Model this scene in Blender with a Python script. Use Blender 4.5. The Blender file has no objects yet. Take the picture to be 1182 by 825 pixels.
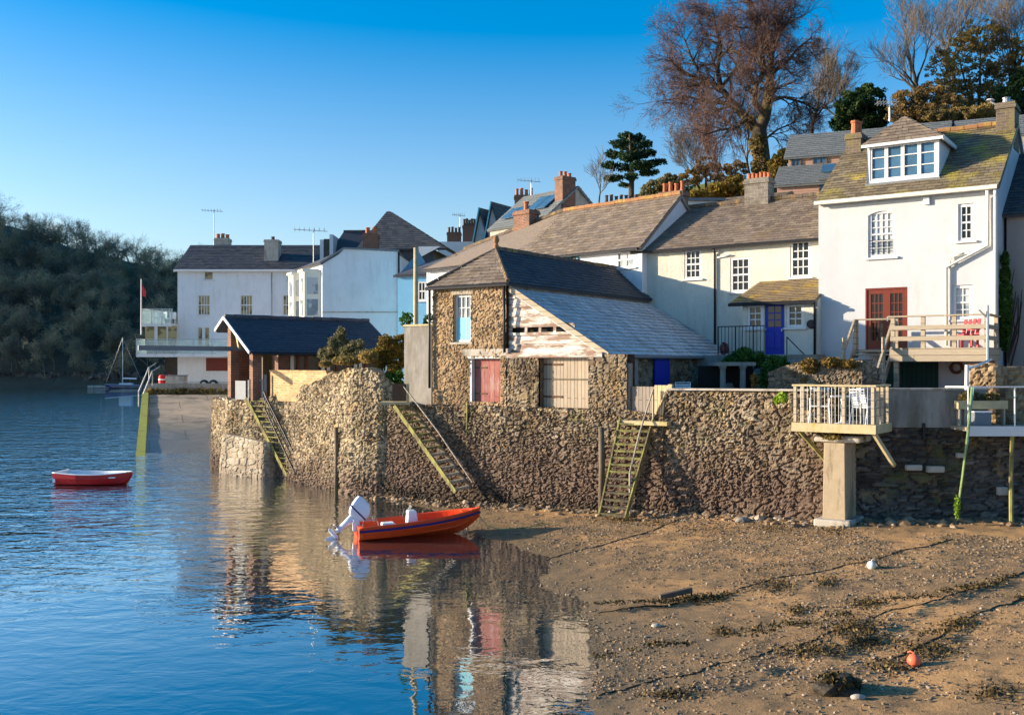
import bpy, math, random
import numpy as np
from mathutils import Vector, Matrix
R = math.radians
H, F, CX, HY = 4.7, 1150.0, 591.0, 421.0      # eye height; focal length, centre and horizon in photo pixels
S = bpy.context.scene
COL = S.collection
def PX(px, Y): return (px - CX) / F * Y
def PZ(py, Y): return H + (HY - py) / F * Y
def P(px, py, Y): return (PX(px, Y), Y, PZ(py, Y))

# ------------------------------------------------------------------ materials
def nt(name):
    m = bpy.data.materials.new(name); m.use_nodes = True
    t = m.node_tree; t.nodes.clear()
    out = t.nodes.new('ShaderNodeOutputMaterial'); b = t.nodes.new('ShaderNodeBsdfPrincipled')
    t.links.new(b.outputs[0], out.inputs[0])
    return m, t, b
def N(t, typ, **kw):
    n = t.nodes.new('ShaderNode' + typ)
    for k, v in kw.items():
        if k in n.inputs: n.inputs[k].default_value = v
        else: setattr(n, k, v)
    return n
def L(t, a, b): t.links.new(a, b)
def c4(c): return (c[0], c[1], c[2], 1.0)
def mix(t, fac, a, b, mode='MIX'):
    n = t.nodes.new('ShaderNodeMix'); n.data_type = 'RGBA'; n.blend_type = mode
    for s, v in ((0, fac), (6, a), (7, b)):
        if hasattr(v, 'is_output'): L(t, v, n.inputs[s])
        elif s == 0: n.inputs[0].default_value = v
        else: n.inputs[s].default_value = c4(v)
    return n.outputs[2]
def ramp(t, src, stops, interp='LINEAR'):
    n = t.nodes.new('ShaderNodeValToRGB'); n.color_ramp.interpolation = interp
    e = n.color_ramp.elements
    while len(e) < len(stops): e.new(0.5)
    for i, (p, c) in enumerate(stops):
        e[i].position = p; e[i].color = c4(c) if hasattr(c, '__len__') else (c, c, c, 1)
    L(t, src, n.inputs[0]); return n.outputs[0]
def math_(t, op, a, b=0.0):
    n = t.nodes.new('ShaderNodeMath'); n.operation = op
    for i, v in ((0, a), (1, b)):
        if hasattr(v, 'is_output'): L(t, v, n.inputs[i])
        else: n.inputs[i].default_value = v
    return n.outputs[0]
def coord(t, kind='Object', scale=(1, 1, 1)):
    tc = t.nodes.new('ShaderNodeTexCoord'); mp = t.nodes.new('ShaderNodeMapping')
    mp.inputs['Scale'].default_value = scale
    L(t, tc.outputs[kind], mp.inputs[0]); return mp.outputs[0]
def noise(t, vec, scale, detail=4, rough=.6, dist=0):
    n = N(t, 'TexNoise', Scale=scale, Detail=detail, Roughness=rough, Distortion=dist)
    L(t, vec, n.inputs['Vector']); return n.outputs['Fac']
def bump(t, b, hgt, strength=.4, dist=.02):
    n = N(t, 'Bump', Strength=strength, Distance=dist); L(t, hgt, n.inputs['Height']); L(t, n.outputs[0], b.inputs['Normal'])
def island(t): return t.nodes.new('ShaderNodeNewGeometry').outputs['Random Per Island']

def plain(name, col, rough=.7, var=.25, scale=3., bs=.15, metal=0, spec=.3, stain=None, sfac=(.55, .75), sscale=1.2, kind='Object', bsc=30, bd=.01, streak=0):
    m, t, b = nt(name); v = coord(t, kind)
    f = noise(t, v, scale)
    c = mix(t, f, [x * (1 - var) for x in col], [min(.95, x * (1 + var)) for x in col])
    if stain is not None:
        vs = coord(t, kind, (1, 1, .25))
        s = ramp(t, noise(t, vs, sscale, 6, .7), [(sfac[0], 0), (sfac[1], 1)])
        c = mix(t, s, c, stain)
    if streak:                                  # rain streaks and patched trowelling
        k = ramp(t, noise(t, coord(t, kind, (2.2, 2.2, .4)), 1.3, 7, .75), [(.52, 0), (.80, streak)]); c = mix(t, k, c, [x * .5 for x in (stain or col)])
        k = ramp(t, noise(t, coord(t, kind, (1, 1, 1)), .8, 3, .6), [(.40, .35), (.55, 0)]); c = mix(t, k, c, [x * .84 for x in col])
    L(t, c, b.inputs['Base Color']); b.inputs['Roughness'].default_value = rough
    b.inputs['Metallic'].default_value = metal; b.inputs['Specular IOR Level'].default_value = spec
    if bs: bump(t, b, noise(t, v, bsc, 5), bs, bd)
    return m
def leafmat(name, cols, rough=.7, trans=.25, pn=0):
    m, t, b = nt(name)
    n = len(cols)
    c = ramp(t, island(t), [((i + .5) / n, c) for i, c in enumerate(cols)])
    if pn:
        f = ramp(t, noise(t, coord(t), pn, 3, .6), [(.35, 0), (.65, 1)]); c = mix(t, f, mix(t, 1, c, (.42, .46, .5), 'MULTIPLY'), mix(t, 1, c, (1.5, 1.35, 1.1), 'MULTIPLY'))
    L(t, c, b.inputs['Base Color']); b.inputs['Roughness'].default_value = rough
    b.inputs['Specular IOR Level'].default_value = .2
    if trans:
        tr = N(t, 'BsdfTranslucent'); L(t, c, tr.inputs[0])
        ms = N(t, 'MixShader', Fac=trans); L(t, b.outputs[0], ms.inputs[1]); L(t, tr.outputs[0], ms.inputs[2])
        out = [x for x in t.nodes if x.type == 'OUTPUT_MATERIAL'][0]; L(t, ms.outputs[0], out.inputs[0])
    return m
def slatemat(name, cols, lichen, lf=(.55, .7), lscale=1.5, rough=.6, streak=None):
    m, t, b = nt(name); v = coord(t)
    n = len(cols)
    c = ramp(t, island(t), [((i + .5) / n, x) for i, x in enumerate(cols)])
    c = mix(t, noise(t, v, 9, 4), mix(t, 1, c, (.6, .6, .6), 'MULTIPLY'), mix(t, 1, c, (1.5, 1.5, 1.5), 'MULTIPLY'))
    if streak is not None:
        uv = coord(t, 'UV', (3.6, .5, 1))
        c = mix(t, ramp(t, noise(t, uv, 1.6, 6, .75), [(.46, 0), (.66, .85)]), c, streak)
    f = ramp(t, noise(t, v, lscale, 7, .7), [(lf[0], 0), (lf[1], 1)])
    c = mix(t, math_(t, 'MULTIPLY', f, ramp(t, noise(t, v, 14, 3), [(.35, .25), (.6, 1)])), c, lichen)
    L(t, c, b.inputs['Base Color']); b.inputs['Roughness'].default_value = rough
    b.inputs['Specular IOR Level'].default_value = .35
    bump(t, b, noise(t, v, 40, 4), .3, .01)
    return m
def rubblemat(name, cols, joint, tide=True, lichen=None, jmix=(.0, .17), tz=0.):
    m, t, b = nt(name); v = coord(t)
    a = N(t, 'Attribute', attribute_name='rnd'); j = N(t, 'Attribute', attribute_name='joint')
    n = len(cols)
    c = ramp(t, a.outputs['Fac'], [((i + .5) / n, x) for i, x in enumerate(cols)])
    nn = noise(t, v, 7, 6, .65)
    c = mix(t, nn, mix(t, 1, c, (.55, .55, .55), 'MULTIPLY'), mix(t, 1, c, (1.45, 1.42, 1.38), 'MULTIPLY'))
    c = mix(t, ramp(t, noise(t, v, .55, 5, .65), [(.38, .75), (.56, 0)]), c, mix(t, 1, c, (.42, .38, .34), 'MULTIPLY'))
    c = mix(t, ramp(t, noise(t, v, 1.4, 5, .7), [(.56, 0), (.7, .55)]), c, (.42, .27, .10))
    c = mix(t, ramp(t, noise(t, v, .9, 6, .7, .4), [(.58, 0), (.68, .6)]), c, (.11, .115, .035))
    if lichen is not None:
        c = mix(t, ramp(t, noise(t, v, 2.3, 7, .75), [(.55, 0), (.72, .7)]), c, lichen)
    c = mix(t, ramp(t, j.outputs['Fac'], [(jmix[0], 1), (jmix[1], 0)]), c, joint)  # mortar joints, darkened in colour to imitate shade in the gaps
    if tide:                                   # weed and silt grow up to the tide line
        g = t.nodes.new('ShaderNodeNewGeometry'); sx = t.nodes.new('ShaderNodeSeparateXYZ'); L(t, g.outputs['Position'], sx.inputs[0])
        zz = math_(t, 'ADD', sx.outputs[2], math_(t, 'ADD', math_(t, 'MULTIPLY', noise(t, v, 1.1, 5), 1.6), tz))
        brown = mix(t, nn, (.055, .038, .03), (.19, .125, .092))
        c = mix(t, ramp(t, math_(t, 'DIVIDE', zz, 5), [(.46, .85), (.74, 0)]), c, brown)
        c = mix(t, ramp(t, math_(t, 'DIVIDE', zz, 5), [(.20, .85), (.30, 0)]), c, (.035, .028, .02))
    L(t, c, b.inputs['Base Color']); b.inputs['Roughness'].default_value = .85; b.inputs['Specular IOR Level'].default_value = .2
    bump(t, b, noise(t, v, 28, 6, .7), .6, .02)
    return m
def brickmat(name, c1, c2, mortar, w=.22, h=.075, stain=None, msz=.012):
    m, t, b = nt(name); v = coord(t, 'UV')
    bt = N(t, 'TexBrick', Scale=1.0); L(t, v, bt.inputs['Vector'])
    bt.inputs['Color1'].default_value = c4(c1); bt.inputs['Color2'].default_value = c4(c2); bt.inputs['Mortar'].default_value = c4(mortar)
    bt.inputs['Mortar Size'].default_value = msz; bt.inputs['Brick Width'].default_value = w; bt.inputs['Row Height'].default_value = h
    bt.inputs['Mortar Smooth'].default_value = .3
    f = noise(t, v, 5, 6)
    c = mix(t, f, mix(t, 1, bt.outputs[0], (.6, .6, .6), 'MULTIPLY'), mix(t, 1, bt.outputs[0], (1.35, 1.35, 1.35), 'MULTIPLY'))
    if stain is not None: c = mix(t, ramp(t, noise(t, v, 1.3, 6), [(.5, 0), (.68, .85)]), c, stain)
    L(t, c, b.inputs['Base Color']); b.inputs['Roughness'].default_value = .85; b.inputs['Specular IOR Level'].default_value = .2
    bump(t, b, math_(t, 'SUBTRACT', noise(t, v, 30, 3), bt.outputs[1]), .5, .015)
    return m
def plankmat(name, c1, c2, w=.12, horizontal=False, peel=None, pf=(.5, .58), rough=.7):
    m, t, b = nt(name)
    tc = t.nodes.new('ShaderNodeTexCoord'); mp = t.nodes.new('ShaderNodeMapping'); L(t, tc.outputs['UV'], mp.inputs[0])
    if not horizontal: mp.inputs['Rotation'].default_value = (0, 0, R(90))
    bt = N(t, 'TexBrick', Scale=1.0); L(t, mp.outputs[0], bt.inputs['Vector']); v = mp.outputs[0]
    bt.inputs['Color1'].default_value = c4(c1); bt.inputs['Color2'].default_value = c4(c2); bt.inputs['Mortar'].default_value = c4([x * .2 for x in c1])
    bt.inputs['Mortar Size'].default_value = .007; bt.inputs['Brick Width'].default_value = 7.3; bt.inputs['Row Height'].default_value = w
    gm = t.nodes.new('ShaderNodeMapping'); gm.inputs['Scale'].default_value = (1.2, 14, 1); L(t, v, gm.inputs[0])
    g = noise(t, gm.outputs[0], 2.2, 6, .7)
    c = mix(t, g, mix(t, 1, bt.outputs[0], (.55, .55, .55), 'MULTIPLY'), mix(t, 1, bt.outputs[0], (1.4, 1.4, 1.4), 'MULTIPLY'))
    if peel is not None:
        gp = t.nodes.new('ShaderNodeMapping'); gp.inputs['Scale'].default_value = (.7, 3.2, 1); L(t, v, gp.inputs[0])
        c = mix(t, ramp(t, noise(t, gp.outputs[0], 1.5, 7, .75), [(pf[0], 0), (pf[1], 1)]), c, peel)
    L(t, c, b.inputs['Base Color']); b.inputs['Roughness'].default_value = rough; b.inputs['Specular IOR Level'].default_value = .25
    bump(t, b, math_(t, 'SUBTRACT', g, bt.outputs[1]), .5, .012)
    return m
def glassmat(name, col, rough=.06, cur=None):
    m, t, b = nt(name); v = coord(t)
    c = mix(t, noise(t, v, 2.0, 3), [x * .5 for x in col], [x * 1.5 for x in col])
    if cur is not None: c = mix(t, ramp(t, noise(t, v, 1.1, 2), [(.45, 0), (.5, 1)]), c, cur)
    L(t, c, b.inputs['Base Color']); b.inputs['Roughness'].default_value = rough; b.inputs['IOR'].default_value = 1.52
    b.inputs['Specular IOR Level'].default_value = .4
    bump(t, b, noise(t, v, 1.6, 2), .08, .05)
    return m
def clearmat(name, tint):
    m, t, b = nt(name)
    tr = N(t, 'BsdfTransparent'); tr.inputs[0].default_value = c4(tint)
    b.inputs['Base Color'].default_value = c4(tint); b.inputs['Roughness'].default_value = .05
    ms = N(t, 'MixShader', Fac=.25); L(t, tr.outputs[0], ms.inputs[1]); L(t, b.outputs[0], ms.inputs[2])
    out = [x for x in t.nodes if x.type == 'OUTPUT_MATERIAL'][0]; L(t, ms.outputs[0], out.inputs[0])
    return m

M = {}
M['white'] = plain('white_render', (.50, .515, .53), .8, .06, 1.5, .35, stain=(.44, .41, .36), sfac=(.56, .8), sscale=1.0, bsc=12, bd=.02, streak=.2)
M['white2'] = plain('white_render_old', (.66, .68, .70), .8, .06, 1.5, .25, stain=(.42, .42, .42), sfac=(.58, .8), streak=.4)
M['cream'] = plain('cream_render', (.62, .59, .495), .85, .07, 1.2, .5, stain=(.46, .41, .31), sfac=(.52, .76), bsc=7, bd=.05, streak=.4)
M['blue_render'] = plain('blue_render', (.15, .38, .58), .85, .07, 1.2, .2, streak=.4)
M['grey_render'] = plain('grey_render', (.29, .27, .24), .9, .3, 2.5, .5, stain=(.16, .14, .11), sfac=(.45, .65), sscale=1.6, streak=.8)
M['pink_grey'] = plain('pebbledash', (.36, .30, .26), .9, .15, 2.5, .6, bsc=60)
M['concrete'] = plain('concrete', (.42, .38, .32), .9, .25, 2.5, .5, stain=(.14, .12, .09), sfac=(.5, .7), sscale=2)
M['pillar'] = plain('pitted_concrete', (.36, .285, .19), .9, .25, 4, .6, stain=(.2, .16, .1), sfac=(.52, .62), sscale=2.5)
def slipmat():
    m, t, b = nt('slipway_concrete'); g = t.nodes.new('ShaderNodeNewGeometry'); v = g.outputs['Position']; n1 = noise(t, v, 1.6, 6, .7); n2 = noise(t, v, .28, 5, .6)
    c = mix(t, n1, (.24, .19, .135), (.46, .37, .27)); sx = t.nodes.new('ShaderNodeSeparateXYZ'); L(t, v, sx.inputs[0])
    c = mix(t, ramp(t, n2, [(.5, 0), (.62, .8)]), c, (.13, .14, .05)); c = mix(t, ramp(t, noise(t, v, .5, 6, .7), [(.52, 0), (.64, .7)]), c, (.09, .075, .06))
    z = math_(t, 'ADD', sx.outputs[2], math_(t, 'MULTIPLY', n2, .8)); wet = ramp(t, math_(t, 'DIVIDE', z, 3), [(.33, 1), (.62, 0)]); c = mix(t, wet, c, mix(t, n1, (.10, .10, .085), (.22, .2, .16)))
    mp = t.nodes.new('ShaderNodeMapping'); mp.inputs['Rotation'].default_value = (0, 0, R(-20)); mp.inputs['Scale'].default_value = (.3, .3, 1); L(t, v, mp.inputs[0]); bt = N(t, 'TexBrick', Scale=1.0); L(t, mp.outputs[0], bt.inputs['Vector']); bt.inputs['Mortar Size'].default_value = .012; bt.inputs['Brick Width'].default_value = 1.2; bt.inputs['Row Height'].default_value = .9
    c = mix(t, math_(t, 'MULTIPLY', bt.outputs[1], .6), c, (.05, .045, .035)); L(t, c, b.inputs['Base Color']); L(t, ramp(t, wet, [(0, .85), (1, .4)]), b.inputs['Roughness']); b.inputs['Specular IOR Level'].default_value = .3; bump(t, b, n1, .5, .03); return m
M['slip'] = slipmat()
M['algae'] = plain('algae_edge', (.30, .32, .05), .8, .5, 5, .5, stain=(.10, .09, .03))
M['wood'] = plankmat('weathered_wood', (.42, .36, .27), (.33, .28, .22), .12)
M['woodh'] = plankmat('weathered_wood_rail', (.46, .38, .26), (.36, .30, .22), .2, True)
M['woodyel'] = plain('lichened_deck_wood', (.46, .38, .22), .85, .35, 6, .3, stain=(.36, .30, .07), sfac=(.54, .68), sscale=5)
M['woodgreen'] = plain('algae_wood', (.27, .26, .075), .85, .4, 7, .4, stain=(.12, .095, .05), sfac=(.44, .58), sscale=4)
M['wooddark'] = plain('wet_wood', (.11, .085, .06), .7, .4, 7, .4, stain=(.16, .16, .05), sfac=(.52, .66), sscale=3)
M['hatch'] = plankmat('grey_planks', (.42, .34, .25), (.35, .28, .2), .13)
M['gate'] = plankmat('gate_planks', (.30, .25, .2), (.25, .21, .17), .12)
M['gate2'] = plankmat('pale_gate_planks', (.62, .47, .26), (.52, .40, .24), .14)
M['clap'] = plankmat('peeling_clapboard', (.66, .61, .54), (.58, .53, .46), .33, True, (.25, .16, .11), (.44, .55))
M['reddoor'] = plankmat('faded_red_planks', (.34, .11, .09), (.28, .09, .075), .2, False, (.36, .25, .22), (.5, .66))
M['bluedoor'] = plain('blue_paint', (.01, .03, .36), .45, .15, 3, .08)
M['navy'] = plain('navy_paint', (.012, .02, .17), .5, .15, 3, .08)
M['cyan'] = plain('pale_blue_paint', (.16, .52, .66), .5, .1, 3, .1)
M['greendoor'] = plankmat('dark_green_planks', (.012, .05, .04), (.012, .045, .035), .15)
M['mahog'] = plain('red_brown_varnish', (.16, .03, .015), .4, .25, 5, .1)
M['paint'] = plain('white_paint', (.64, .64, .63), .5, .06, 4, .05)
M['creampaint'] = plain('cream_paint', (.74, .70, .58), .6, .1, 4, .05)
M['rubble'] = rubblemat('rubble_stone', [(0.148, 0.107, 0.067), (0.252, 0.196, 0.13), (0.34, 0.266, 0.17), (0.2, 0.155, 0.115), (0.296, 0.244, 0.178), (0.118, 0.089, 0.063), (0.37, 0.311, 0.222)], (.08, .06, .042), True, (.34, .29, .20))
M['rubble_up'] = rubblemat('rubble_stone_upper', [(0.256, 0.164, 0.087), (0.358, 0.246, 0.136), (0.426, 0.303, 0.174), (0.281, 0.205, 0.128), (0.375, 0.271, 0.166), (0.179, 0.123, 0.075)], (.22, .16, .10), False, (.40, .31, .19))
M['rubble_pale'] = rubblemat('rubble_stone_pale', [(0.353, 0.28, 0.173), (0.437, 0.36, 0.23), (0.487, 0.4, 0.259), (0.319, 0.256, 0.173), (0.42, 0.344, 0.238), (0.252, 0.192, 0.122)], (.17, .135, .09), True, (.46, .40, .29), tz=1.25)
M['buttress'] = rubblemat('buttress_stone', [(.46, .39, .29), (.52, .45, .34), (.40, .34, .25), (.56, .49, .38)], (.24, .2, .14), True, (.55, .49, .38), tz=2.0)
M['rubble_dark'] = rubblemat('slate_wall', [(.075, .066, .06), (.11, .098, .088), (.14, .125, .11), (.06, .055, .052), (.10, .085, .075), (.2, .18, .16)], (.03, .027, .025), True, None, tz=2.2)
M['slate_brown'] = slatemat('brown_slate', [(.15, .115, .085), (.23, .18, .135), (.18, .14, .105), (.27, .215, .16), (.165, .135, .11)], (.32, .23, .10), (.56, .74), 1.2)
M['slate_dark'] = slatemat('dark_slate', [(.05, .055, .06), (.075, .08, .085), (.06, .065, .075), (.09, .092, .09)], (.16, .15, .08), (.6, .75), 2)
M['slate_blue'] = slatemat('blue_slate', [(.055, .065, .08), (.075, .085, .10), (.065, .075, .09)], (.12, .13, .10), (.62, .75), 2)
M['slate_wash'] = slatemat('cement_washed_slate', [(.58, .58, .58), (.66, .65, .63), (.52, .52, .52), (.70, .68, .65)], (.40, .30, .16), (.64, .8), 2, .7, streak=(.13, .115, .10))
M['slate_moss'] = slatemat('mossy_slate', [(.13, .105, .07), (.21, .165, .105), (.17, .135, .09), (.24, .2, .13)], (.44, .36, .05), (.48, .62), .9)
M['slate_orange'] = slatemat('lichened_slate', [(.22, .16, .09), (.30, .22, .12), (.26, .19, .11)], (.55, .36, .03), (.52, .64), 1.3)
M['slate_grey'] = slatemat('grey_green_slate', [(.15, .165, .16), (.19, .2, .195), (.17, .185, .18)], (.2, .2, .14), (.6, .75), 1.2)
M['ridge'] = plain('terracotta_ridge', (.30, .15, .07), .8, .35, 5, .3, stain=(.36, .26, .06), sfac=(.5, .65), sscale=3)
M['ridgedark'] = plain('dark_ridge_tile', (.11, .085, .065), .8, .35, 5, .3, stain=(.32, .2, .05), sfac=(.52, .65), sscale=3)
M['lead'] = plain('lead_flashing', (.16, .18, .2), .6, .2, 4, .1)
M['brick'] = brickmat('red_brick', (.24, .09, .05), (.17, .068, .042), (.27, .22, .17), stain=(.10, .08, .06))
M['brickorange'] = brickmat('orange_brick', (.40, .20, .075), (.58, .36, .16), (.46, .36, .23), .3, .1, (.30, .2, .11), .02)
M['brickbrown'] = brickmat('brown_stack_stone', (.16, .12, .085), (.11, .085, .065), (.2, .17, .13), .28, .1, stain=(.2, .17, .05))
M['brickgrey'] = brickmat('grey_stack_stone', (.22, .195, .16), (.15, .135, .11), (.27, .24, .2), .3, .14, stain=(.09, .08, .06))
M['pinkboard'] = plankmat('cedar_boards', (.42, .25, .18), (.48, .30, .22), .16, True)
M['pot'] = plain('terracotta_pot', (.40, .13, .055), .75, .3, 6, .2)
M['potdark'] = plain('sooty_pot', (.12, .075, .055), .75, .3, 6, .2)
M['glass'] = glassmat('window_glass', (.014, .016, .017))
M['glassw'] = glassmat('warm_window_glass', (.10, .08, .04), .06, (.32, .25, .12))
M['glassc'] = glassmat('curtained_glass', (.20, .24, .28), .06, (.45, .46, .46))
M['glassb'] = glassmat('sky_window_glass', (.05, .12, .2), .02)
M['clear'] = clearmat('balcony_glass', (.84, .91, .89))
M['metal'] = plain('galvanised_metal', (.45, .45, .44), .45, .15, 6, .05, metal=.7)
M['black'] = plain('black_iron', (.02, .02, .022), .5, .2, 6, .05)
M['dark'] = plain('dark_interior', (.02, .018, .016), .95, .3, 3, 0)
M['rust'] = plain('rusty_iron', (.11, .06, .035), .85, .4, 6, .3)
M['rope'] = plain('green_rope', (.22, .30, .12), .9, .4, 10, .3, stain=(.28, .4, .03))
M['ropeteal'] = plain('teal_rope', (.12, .36, .36), .9, .3, 10, .3)
M['weedrope'] = plain('weedy_rope', (.06, .045, .022), .9, .5, 10, .4)
M['orange'] = plain('orange_gelcoat', (.78, .07, .008), .38, .14, 3, .08, spec=.5, stain=(.42, .06, .02), sfac=(.56, .74), sscale=3)
M['orangein'] = plain('orange_inner_gelcoat', (.78, .085, .012), .5, .1, 3, .08)
M['stripe'] = plain('dark_blue_strake', (.035, .02, .12), .5, .1, 3, .05)
M['dinghyred'] = plain('red_gelcoat', (.42, .012, .014), .35, .1, 2, .05, spec=.5)
M['motor'] = plain('white_motor_enamel', (.72, .76, .80), .35, .06, 3, .04, spec=.5)
M['plastic'] = plain('white_plastic', (.78, .80, .82), .45, .05, 3, .05)
M['redplastic'] = plain('red_plastic', (.62, .03, .035), .45, .12, 3, .05)
M['carred'] = plain('red_car_paint', (.35, .012, .02), .25, .08, 2, 0, spec=.6)
M['rubber'] = plain('black_rubber', (.02, .02, .02), .8, .2, 5, .1)
M['bark'] = plain('mossy_bark', (.065, .048, .034), .9, .35, 4, .6, stain=(.15, .13, .025), sfac=(.52, .66), sscale=3)
M['twig'] = leafmat('beech_twigs', [(.085, .052, .045), (.13, .072, .055), (.10, .06, .05), (.155, .09, .065)], .8, 0)
M['twig2'] = leafmat('grey_twigs', [(.13, .10, .075), (.18, .145, .11), (.15, .12, .085)], .8, 0)
M['needle'] = leafmat('pine_needles', [(.018, .045, .024), (.03, .07, .032), (.045, .09, .036), (.024, .06, .03)])
M['holly'] = leafmat('holly_leaves', [(.02, .045, .014), (.035, .07, .02), (.055, .095, .024)])
M['iron'] = M['black']
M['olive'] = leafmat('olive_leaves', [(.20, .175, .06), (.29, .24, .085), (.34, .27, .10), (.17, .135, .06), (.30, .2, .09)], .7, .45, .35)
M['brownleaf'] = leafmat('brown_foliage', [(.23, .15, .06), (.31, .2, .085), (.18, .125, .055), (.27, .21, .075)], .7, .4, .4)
M['green'] = leafmat('green_leaves', [(.03, .10, .02), (.05, .15, .024), (.08, .18, .03), (.03, .08, .016)])
M['sage'] = leafmat('sage_foliage', [(.16, .15, .06), (.22, .20, .09), (.12, .12, .05), (.26, .22, .12)])
M['yellowleaf'] = leafmat('yellow_foliage', [(.20, .17, .03), (.28, .20, .03), (.10, .11, .025), (.34, .2, .03), (.15, .08, .025)])
M['rustleaf'] = leafmat('rust_foliage', [(.22, .11, .03), (.30, .19, .04), (.16, .13, .03), (.12, .09, .03)])
M['limeleaf'] = leafmat('lime_leaves', [(.22, .34, .03), (.3, .42, .04), (.16, .26, .03)])
M['ivy'] = leafmat('ivy_leaves', [(.03, .08, .012), (.05, .12, .018), (.08, .14, .02)])
M['pinkflower'] = leafmat('pink_flowers', [(.55, .16, .2), (.05, .12, .03), (.6, .3, .3)])
M['wood_far'] = leafmat('winter_wood', [(.22, .205, .155), (.29, .265, .19), (.36, .32, .235), (.21, .22, .14), (.33, .27, .21)], .9, .45, .11)
M['weed'] = leafmat('bladder_wrack', [(.045, .032, .014), (.08, .055, .02), (.11, .075, .025), (.03, .022, .012), (.14, .10, .03)], .5, 0)
M['pebble'] = leafmat('pebbles', [(.13, .09, .055), (.25, .165, .09), (.33, .22, .12), (.14, .11, .08), (.36, .27, .17), (.085, .065, .05), (.28, .19, .105), (.19, .13, .08), (.22, .15, .085), (.30, .20, .11), (.16, .11, .065), (.38, .31, .24)], .7, 0)
M['weedrock'] = plain('weedy_rock', (.035, .028, .018), .6, .5, 12, .8, bd=.03)
M['woodfloor'] = plain('leaf_litter', (.11, .085, .055), .95, .4, .3, .3, stain=(.06, .06, .04))
M['grass'] = plain('rough_grass', (.10, .12, .03), .9, .4, 1.5, .5, stain=(.13, .09, .04))
M['yard'] = plain('yard_ground', (.20, .175, .14), .9, .3, 2, .4)
M['flagred'] = plain('red_flag_cloth', (.6, .05, .06), .8, .1, 3, 0)
M['buoyw'] = plain('white_buoy_plastic', (.72, .70, .62), .5, .15, 6, .05, stain=(.14, .2, .03), sfac=(.55, .7))
M['buoyr'] = plain('faded_red_buoy', (.78, .15, .07), .5, .2, 5, .05, stain=(.75, .6, .4), sfac=(.5, .6))

# beach, water, hill
def beachmat():
    m, t, b = nt('beach'); g = t.nodes.new('ShaderNodeNewGeometry'); v = g.outputs['Position']
    n1 = noise(t, v, .45, 6, .6, .3); n2 = noise(t, v, 9, 6, .7); n3 = noise(t, v, 2.2, 5, .6)
    c = mix(t, n2, (.13, .08, .042), (.45, .285, .135))
    sand = mix(t, n2, (.38, .215, .09), (.59, .345, .145))
    c = mix(t, ramp(t, n1, [(.46, 0), (.6, 1)]), c, sand)
    c = mix(t, ramp(t, n3, [(.50, 0), (.66, .75)]), c, (.085, .068, .045))
    sx = t.nodes.new('ShaderNodeSeparateXYZ'); L(t, v, sx.inputs[0])
    z = math_(t, 'ADD', sx.outputs[2], math_(t, 'MULTIPLY', n3, .12))
    wet = ramp(t, z, [(.07, 1), (.26, 0)])
    c = mix(t, wet, c, mix(t, n2, (.13, .095, .055), (.25, .18, .10)))
    deep = ramp(t, math_(t, 'MULTIPLY', sx.outputs[2], -1), [(.1, 0), (.9, 1)])
    c = mix(t, deep, c, (.03, .036, .022))
    L(t, c, b.inputs['Base Color']); L(t, ramp(t, wet, [(0, .9), (1, .45)]), b.inputs['Roughness'])
    b.inputs['Specular IOR Level'].default_value = .2
    bump(t, b, noise(t, v, 22, 6, .7), .7, .03)
    return m
M['beach'] = beachmat()
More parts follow.
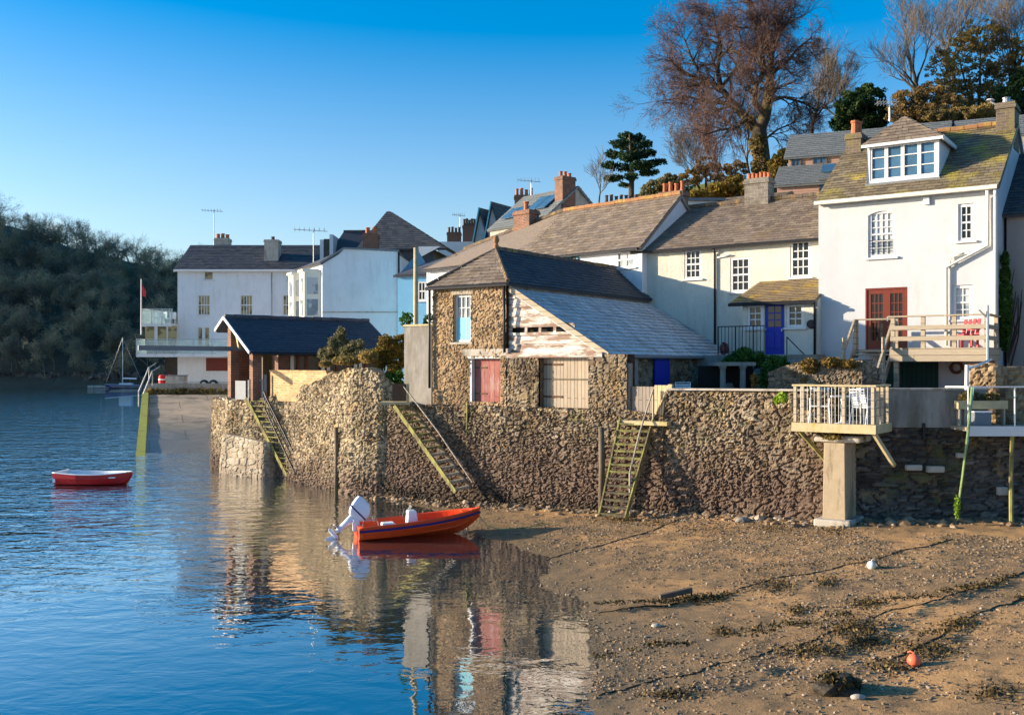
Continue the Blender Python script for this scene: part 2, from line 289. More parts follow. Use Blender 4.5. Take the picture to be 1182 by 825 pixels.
def watermat():
    m = bpy.data.materials.new('water'); m.use_nodes = True; t = m.node_tree; t.nodes.clear()
    out = t.nodes.new('ShaderNodeOutputMaterial')
    g = t.nodes.new('ShaderNodeNewGeometry'); v = g.outputs['Position']
    def mp(sc, rot=0):
        n = t.nodes.new('ShaderNodeMapping'); n.inputs['Scale'].default_value = sc; n.inputs['Rotation'].default_value = (0, 0, rot)
        L(t, v, n.inputs[0]); return n.outputs[0]
    a = noise(t, mp((.55, 1.5, 1), R(-22)), .42, 2, .5, .3)
    bb = noise(t, mp((.8, 1.25, 1), R(12)), 1.7, 3, .55, .5)
    cc = noise(t, mp((1, 1, 1)), .09, 2, .5)
    sx = t.nodes.new('ShaderNodeSeparateXYZ'); L(t, v, sx.inputs[0])
    # ripples: open water to the left is ruffled, the pool under the walls is calm
    lee = ramp(t, math_(t, 'ADD', math_(t, 'MULTIPLY', sx.outputs[0], -.055), math_(t, 'MULTIPLY', cc, .5)), [(.3, .05), (1.1, 1)])
    far = ramp(t, math_(t, 'DIVIDE', sx.outputs[1], 80), [(.2, .16), (.42, 1)])
    h = math_(t, 'ADD', math_(t, 'MULTIPLY', a, .11), math_(t, 'MULTIPLY', bb, .085))
    h = math_(t, 'MULTIPLY', h, math_(t, 'MULTIPLY', lee, far))
    h = math_(t, 'ADD', h, math_(t, 'MULTIPLY', noise(t, mp((1, 1.5, 1)), 1.3, 3, .5, .5), .008))
    bp = N(t, 'Bump', Strength=1.0, Distance=1.0); L(t, h, bp.inputs['Height'])
    fr = N(t, 'Fresnel', IOR=1.75); L(t, bp.outputs[0], fr.inputs['Normal'])
    gl = N(t, 'BsdfGlossy', Roughness=.004); L(t, bp.outputs[0], gl.inputs['Normal'])
    gl.inputs[0].default_value = (1, 1, 1, 1)
    tr = N(t, 'BsdfTransparent'); tr.inputs[0].default_value = (.62, .72, .58, 1)
    df = N(t, 'BsdfDiffuse'); df.inputs[0].default_value = (.045, .125, .15, 1)
    m1 = N(t, 'MixShader', Fac=.35); L(t, tr.outputs[0], m1.inputs[1]); L(t, df.outputs[0], m1.inputs[2])
    m2 = t.nodes.new('ShaderNodeMixShader'); L(t, ramp(t, math_(t, 'MULTIPLY', fr.outputs[0], 1.0), [(0, 0), (.45, .85), (1, 1)]), m2.inputs[0]); L(t, m1.outputs[0], m2.inputs[1]); L(t, gl.outputs[0], m2.inputs[2])
    L(t, m2.outputs[0], out.inputs[0])
    return m
M['water'] = watermat()

# ------------------------------------------------------------------ mesh helpers
def setuv(me):
    nl = len(me.loops)
    if nl == 0 or nl > 900000: return
    npoly = len(me.polygons)
    nrm = np.empty(npoly * 3, 'f'); me.polygons.foreach_get('normal', nrm); nrm = nrm.reshape(-1, 3)
    tot = np.empty(npoly, 'i'); me.polygons.foreach_get('loop_total', tot)
    vi = np.empty(nl, 'i'); me.loops.foreach_get('vertex_index', vi)
    co = np.empty(len(me.vertices) * 3, 'f'); me.vertices.foreach_get('co', co); co = co.reshape(-1, 3)
    t = np.stack([-nrm[:, 1], nrm[:, 0], np.zeros(npoly)], 1); l = np.linalg.norm(t, axis=1)
    flat = l < 1e-4; t[flat] = (1, 0, 0); l[flat] = 1; t /= l[:, None]
    b = np.cross(nrm, t); t = np.repeat(t, tot, 0); b = np.repeat(b, tot, 0)
    p = co[vi]; uv = np.stack([(p * t).sum(1), (p * b).sum(1)], 1).astype('f')
    ul = me.uv_layers.new(name='UVMap'); ul.data.foreach_set('uv', uv.ravel())
def link(name, me, mat, parent=None, smooth=False, uv=True):
    o = bpy.data.objects.new(name, me); COL.objects.link(o)
    if mat is not None: me.materials.append(M[mat] if isinstance(mat, str) else mat)
    if smooth: me.polygons.foreach_set('use_smooth', np.ones(len(me.polygons), bool))
    if uv: setuv(me)
    if parent is not None: o.parent = parent
    return o
def npmesh(name, V, Fc, mat, parent=None, smooth=False, uv=False):
    me = bpy.data.meshes.new(name); me.from_pydata(np.asarray(V).tolist(), [], [list(map(int, f)) for f in np.asarray(Fc)] if isinstance(Fc, np.ndarray) else Fc)
    me.update(); return link(name, me, mat, parent, smooth, uv)
def tag(o, label, cat, group=None, kind=None):
    o['label'] = label; o['category'] = cat
    if group: o['group'] = group
    if kind: o['kind'] = kind
    return o
def thing(name, label, cat, loc=(0, 0, 0), rz=0, group=None):
    o = bpy.data.objects.new(name, None); COL.objects.link(o); o.empty_display_size = .2
    o.location = loc; o.rotation_euler = (0, 0, R(rz))
    return tag(o, label, cat, group)
class MB:
    def __init__(s): s.v = []; s.f = []
    def poly(s, pts):
        n = len(s.v); s.v += [tuple(p) for p in pts]; s.f.append(list(range(n, n + len(pts)))); return s
    def box(s, x0, x1, y0, y1, z0, z1):
        n = len(s.v); s.v += [(x, y, z) for z in (z0, z1) for y in (y0, y1) for x in (x0, x1)]
        s.f += [[n + i for i in q] for q in ((0, 2, 3, 1), (4, 5, 7, 6), (0, 1, 5, 4), (2, 6, 7, 3), (0, 4, 6, 2), (1, 3, 7, 5))]; return s
    def bar(s, p, q, w, h=None, up=(0, 0, 1)):
        h = h or w; p = Vector(p); q = Vector(q); d = (q - p).normalized(); up = Vector(up)
        if abs(d.dot(up)) > .98: up = Vector((0, 1, 0))
        a = d.cross(up).normalized() * w / 2; b = a.cross(d).normalized() * h / 2
        n = len(s.v)
        for c in (p, q): s.v += [tuple(c - a - b), tuple(c + a - b), tuple(c + a + b), tuple(c - a + b)]
        s.f += [[n + i for i in r] for r in ((3, 2, 1, 0), (4, 5, 6, 7), (0, 1, 5, 4), (1, 2, 6, 5), (2, 3, 7, 6), (3, 0, 4, 7))]; return s
    def tube(s, pts, r, k=8, caps=True):
        pts = [Vector(p) for p in pts]; rs = r if hasattr(r, '__len__') else [r] * len(pts); n = len(s.v)
        ref = Vector((.31, .23, .92))
        for i, p in enumerate(pts):
            d = (pts[min(i + 1, len(pts) - 1)] - pts[max(i - 1, 0)]).normalized()
            a = d.cross(ref if abs(d.dot(ref)) < .95 else Vector((1, 0, 0))).normalized(); b = d.cross(a)
            for j in range(k):
                t = 2 * math.pi * j / k; s.v.append(tuple(p + (a * math.cos(t) + b * math.sin(t)) * rs[i]))
        for i in range(len(pts) - 1):
            for j in range(k):
                s.f.append([n + i * k + j, n + i * k + (j + 1) % k, n + (i + 1) * k + (j + 1) % k, n + (i + 1) * k + j])
        if caps:
            s.f.append([n + j for j in range(k)][::-1]); m = n + (len(pts) - 1) * k; s.f.append([m + j for j in range(k)])
        return s
    def lathe(s, prof, c=(0, 0, 0), k=12, axis='z'):
        n = len(s.v)
        for r, z in prof:
            for j in range(k):
                t = 2 * math.pi * j / k; x, y = r * math.cos(t), r * math.sin(t)
                s.v.append((c[0] + x, c[1] + y, c[2] + z) if axis == 'z' else (c[0] + x, c[1] + z, c[2] + y))
        for i in range(len(prof) - 1):
            for j in range(k):
                s.f.append([n + i * k + j, n + i * k + (j + 1) % k, n + (i + 1) * k + (j + 1) % k, n + (i + 1) * k + j])
        s.f.append([n + j for j in range(k)][::-1]); m = n + (len(prof) - 1) * k; s.f.append([m + j for j in range(k)])
        return s
    def slab(s, pts, th):              # polygon thickened downwards along its normal
        p = [Vector(q) for q in pts]; nn = (p[1] - p[0]).cross(p[2] - p[0]).normalized()
        if nn.z < 0: nn = -nn
        low = [q - nn * th for q in p]; k = len(p); n = len(s.v)
        s.v += [tuple(q) for q in p] + [tuple(q) for q in low]
        s.f.append(list(range(n, n + k))); s.f.append(list(range(n + 2 * k - 1, n + k - 1, -1)))
        for i in range(k): j = (i + 1) % k; s.f.append([n + i, n + j, n + k + j, n + k + i])
        return s
    def build(s, name, mat, parent=None, smooth=False, bevel=0):
        me = bpy.data.meshes.new(name); me.from_pydata(s.v, [], s.f); me.update()
        o = link(name, me, mat, parent, smooth)
        if bevel:
            b = o.modifiers.new('bevel', 'BEVEL'); b.width = bevel; b.segments = 2; b.limit_method = 'ANGLE'
        return o
class Frame:
    def __init__(s, x, y, deg): s.x, s.y, s.deg = x, y, deg; s.c, s.s = math.cos(R(deg)), math.sin(R(deg))
    def w(s, u, v, z=0): return (s.x + u * s.c - v * s.s, s.y + u * s.s + v * s.c, z)
    def l(s, x, y): return ((x - s.x) * s.c + (y - s.y) * s.s, -(x - s.x) * s.s + (y - s.y) * s.c)
    def hit(s, px, py, v=0.):
        a = (px - CX) / F; t = (v - s.x * s.s + s.y * s.c) / (-s.s * a + s.c)
        return (a * t - s.x) * s.c + (t - s.y) * s.s, H + (HY - py) / F * t
    def hitu(s, px, py, u=0.):
        a = (px - CX) / F; t = (u + s.x * s.c + s.y * s.s) / (s.c * a + s.s)
        return -(a * t - s.x) * s.s + (t - s.y) * s.c, H + (HY - py) / F * t
    def rect(s, x0, x1, y0, y1, v=0.):
        xm, ym = (x0 + x1) / 2, (y0 + y1) / 2
        return s.hit(x0, ym, v)[0], s.hit(x1, ym, v)[0], s.hit(xm, y1, v)[1], s.hit(xm, y0, v)[1]
    def thing(s, name, label, cat, z=0, group=None): return thing(name, label, cat, (s.x, s.y, z), s.deg, group)
def TF(v0): return lambda a, b, z: (a, v0 - b, z)        # wall facing -v; a along the wall, b outwards
def TR(u0): return lambda a, b, z: (u0 + b, a, z)        # facing +u
def TL(u0): return lambda a, b, z: (u0 - b, a, z)        # facing -u
def tbox(mb, T, a0, a1, b0, b1, z0, z1):
    n = len(mb.v); mb.v += [T(a, b, z) for z in (z0, z1) for b in (b0, b1) for a in (a0, a1)]
    mb.f += [[n + i for i in q] for q in ((0, 2, 3, 1), (4, 5, 7, 6), (0, 1, 5, 4), (2, 6, 7, 3), (0, 4, 6, 2), (1, 3, 7, 5))]
def wallholes(mb, T, a0, a1, z0, z1, holes, rev=.12):
    A = sorted({a0, a1} | {h for q in holes for h in q[:2] if a0 < h < a1}); Z = sorted({z0, z1} | {h for q in holes for h in q[2:4] if z0 < h < z1})
    for i in range(len(A) - 1):
        for j in range(len(Z) - 1):
            am, zm = (A[i] + A[i + 1]) / 2, (Z[j] + Z[j + 1]) / 2
            if any(q[0] < am < q[1] and q[2] < zm < q[3] for q in holes): continue
            mb.poly([T(A[i], 0, Z[j]), T(A[i + 1], 0, Z[j]), T(A[i + 1], 0, Z[j + 1]), T(A[i], 0, Z[j + 1])])
    for q in holes:
        a, b, c, d = q[:4]
        for (p1, p2) in (((a, c), (a, d)), ((b, c), (b, d)), ((a, c), (b, c)), ((a, d), (b, d))):
            mb.poly([T(p1[0], 0, p1[1]), T(p2[0], 0, p2[1]), T(p2[0], -rev, p2[1]), T(p1[0], -rev, p1[1])])
def window(par, T, q, cols, rows, mat='paint', glass='glass', fr=.06, bar=.028, dep=.09, sill=True, sillmat=None, split=True, label=None, arch=0):
    a0, a1, z0, z1 = q; mb = MB(); e = .004
    tbox(mb, T, a0 + e, a0 + fr, -dep, -dep + .07, z0 + e, z1 - e); tbox(mb, T, a1 - fr, a1 - e, -dep, -dep + .07, z0 + e, z1 - e)
    tbox(mb, T, a0 + fr, a1 - fr, -dep, -dep + .068, z0 + e, z0 + fr); tbox(mb, T, a0 + fr, a1 - fr, -dep, -dep + .068, z1 - fr, z1 - e)
    for i in range(1, cols):
        a = a0 + fr + (a1 - a0 - 2 * fr) * i / cols; tbox(mb, T, a - bar / 2, a + bar / 2, -dep, -dep + .05, z0 + fr, z1 - fr)
    for i in range(1, rows):
        z = z0 + fr + (z1 - z0 - 2 * fr) * i / rows; w = bar * (1.9 if split and i == rows // 2 and rows % 2 == 0 else 1)
        tbox(mb, T, a0 + fr, a1 - fr, -dep, -dep + (.06 if w > bar else .048), z - w / 2, z + w / 2)
    o = mb.build('window', mat, par)
    if label: o['label'] = label
    g = MB(); g.poly([T(a0, -dep + .012, z0), T(a1, -dep + .012, z0), T(a1, -dep + .012, z1), T(a0, -dep + .012, z1)]); g.build('pane', glass, o)
    if sill:
        k = MB(); tbox(k, T, a0 - .1, a1 + .1, -dep, .09, z0 - .07, z0 - .002); k.build('sill', sillmat or mat, o, bevel=.01)
    return o
def slates(mb, eL, eR, rR, rL, w=.28, h=.19, th=.014, rng=None, j=.012, lift=.02):
    """real slates, one thin tilted piece each, laid in courses over a flat quad (eaves -> ridge)"""
    rng = rng or random.Random(5); eL, eR, rR, rL = map(Vector, (eL, eR, rR, rL))
    nn = (eR - eL).cross(rL - eL if (rL - eL).length > .01 else rR - eL).normalized()
    if nn.z < 0: nn = -nn
    slope = ((rL + rR) / 2 - (eL + eR) / 2).length; nc = max(1, int(slope / h))
    for i in range(nc):
        t0, t1 = i / nc, min(1, (i + 1.25) / nc)
        a0, b0 = eL.lerp(rL, t0), eR.lerp(rR, t0); a1, b1 = eL.lerp(rL, t1), eR.lerp(rR, t1)
        ln = (b0 - a0).length
        if ln < .05: continue
        ns = max(1, round(ln / w)); off = (.5 if i % 2 else 0) / ns
        xs = [max(0, min(1, k / ns - off + (rng.uniform(-.12, .12) / ns if 0 < k <= ns else 0))) for k in range(ns + 2)]
        for k in range(len(xs) - 1):
            s0, s1 = xs[k], xs[k + 1] - .012 / max(ln, .1)
            if s1 - s0 < .01 / max(ln, .1): continue
            d = rng.uniform(-j, j); d2 = rng.uniform(-j * .7, j * .7); up = nn * (th * 1.6 + lift + abs(d)); up2 = nn * (th * 1.6 + lift + abs(d2)); dn = nn * (lift * .5)
            sl = (a1 - a0).normalized() * rng.uniform(-.014, .008)
            p = [a0.lerp(b0, s0) + up + sl, a0.lerp(b0, s1) + up2 + sl, a1.lerp(b1, s1) + dn, a1.lerp(b1, s0) + dn]
            n = len(mb.v); mb.v += [tuple(q) for q in p] + [tuple(p[0] - nn * th), tuple(p[1] - nn * th), tuple(p[2] - nn * th), tuple(p[3] - nn * th)]
            mb.f += [[n, n + 1, n + 2, n + 3], [n, n + 4, n + 5, n + 1], [n, n + 3, n + 7, n + 4], [n + 1, n + 5, n + 6, n + 2]]
def roofplane(par, eL, eR, rR, rL, mat, w=.28, h=.19, th=.1, seed=1, name='roof'):
    mb = MB(); mb.slab([eL, eR, rR, rL] if (Vector(rR) - Vector(rL)).length > .02 else [eL, eR, rR], th)
    slates(mb, eL, eR, rR, rL, w, h, rng=random.Random(seed)); return mb.build(name, mat, par)
def ridge(par, a, b, mat='ridge', r=.11, step=.42):
    a, b = Vector(a), Vector(b); n = max(1, int((b - a).length / step)); mb = MB(); rng = random.Random(3)
    for i in range(n):
        p = a.lerp(b, i / n); q = a.lerp(b, (i + .96) / n); z = Vector((0, 0, rng.uniform(-.012, .012))); mb.tube([p + z, q + z], [r, r * .94], 8)
    return mb.build('ridge_tiles', mat, par)
def chimney(par, u0, u1, v0, v1, z0, z1, mat='brick', pots=2, potmat='pot', poth=.45, potr=.11, along='u', cap=True):
    mb = MB(); mb.box(u0, u1, v0, v1, z0, z1 - .22)
    if cap: mb.box(u0 - .05, u1 + .05, v0 - .05, v1 + .05, z1 - .217, z1 - .1); mb.box(u0 - .02, u1 + .02, v0 - .02, v1 + .02, z1 - .097, z1)
    c = mb.build('chimney', mat, par)
    for i in range(pots):
        t = (i + .5) / pots
        x, y = (u0 + (u1 - u0) * t, (v0 + v1) / 2) if along == 'u' else ((u0 + u1) / 2, v0 + (v1 - v0) * t)
        k = MB(); hh = poth * (1 + .12 * math.sin(i * 2.3)); k.lathe([(potr * 1.1, 0), (potr, .05), (potr * .85, hh * .8), (potr * 1.08, hh * .86), (potr * 1.05, hh), (potr * .7, hh), (potr * .7, hh - .1)], (x, y, z1), 10)
        k.build('chimney_pot', potmat, c, smooth=False)
    return c
def gutter(par, a, b, mat='black', r=.06): return MB().tube([a, b], r, 6).build('gutter', mat, par)
def pipe(par, pts, mat='black', r=.045, name='downpipe'): return MB().tube(pts, r, 8).build(name, mat, par, smooth=True)

# rubble surface: real displaced stonework over a run of wall
def vor(U, V_, su, sv, seed):
    u, v = U / su, V_ / sv; iu, iv = np.floor(u).astype(int), np.floor(v).astype(int)
    f1 = np.full(u.shape, 9.); f2 = np.full(u.shape, 9.); rid = np.zeros(u.shape)
    for du in (-1, 0, 1):
        for dv in (-1, 0, 1):
            a, b = iu + du, iv + dv
            hsh = np.sin(a * 127.1 + b * 311.7 + seed * 17.3) * 43758.5453; r1 = hsh - np.floor(hsh)
            h2 = np.sin(a * 269.5 + b * 183.3 + seed * 7.1) * 28001.8384; r2 = h2 - np.floor(h2)
            h3 = np.sin(a * 91.7 + b * 57.9 + seed) * 15731.743; r3 = h3 - np.floor(h3)
            d = np.hypot(a + .1 + .8 * r1 - u, (b + .1 + .8 * r2 - v))
            m = d < f1; f2 = np.where(m, f1, np.minimum(f2, d)); rid = np.where(m, r3, rid); f1 = np.where(m, d, f1)
    return f1, f2, rid
def vnoise(U, V_, s, seed=0):
    u, v = U / s, V_ / s; iu, iv = np.floor(u), np.floor(v); fu, fv = u - iu, v - iv
    fu, fv = fu * fu * (3 - 2 * fu), fv * fv * (3 - 2 * fv)
    def h(a, b): x = np.sin(a * 127.1 + b * 311.7 + seed * 13.7) * 43758.5453; return x - np.floor(x)
    return (h(iu, iv) * (1 - fu) + h(iu + 1, iv) * fu) * (1 - fv) + (h(iu, iv + 1) * (1 - fu) + h(iu + 1, iv + 1) * fu) * fv
def rubble(name, pts, z0, top, mat, par=None, holes=(), res=.045, amp=.07, su=.3, sv=.17, seed=1, batter=0., topfun=None, warp=.12, thick=.45):
    """pts: plan polyline left to right as seen from outside (outward = right-hand side when walking left->right is the viewer). top: height per point."""
    pts = [np.array(p[:2], float) for p in pts]; seg = [np.linalg.norm(pts[i + 1] - pts[i]) for i in range(len(pts) - 1)]; cum = np.concatenate([[0], np.cumsum(seg)])
    L_ = cum[-1]; tops = np.array(top, float) if hasattr(top, '__len__') else np.full(len(pts), float(top))
    nx = int(L_ / res) + 1; zt = tops.max(); nz = int((zt - z0) / res) + 1
    s = np.linspace(0, L_, nx); xy = np.stack([np.interp(s, cum, [p[k] for p in pts]) for k in (0, 1)], 1)
    d = np.gradient(xy, axis=0)
    ker = np.ones(9) / 9
    for k in (0, 1): d[:, k] = np.convolve(np.pad(d[:, k], 4, mode='edge'), ker, 'valid')
    d /= np.linalg.norm(d, axis=1)[:, None]
    nrm = np.stack([d[:, 1], -d[:, 0]], 1)
    tp = np.interp(s, cum, tops)
    if topfun: tp = tp + topfun(s)
    q = np.linspace(0, 1, nz)
    Zg = z0 + (tp[None, :] - z0) * q[:, None]; Sg = np.repeat(s[None, :], nz, 0)
    wS = Sg + (vnoise(Sg, Zg, .45, seed) - .5) * warp * 2; wZ = Zg + (vnoise(Sg, Zg, .35, seed + 5) - .5) * warp
    f1, f2, rid = vor(wS, wZ, su, sv, seed); e = np.clip((f2 - f1), 0, 1)
    g1, g2, rid2 = vor(wS + 7.7, wZ, su * .45, sv * .5, seed + 3); e2 = np.clip(g2 - g1, 0, 1)
    b1, b2, bid = vor(wS + 3.1, wZ + .7, su * 1.7, sv * 1.7, seed + 21); big = vnoise(Sg, Zg, .8, seed + 31) > .68; e = np.where(big, np.clip(b2 - b1, 0, 1), e); rid = np.where(big, bid, rid)
    sm = np.clip(e / .2, 0, 1); sm = sm * sm * (3 - 2 * sm)
    hgt = amp * (sm * (.55 + .65 * rid) + .35 * np.clip(e2 / .4, 0, 1) * (.3 + rid2)) + (vnoise(Sg, Zg, 1.3, seed + 9) - .5) * amp * 1.2 + batter * (tp[None, :] - Zg)
    V3 = np.stack([xy[None, :, 0] + nrm[None, :, 0] * hgt, xy[None, :, 1] + nrm[None, :, 1] * hgt, Zg], 2).reshape(-1, 3)
    idx = np.arange(nx * nz).reshape(nz, nx)
    Q = np.stack([idx[:-1, :-1], idx[:-1, 1:], idx[1:, 1:], idx[1:, :-1]], 2)
    keep = np.ones((nz - 1, nx - 1), bool); sc = (Sg[:-1, :-1] + Sg[:-1, 1:]) / 2; zc = (Zg[:-1, :-1] + Zg[1:, :-1]) / 2
    for (a, b, c, dd) in holes: keep &= ~((sc > a) & (sc < b) & (zc > c) & (zc < dd))
    Fq = Q[keep].reshape(-1, 4).tolist()
    V3 = V3.tolist()
    # cap and back so the wall has thickness
    n = len(V3); st = max(1, nx // 80); cols = list(range(0, nx, st)) + ([nx - 1] if (nx - 1) % st else [])
    for i in cols:
        bx, by = xy[i] - nrm[i] * thick
        V3 += [V3[idx[-1, i]], (bx, by, tp[i]), (bx, by, z0)]
    for k in range(len(cols) - 1):
        a = n + 3 * k; Fq += [[a, a + 3, a + 4, a + 1], [a + 1, a + 4, a + 5, a + 2]]
    for (a, b, c, dd) in holes:             # jambs
        ia, ib = np.searchsorted(s, a), np.searchsorted(s, b)
        for i, in ((min(ia, nx - 1),), (min(ib, nx - 1),)):
            m = len(V3); o = nrm[i] * .03; k = nrm[i] * .35
            V3 += [(xy[i][0] + o[0], xy[i][1] + o[1], c), (xy[i][0] + o[0], xy[i][1] + o[1], dd), (xy[i][0] - k[0], xy[i][1] - k[1], dd), (xy[i][0] - k[0], xy[i][1] - k[1], c)]; Fq.append([m, m + 1, m + 2, m + 3])
        for z in (c, dd):
            m = len(V3); i, j = min(ia, nx - 1), min(ib, nx - 1)
            V3 += [tuple(xy[i] + nrm[i] * .03) + (z,), tuple(xy[j] + nrm[j] * .03) + (z,), tuple(xy[j] - nrm[j] * .35) + (z,), tuple(xy[i] - nrm[i] * .35) + (z,)]; Fq.append([m, m + 1, m + 2, m + 3])
    me = bpy.data.meshes.new(name); me.from_pydata(V3, [], Fq); me.update()
    for an, arr in (('rnd', rid), ('joint', e)):
        at = me.attributes.new(an, 'FLOAT', 'POINT'); x = np.full(len(me.vertices), .5, 'f'); x[:nx * nz] = arr.ravel(); at.data.foreach_set('value', x)
    o = link(name, me, mat, None, False, False)
    if par is not None:
        o.parent = par; o.matrix_parent_inverse = (Matrix.Translation(par.location) @ par.rotation_euler.to_matrix().to_4x4()).inverted()
    return o

# foliage and trees
def leaf_quads(C, size, rng, flat=0.):
    n = len(C); a = rng.normal(size=(n, 3)); a /= np.linalg.norm(a, axis=1)[:, None]; b = rng.normal(size=(n, 3)); b[:, 2] *= (1 - flat)
    b -= (a * b).sum(1)[:, None] * a; b /= np.linalg.norm(b, axis=1)[:, None]
    s = size * rng.uniform(.6, 1.4, (n, 1)); a = a * s; b = b * s * .6
    V = np.stack([C - a, C + b, C + a, C - b], 1).reshape(-1, 3); return V, np.arange(4 * n).reshape(-1, 4)
def clump_pts(rng, blobs, n):
    vol = np.array([b[3] * b[4] * b[5] for b in blobs]) ** .75; k = rng.choice(len(blobs), n, p=vol / vol.sum())
    B = np.array(blobs)[k]; d = rng.normal(size=(n, 3)); d /= np.linalg.norm(d, axis=1)[:, None]
    return B[:, :3] + d * B[:, 3:6] * (rng.uniform(.25, 1.0, (n, 1)) ** .5)
def foliage(name, par, blobs, n, size, mat, seed=1, sub=0):
    rng = np.random.default_rng(seed)
    if sub:                                    # leaf clumps spread over the blobs, so the crown has gaps and an uneven edge
        c = clump_pts(rng, blobs, sub); r = size * rng.uniform(1.5, 3.6, sub); blobs = [(*p, q, q, q * .7) for p, q in zip(c, r)]
    V, Fq = leaf_quads(clump_pts(rng, blobs, n), size, rng); return npmesh(name, V, Fq, mat, par)
def grow(rng, p, d, ln, r, lv, out, spread=.6, up=.15, ratio=.72, kids=(3, 4), nseg=4, wob=.22, minr=.006):
    pts = [p]; rs = [r]; dd = Vector(d).normalized()
    for i in range(nseg):
        dd = (dd + Vector((rng.gauss(0, wob), rng.gauss(0, wob), rng.gauss(0, wob) + up * .4))).normalized()
        pts.append(pts[-1] + dd * ln / nseg); rs.append(max(minr, r * (1 - .5 * (i + 1) / nseg)))
    out.append((pts, rs, lv))
    if lv <= 0: return
    for k in range(rng.randint(*kids)):
        t = rng.uniform(.3, 1) if k else 1; x = t * nseg; i = min(int(x), nseg - 1); q = pts[i].lerp(pts[i + 1], x - i)
        base = (pts[i + 1] - pts[i]).normalized(); perp = base.cross(Vector((rng.gauss(0, 1), rng.gauss(0, 1), rng.gauss(0, 1)))).normalized()
        sp = spread * rng.uniform(.6, 1.3) * (1 if k else .5)
        grow(rng, q, (base + perp * sp + Vector((0, 0, up))).normalized(), ln * ratio * rng.uniform(.75, 1.15), max(minr, rs[i] * .62), lv - 1, out, spread, up, ratio, kids, nseg, wob, minr)
def tree_mesh(par, out, thr, bark='bark', twig='twig'):
    big, tw = MB(), MB()
    for pts, rs, lv in out:
        if rs[0] >= thr: big.tube(pts, rs, 7, False)
        else: tw.tube(pts, [x for x in rs], 3, False)
    big.build('trunk', bark, par, smooth=True); tw.build('crown', twig, par)
print('helpers ok')
# ------------------------------------------------------------------ ground heights
SHX = np.array([1.0, 1.0, 1.1, 1.46, 1.2, .19, -1.5, -3.0, -6.0]); SHY = np.array([0, 13, 14.3, 16.9, 20, 24.7, 30.2, 33, 37.])
def zb(x, y):
    x = np.asarray(x, float); y = np.asarray(y, float); d = (x - np.interp(y, SHY, SHX))
    d = d + (vnoise(x, y, 3.1, 4) - .5) * .9
    up = .072 * d; dn = .13 * d
    z = np.where(d > 0, np.minimum(up, .30 + .03 * d), np.maximum(dn, -3.2))
    return z + (vnoise(x, y, 1.1, 2) - .5) * .06 + (vnoise(x, y, .33, 3) - .5) * .02
def ground(px, py):
    z = .3
    for _ in range(12):
        Y = (H - z) * F / (py - HY); z = float(zb(PX(px, Y), Y))
    return Vector((PX(px, Y), Y, z))
def grid(name, xs, ys, zf, mat, kind='structure', smooth=True):
    X, Y = np.meshgrid(xs, ys); Z = zf(X, Y); V = np.stack([X, Y, Z], 2).reshape(-1, 3); i = np.arange(len(xs) * len(ys)).reshape(len(ys), len(xs))
    Q = np.stack([i[:-1, :-1], i[:-1, 1:], i[1:, 1:], i[1:, :-1]], 2).reshape(-1, 4)
    o = npmesh(name, V, Q, mat, None, smooth); o['kind'] = kind; return o
grid('beach', np.arange(-9, 26, .085), np.arange(8, 36, .085), lambda x, y: zb(x, y) + (vnoise(x, y, .14, 8) - .5) * .018, 'beach')
grid('seabed', np.concatenate([np.arange(-900, -60, 60), np.arange(-60, 60, 3), np.arange(60, 901, 60)]), np.concatenate([np.arange(-60, 60, 3), np.arange(60, 901, 40)]),
     lambda x, y: np.minimum(zb(x, y), .3 + 0 * x) - .35, 'beach')
w = MB(); w.poly([(-900, -80, 0), (900, -80, 0), (900, 900, 0), (-900, 900, 0)]); w.build('water', 'water')['kind'] = 'structure'

# far wooded hillside across the estuary
def zhill(x, y):
    t = np.clip((y - 208) / 92, 0, 1.0); base = 43 * t ** .8 * np.clip((-x + 62) / 205, .2, 1.05) - np.clip((y - 305) * .3, 0, 30)
    side = 42 * np.clip((-185 - x) / 70, 0, 1) * np.clip((345 - y) / 30, 0, 1) * np.clip((y - 180) / 40, 0, 1)  # unseen ridge left of the view, added to shade the slope
    return base + side + (vnoise(x, y, 26, 1) - .5) * 7 * np.clip(t * 3, 0, 1) - 1.2 + 1.6 * np.clip(t * 30, 0, 1)
grid('far_hill', np.arange(-420, 60, 8), np.arange(200, 420, 6), zhill, 'woodfloor')
rg = np.random.default_rng(11); V, Q = [], []; nv = 0
def far_tree(x, y, z, h, seed):
    r_ = random.Random(seed); o = []
    grow(r_, Vector((0, 0, 0)), (r_.uniform(-.1, .1), r_.uniform(-.1, .1), 1), h * .45, .25, 3, o, .75, .12, .68, (3, 4), 2, .16, .05)
    return o
protos = []; airy = []
for k in range(7):
    o = far_tree(0, 0, 0, 10, k); vv, ff = [], []
    for pts, rs, lv in o:
        for a in range(len(pts) - 1):
            p, q = pts[a], pts[a + 1]; d = (q - p).normalized(); s_ = d.cross(Vector((.2, 1, .1))).normalized() * max(rs[a] * .8, .03)
            n = len(vv); vv += [p - s_, p + s_, q + s_ * .7, q - s_ * .7]; ff.append([n, n + 1, n + 2, n + 3])
        if lv == 0:
            for _ in range(13):
                p = pts[-1] + Vector((r_g := rg.normal(size=3)) * .55); d = Vector(rg.normal(size=3)).normalized() * .62; s_ = d.cross(Vector(rg.normal(size=3))).normalized() * .045
                n = len(vv); vv += [p - d - s_, p - d + s_, p + d + s_, p + d - s_]; ff.append([n, n + 1, n + 2, n + 3])
    protos.append((np.array([tuple(a) for a in vv]), np.array(ff)))
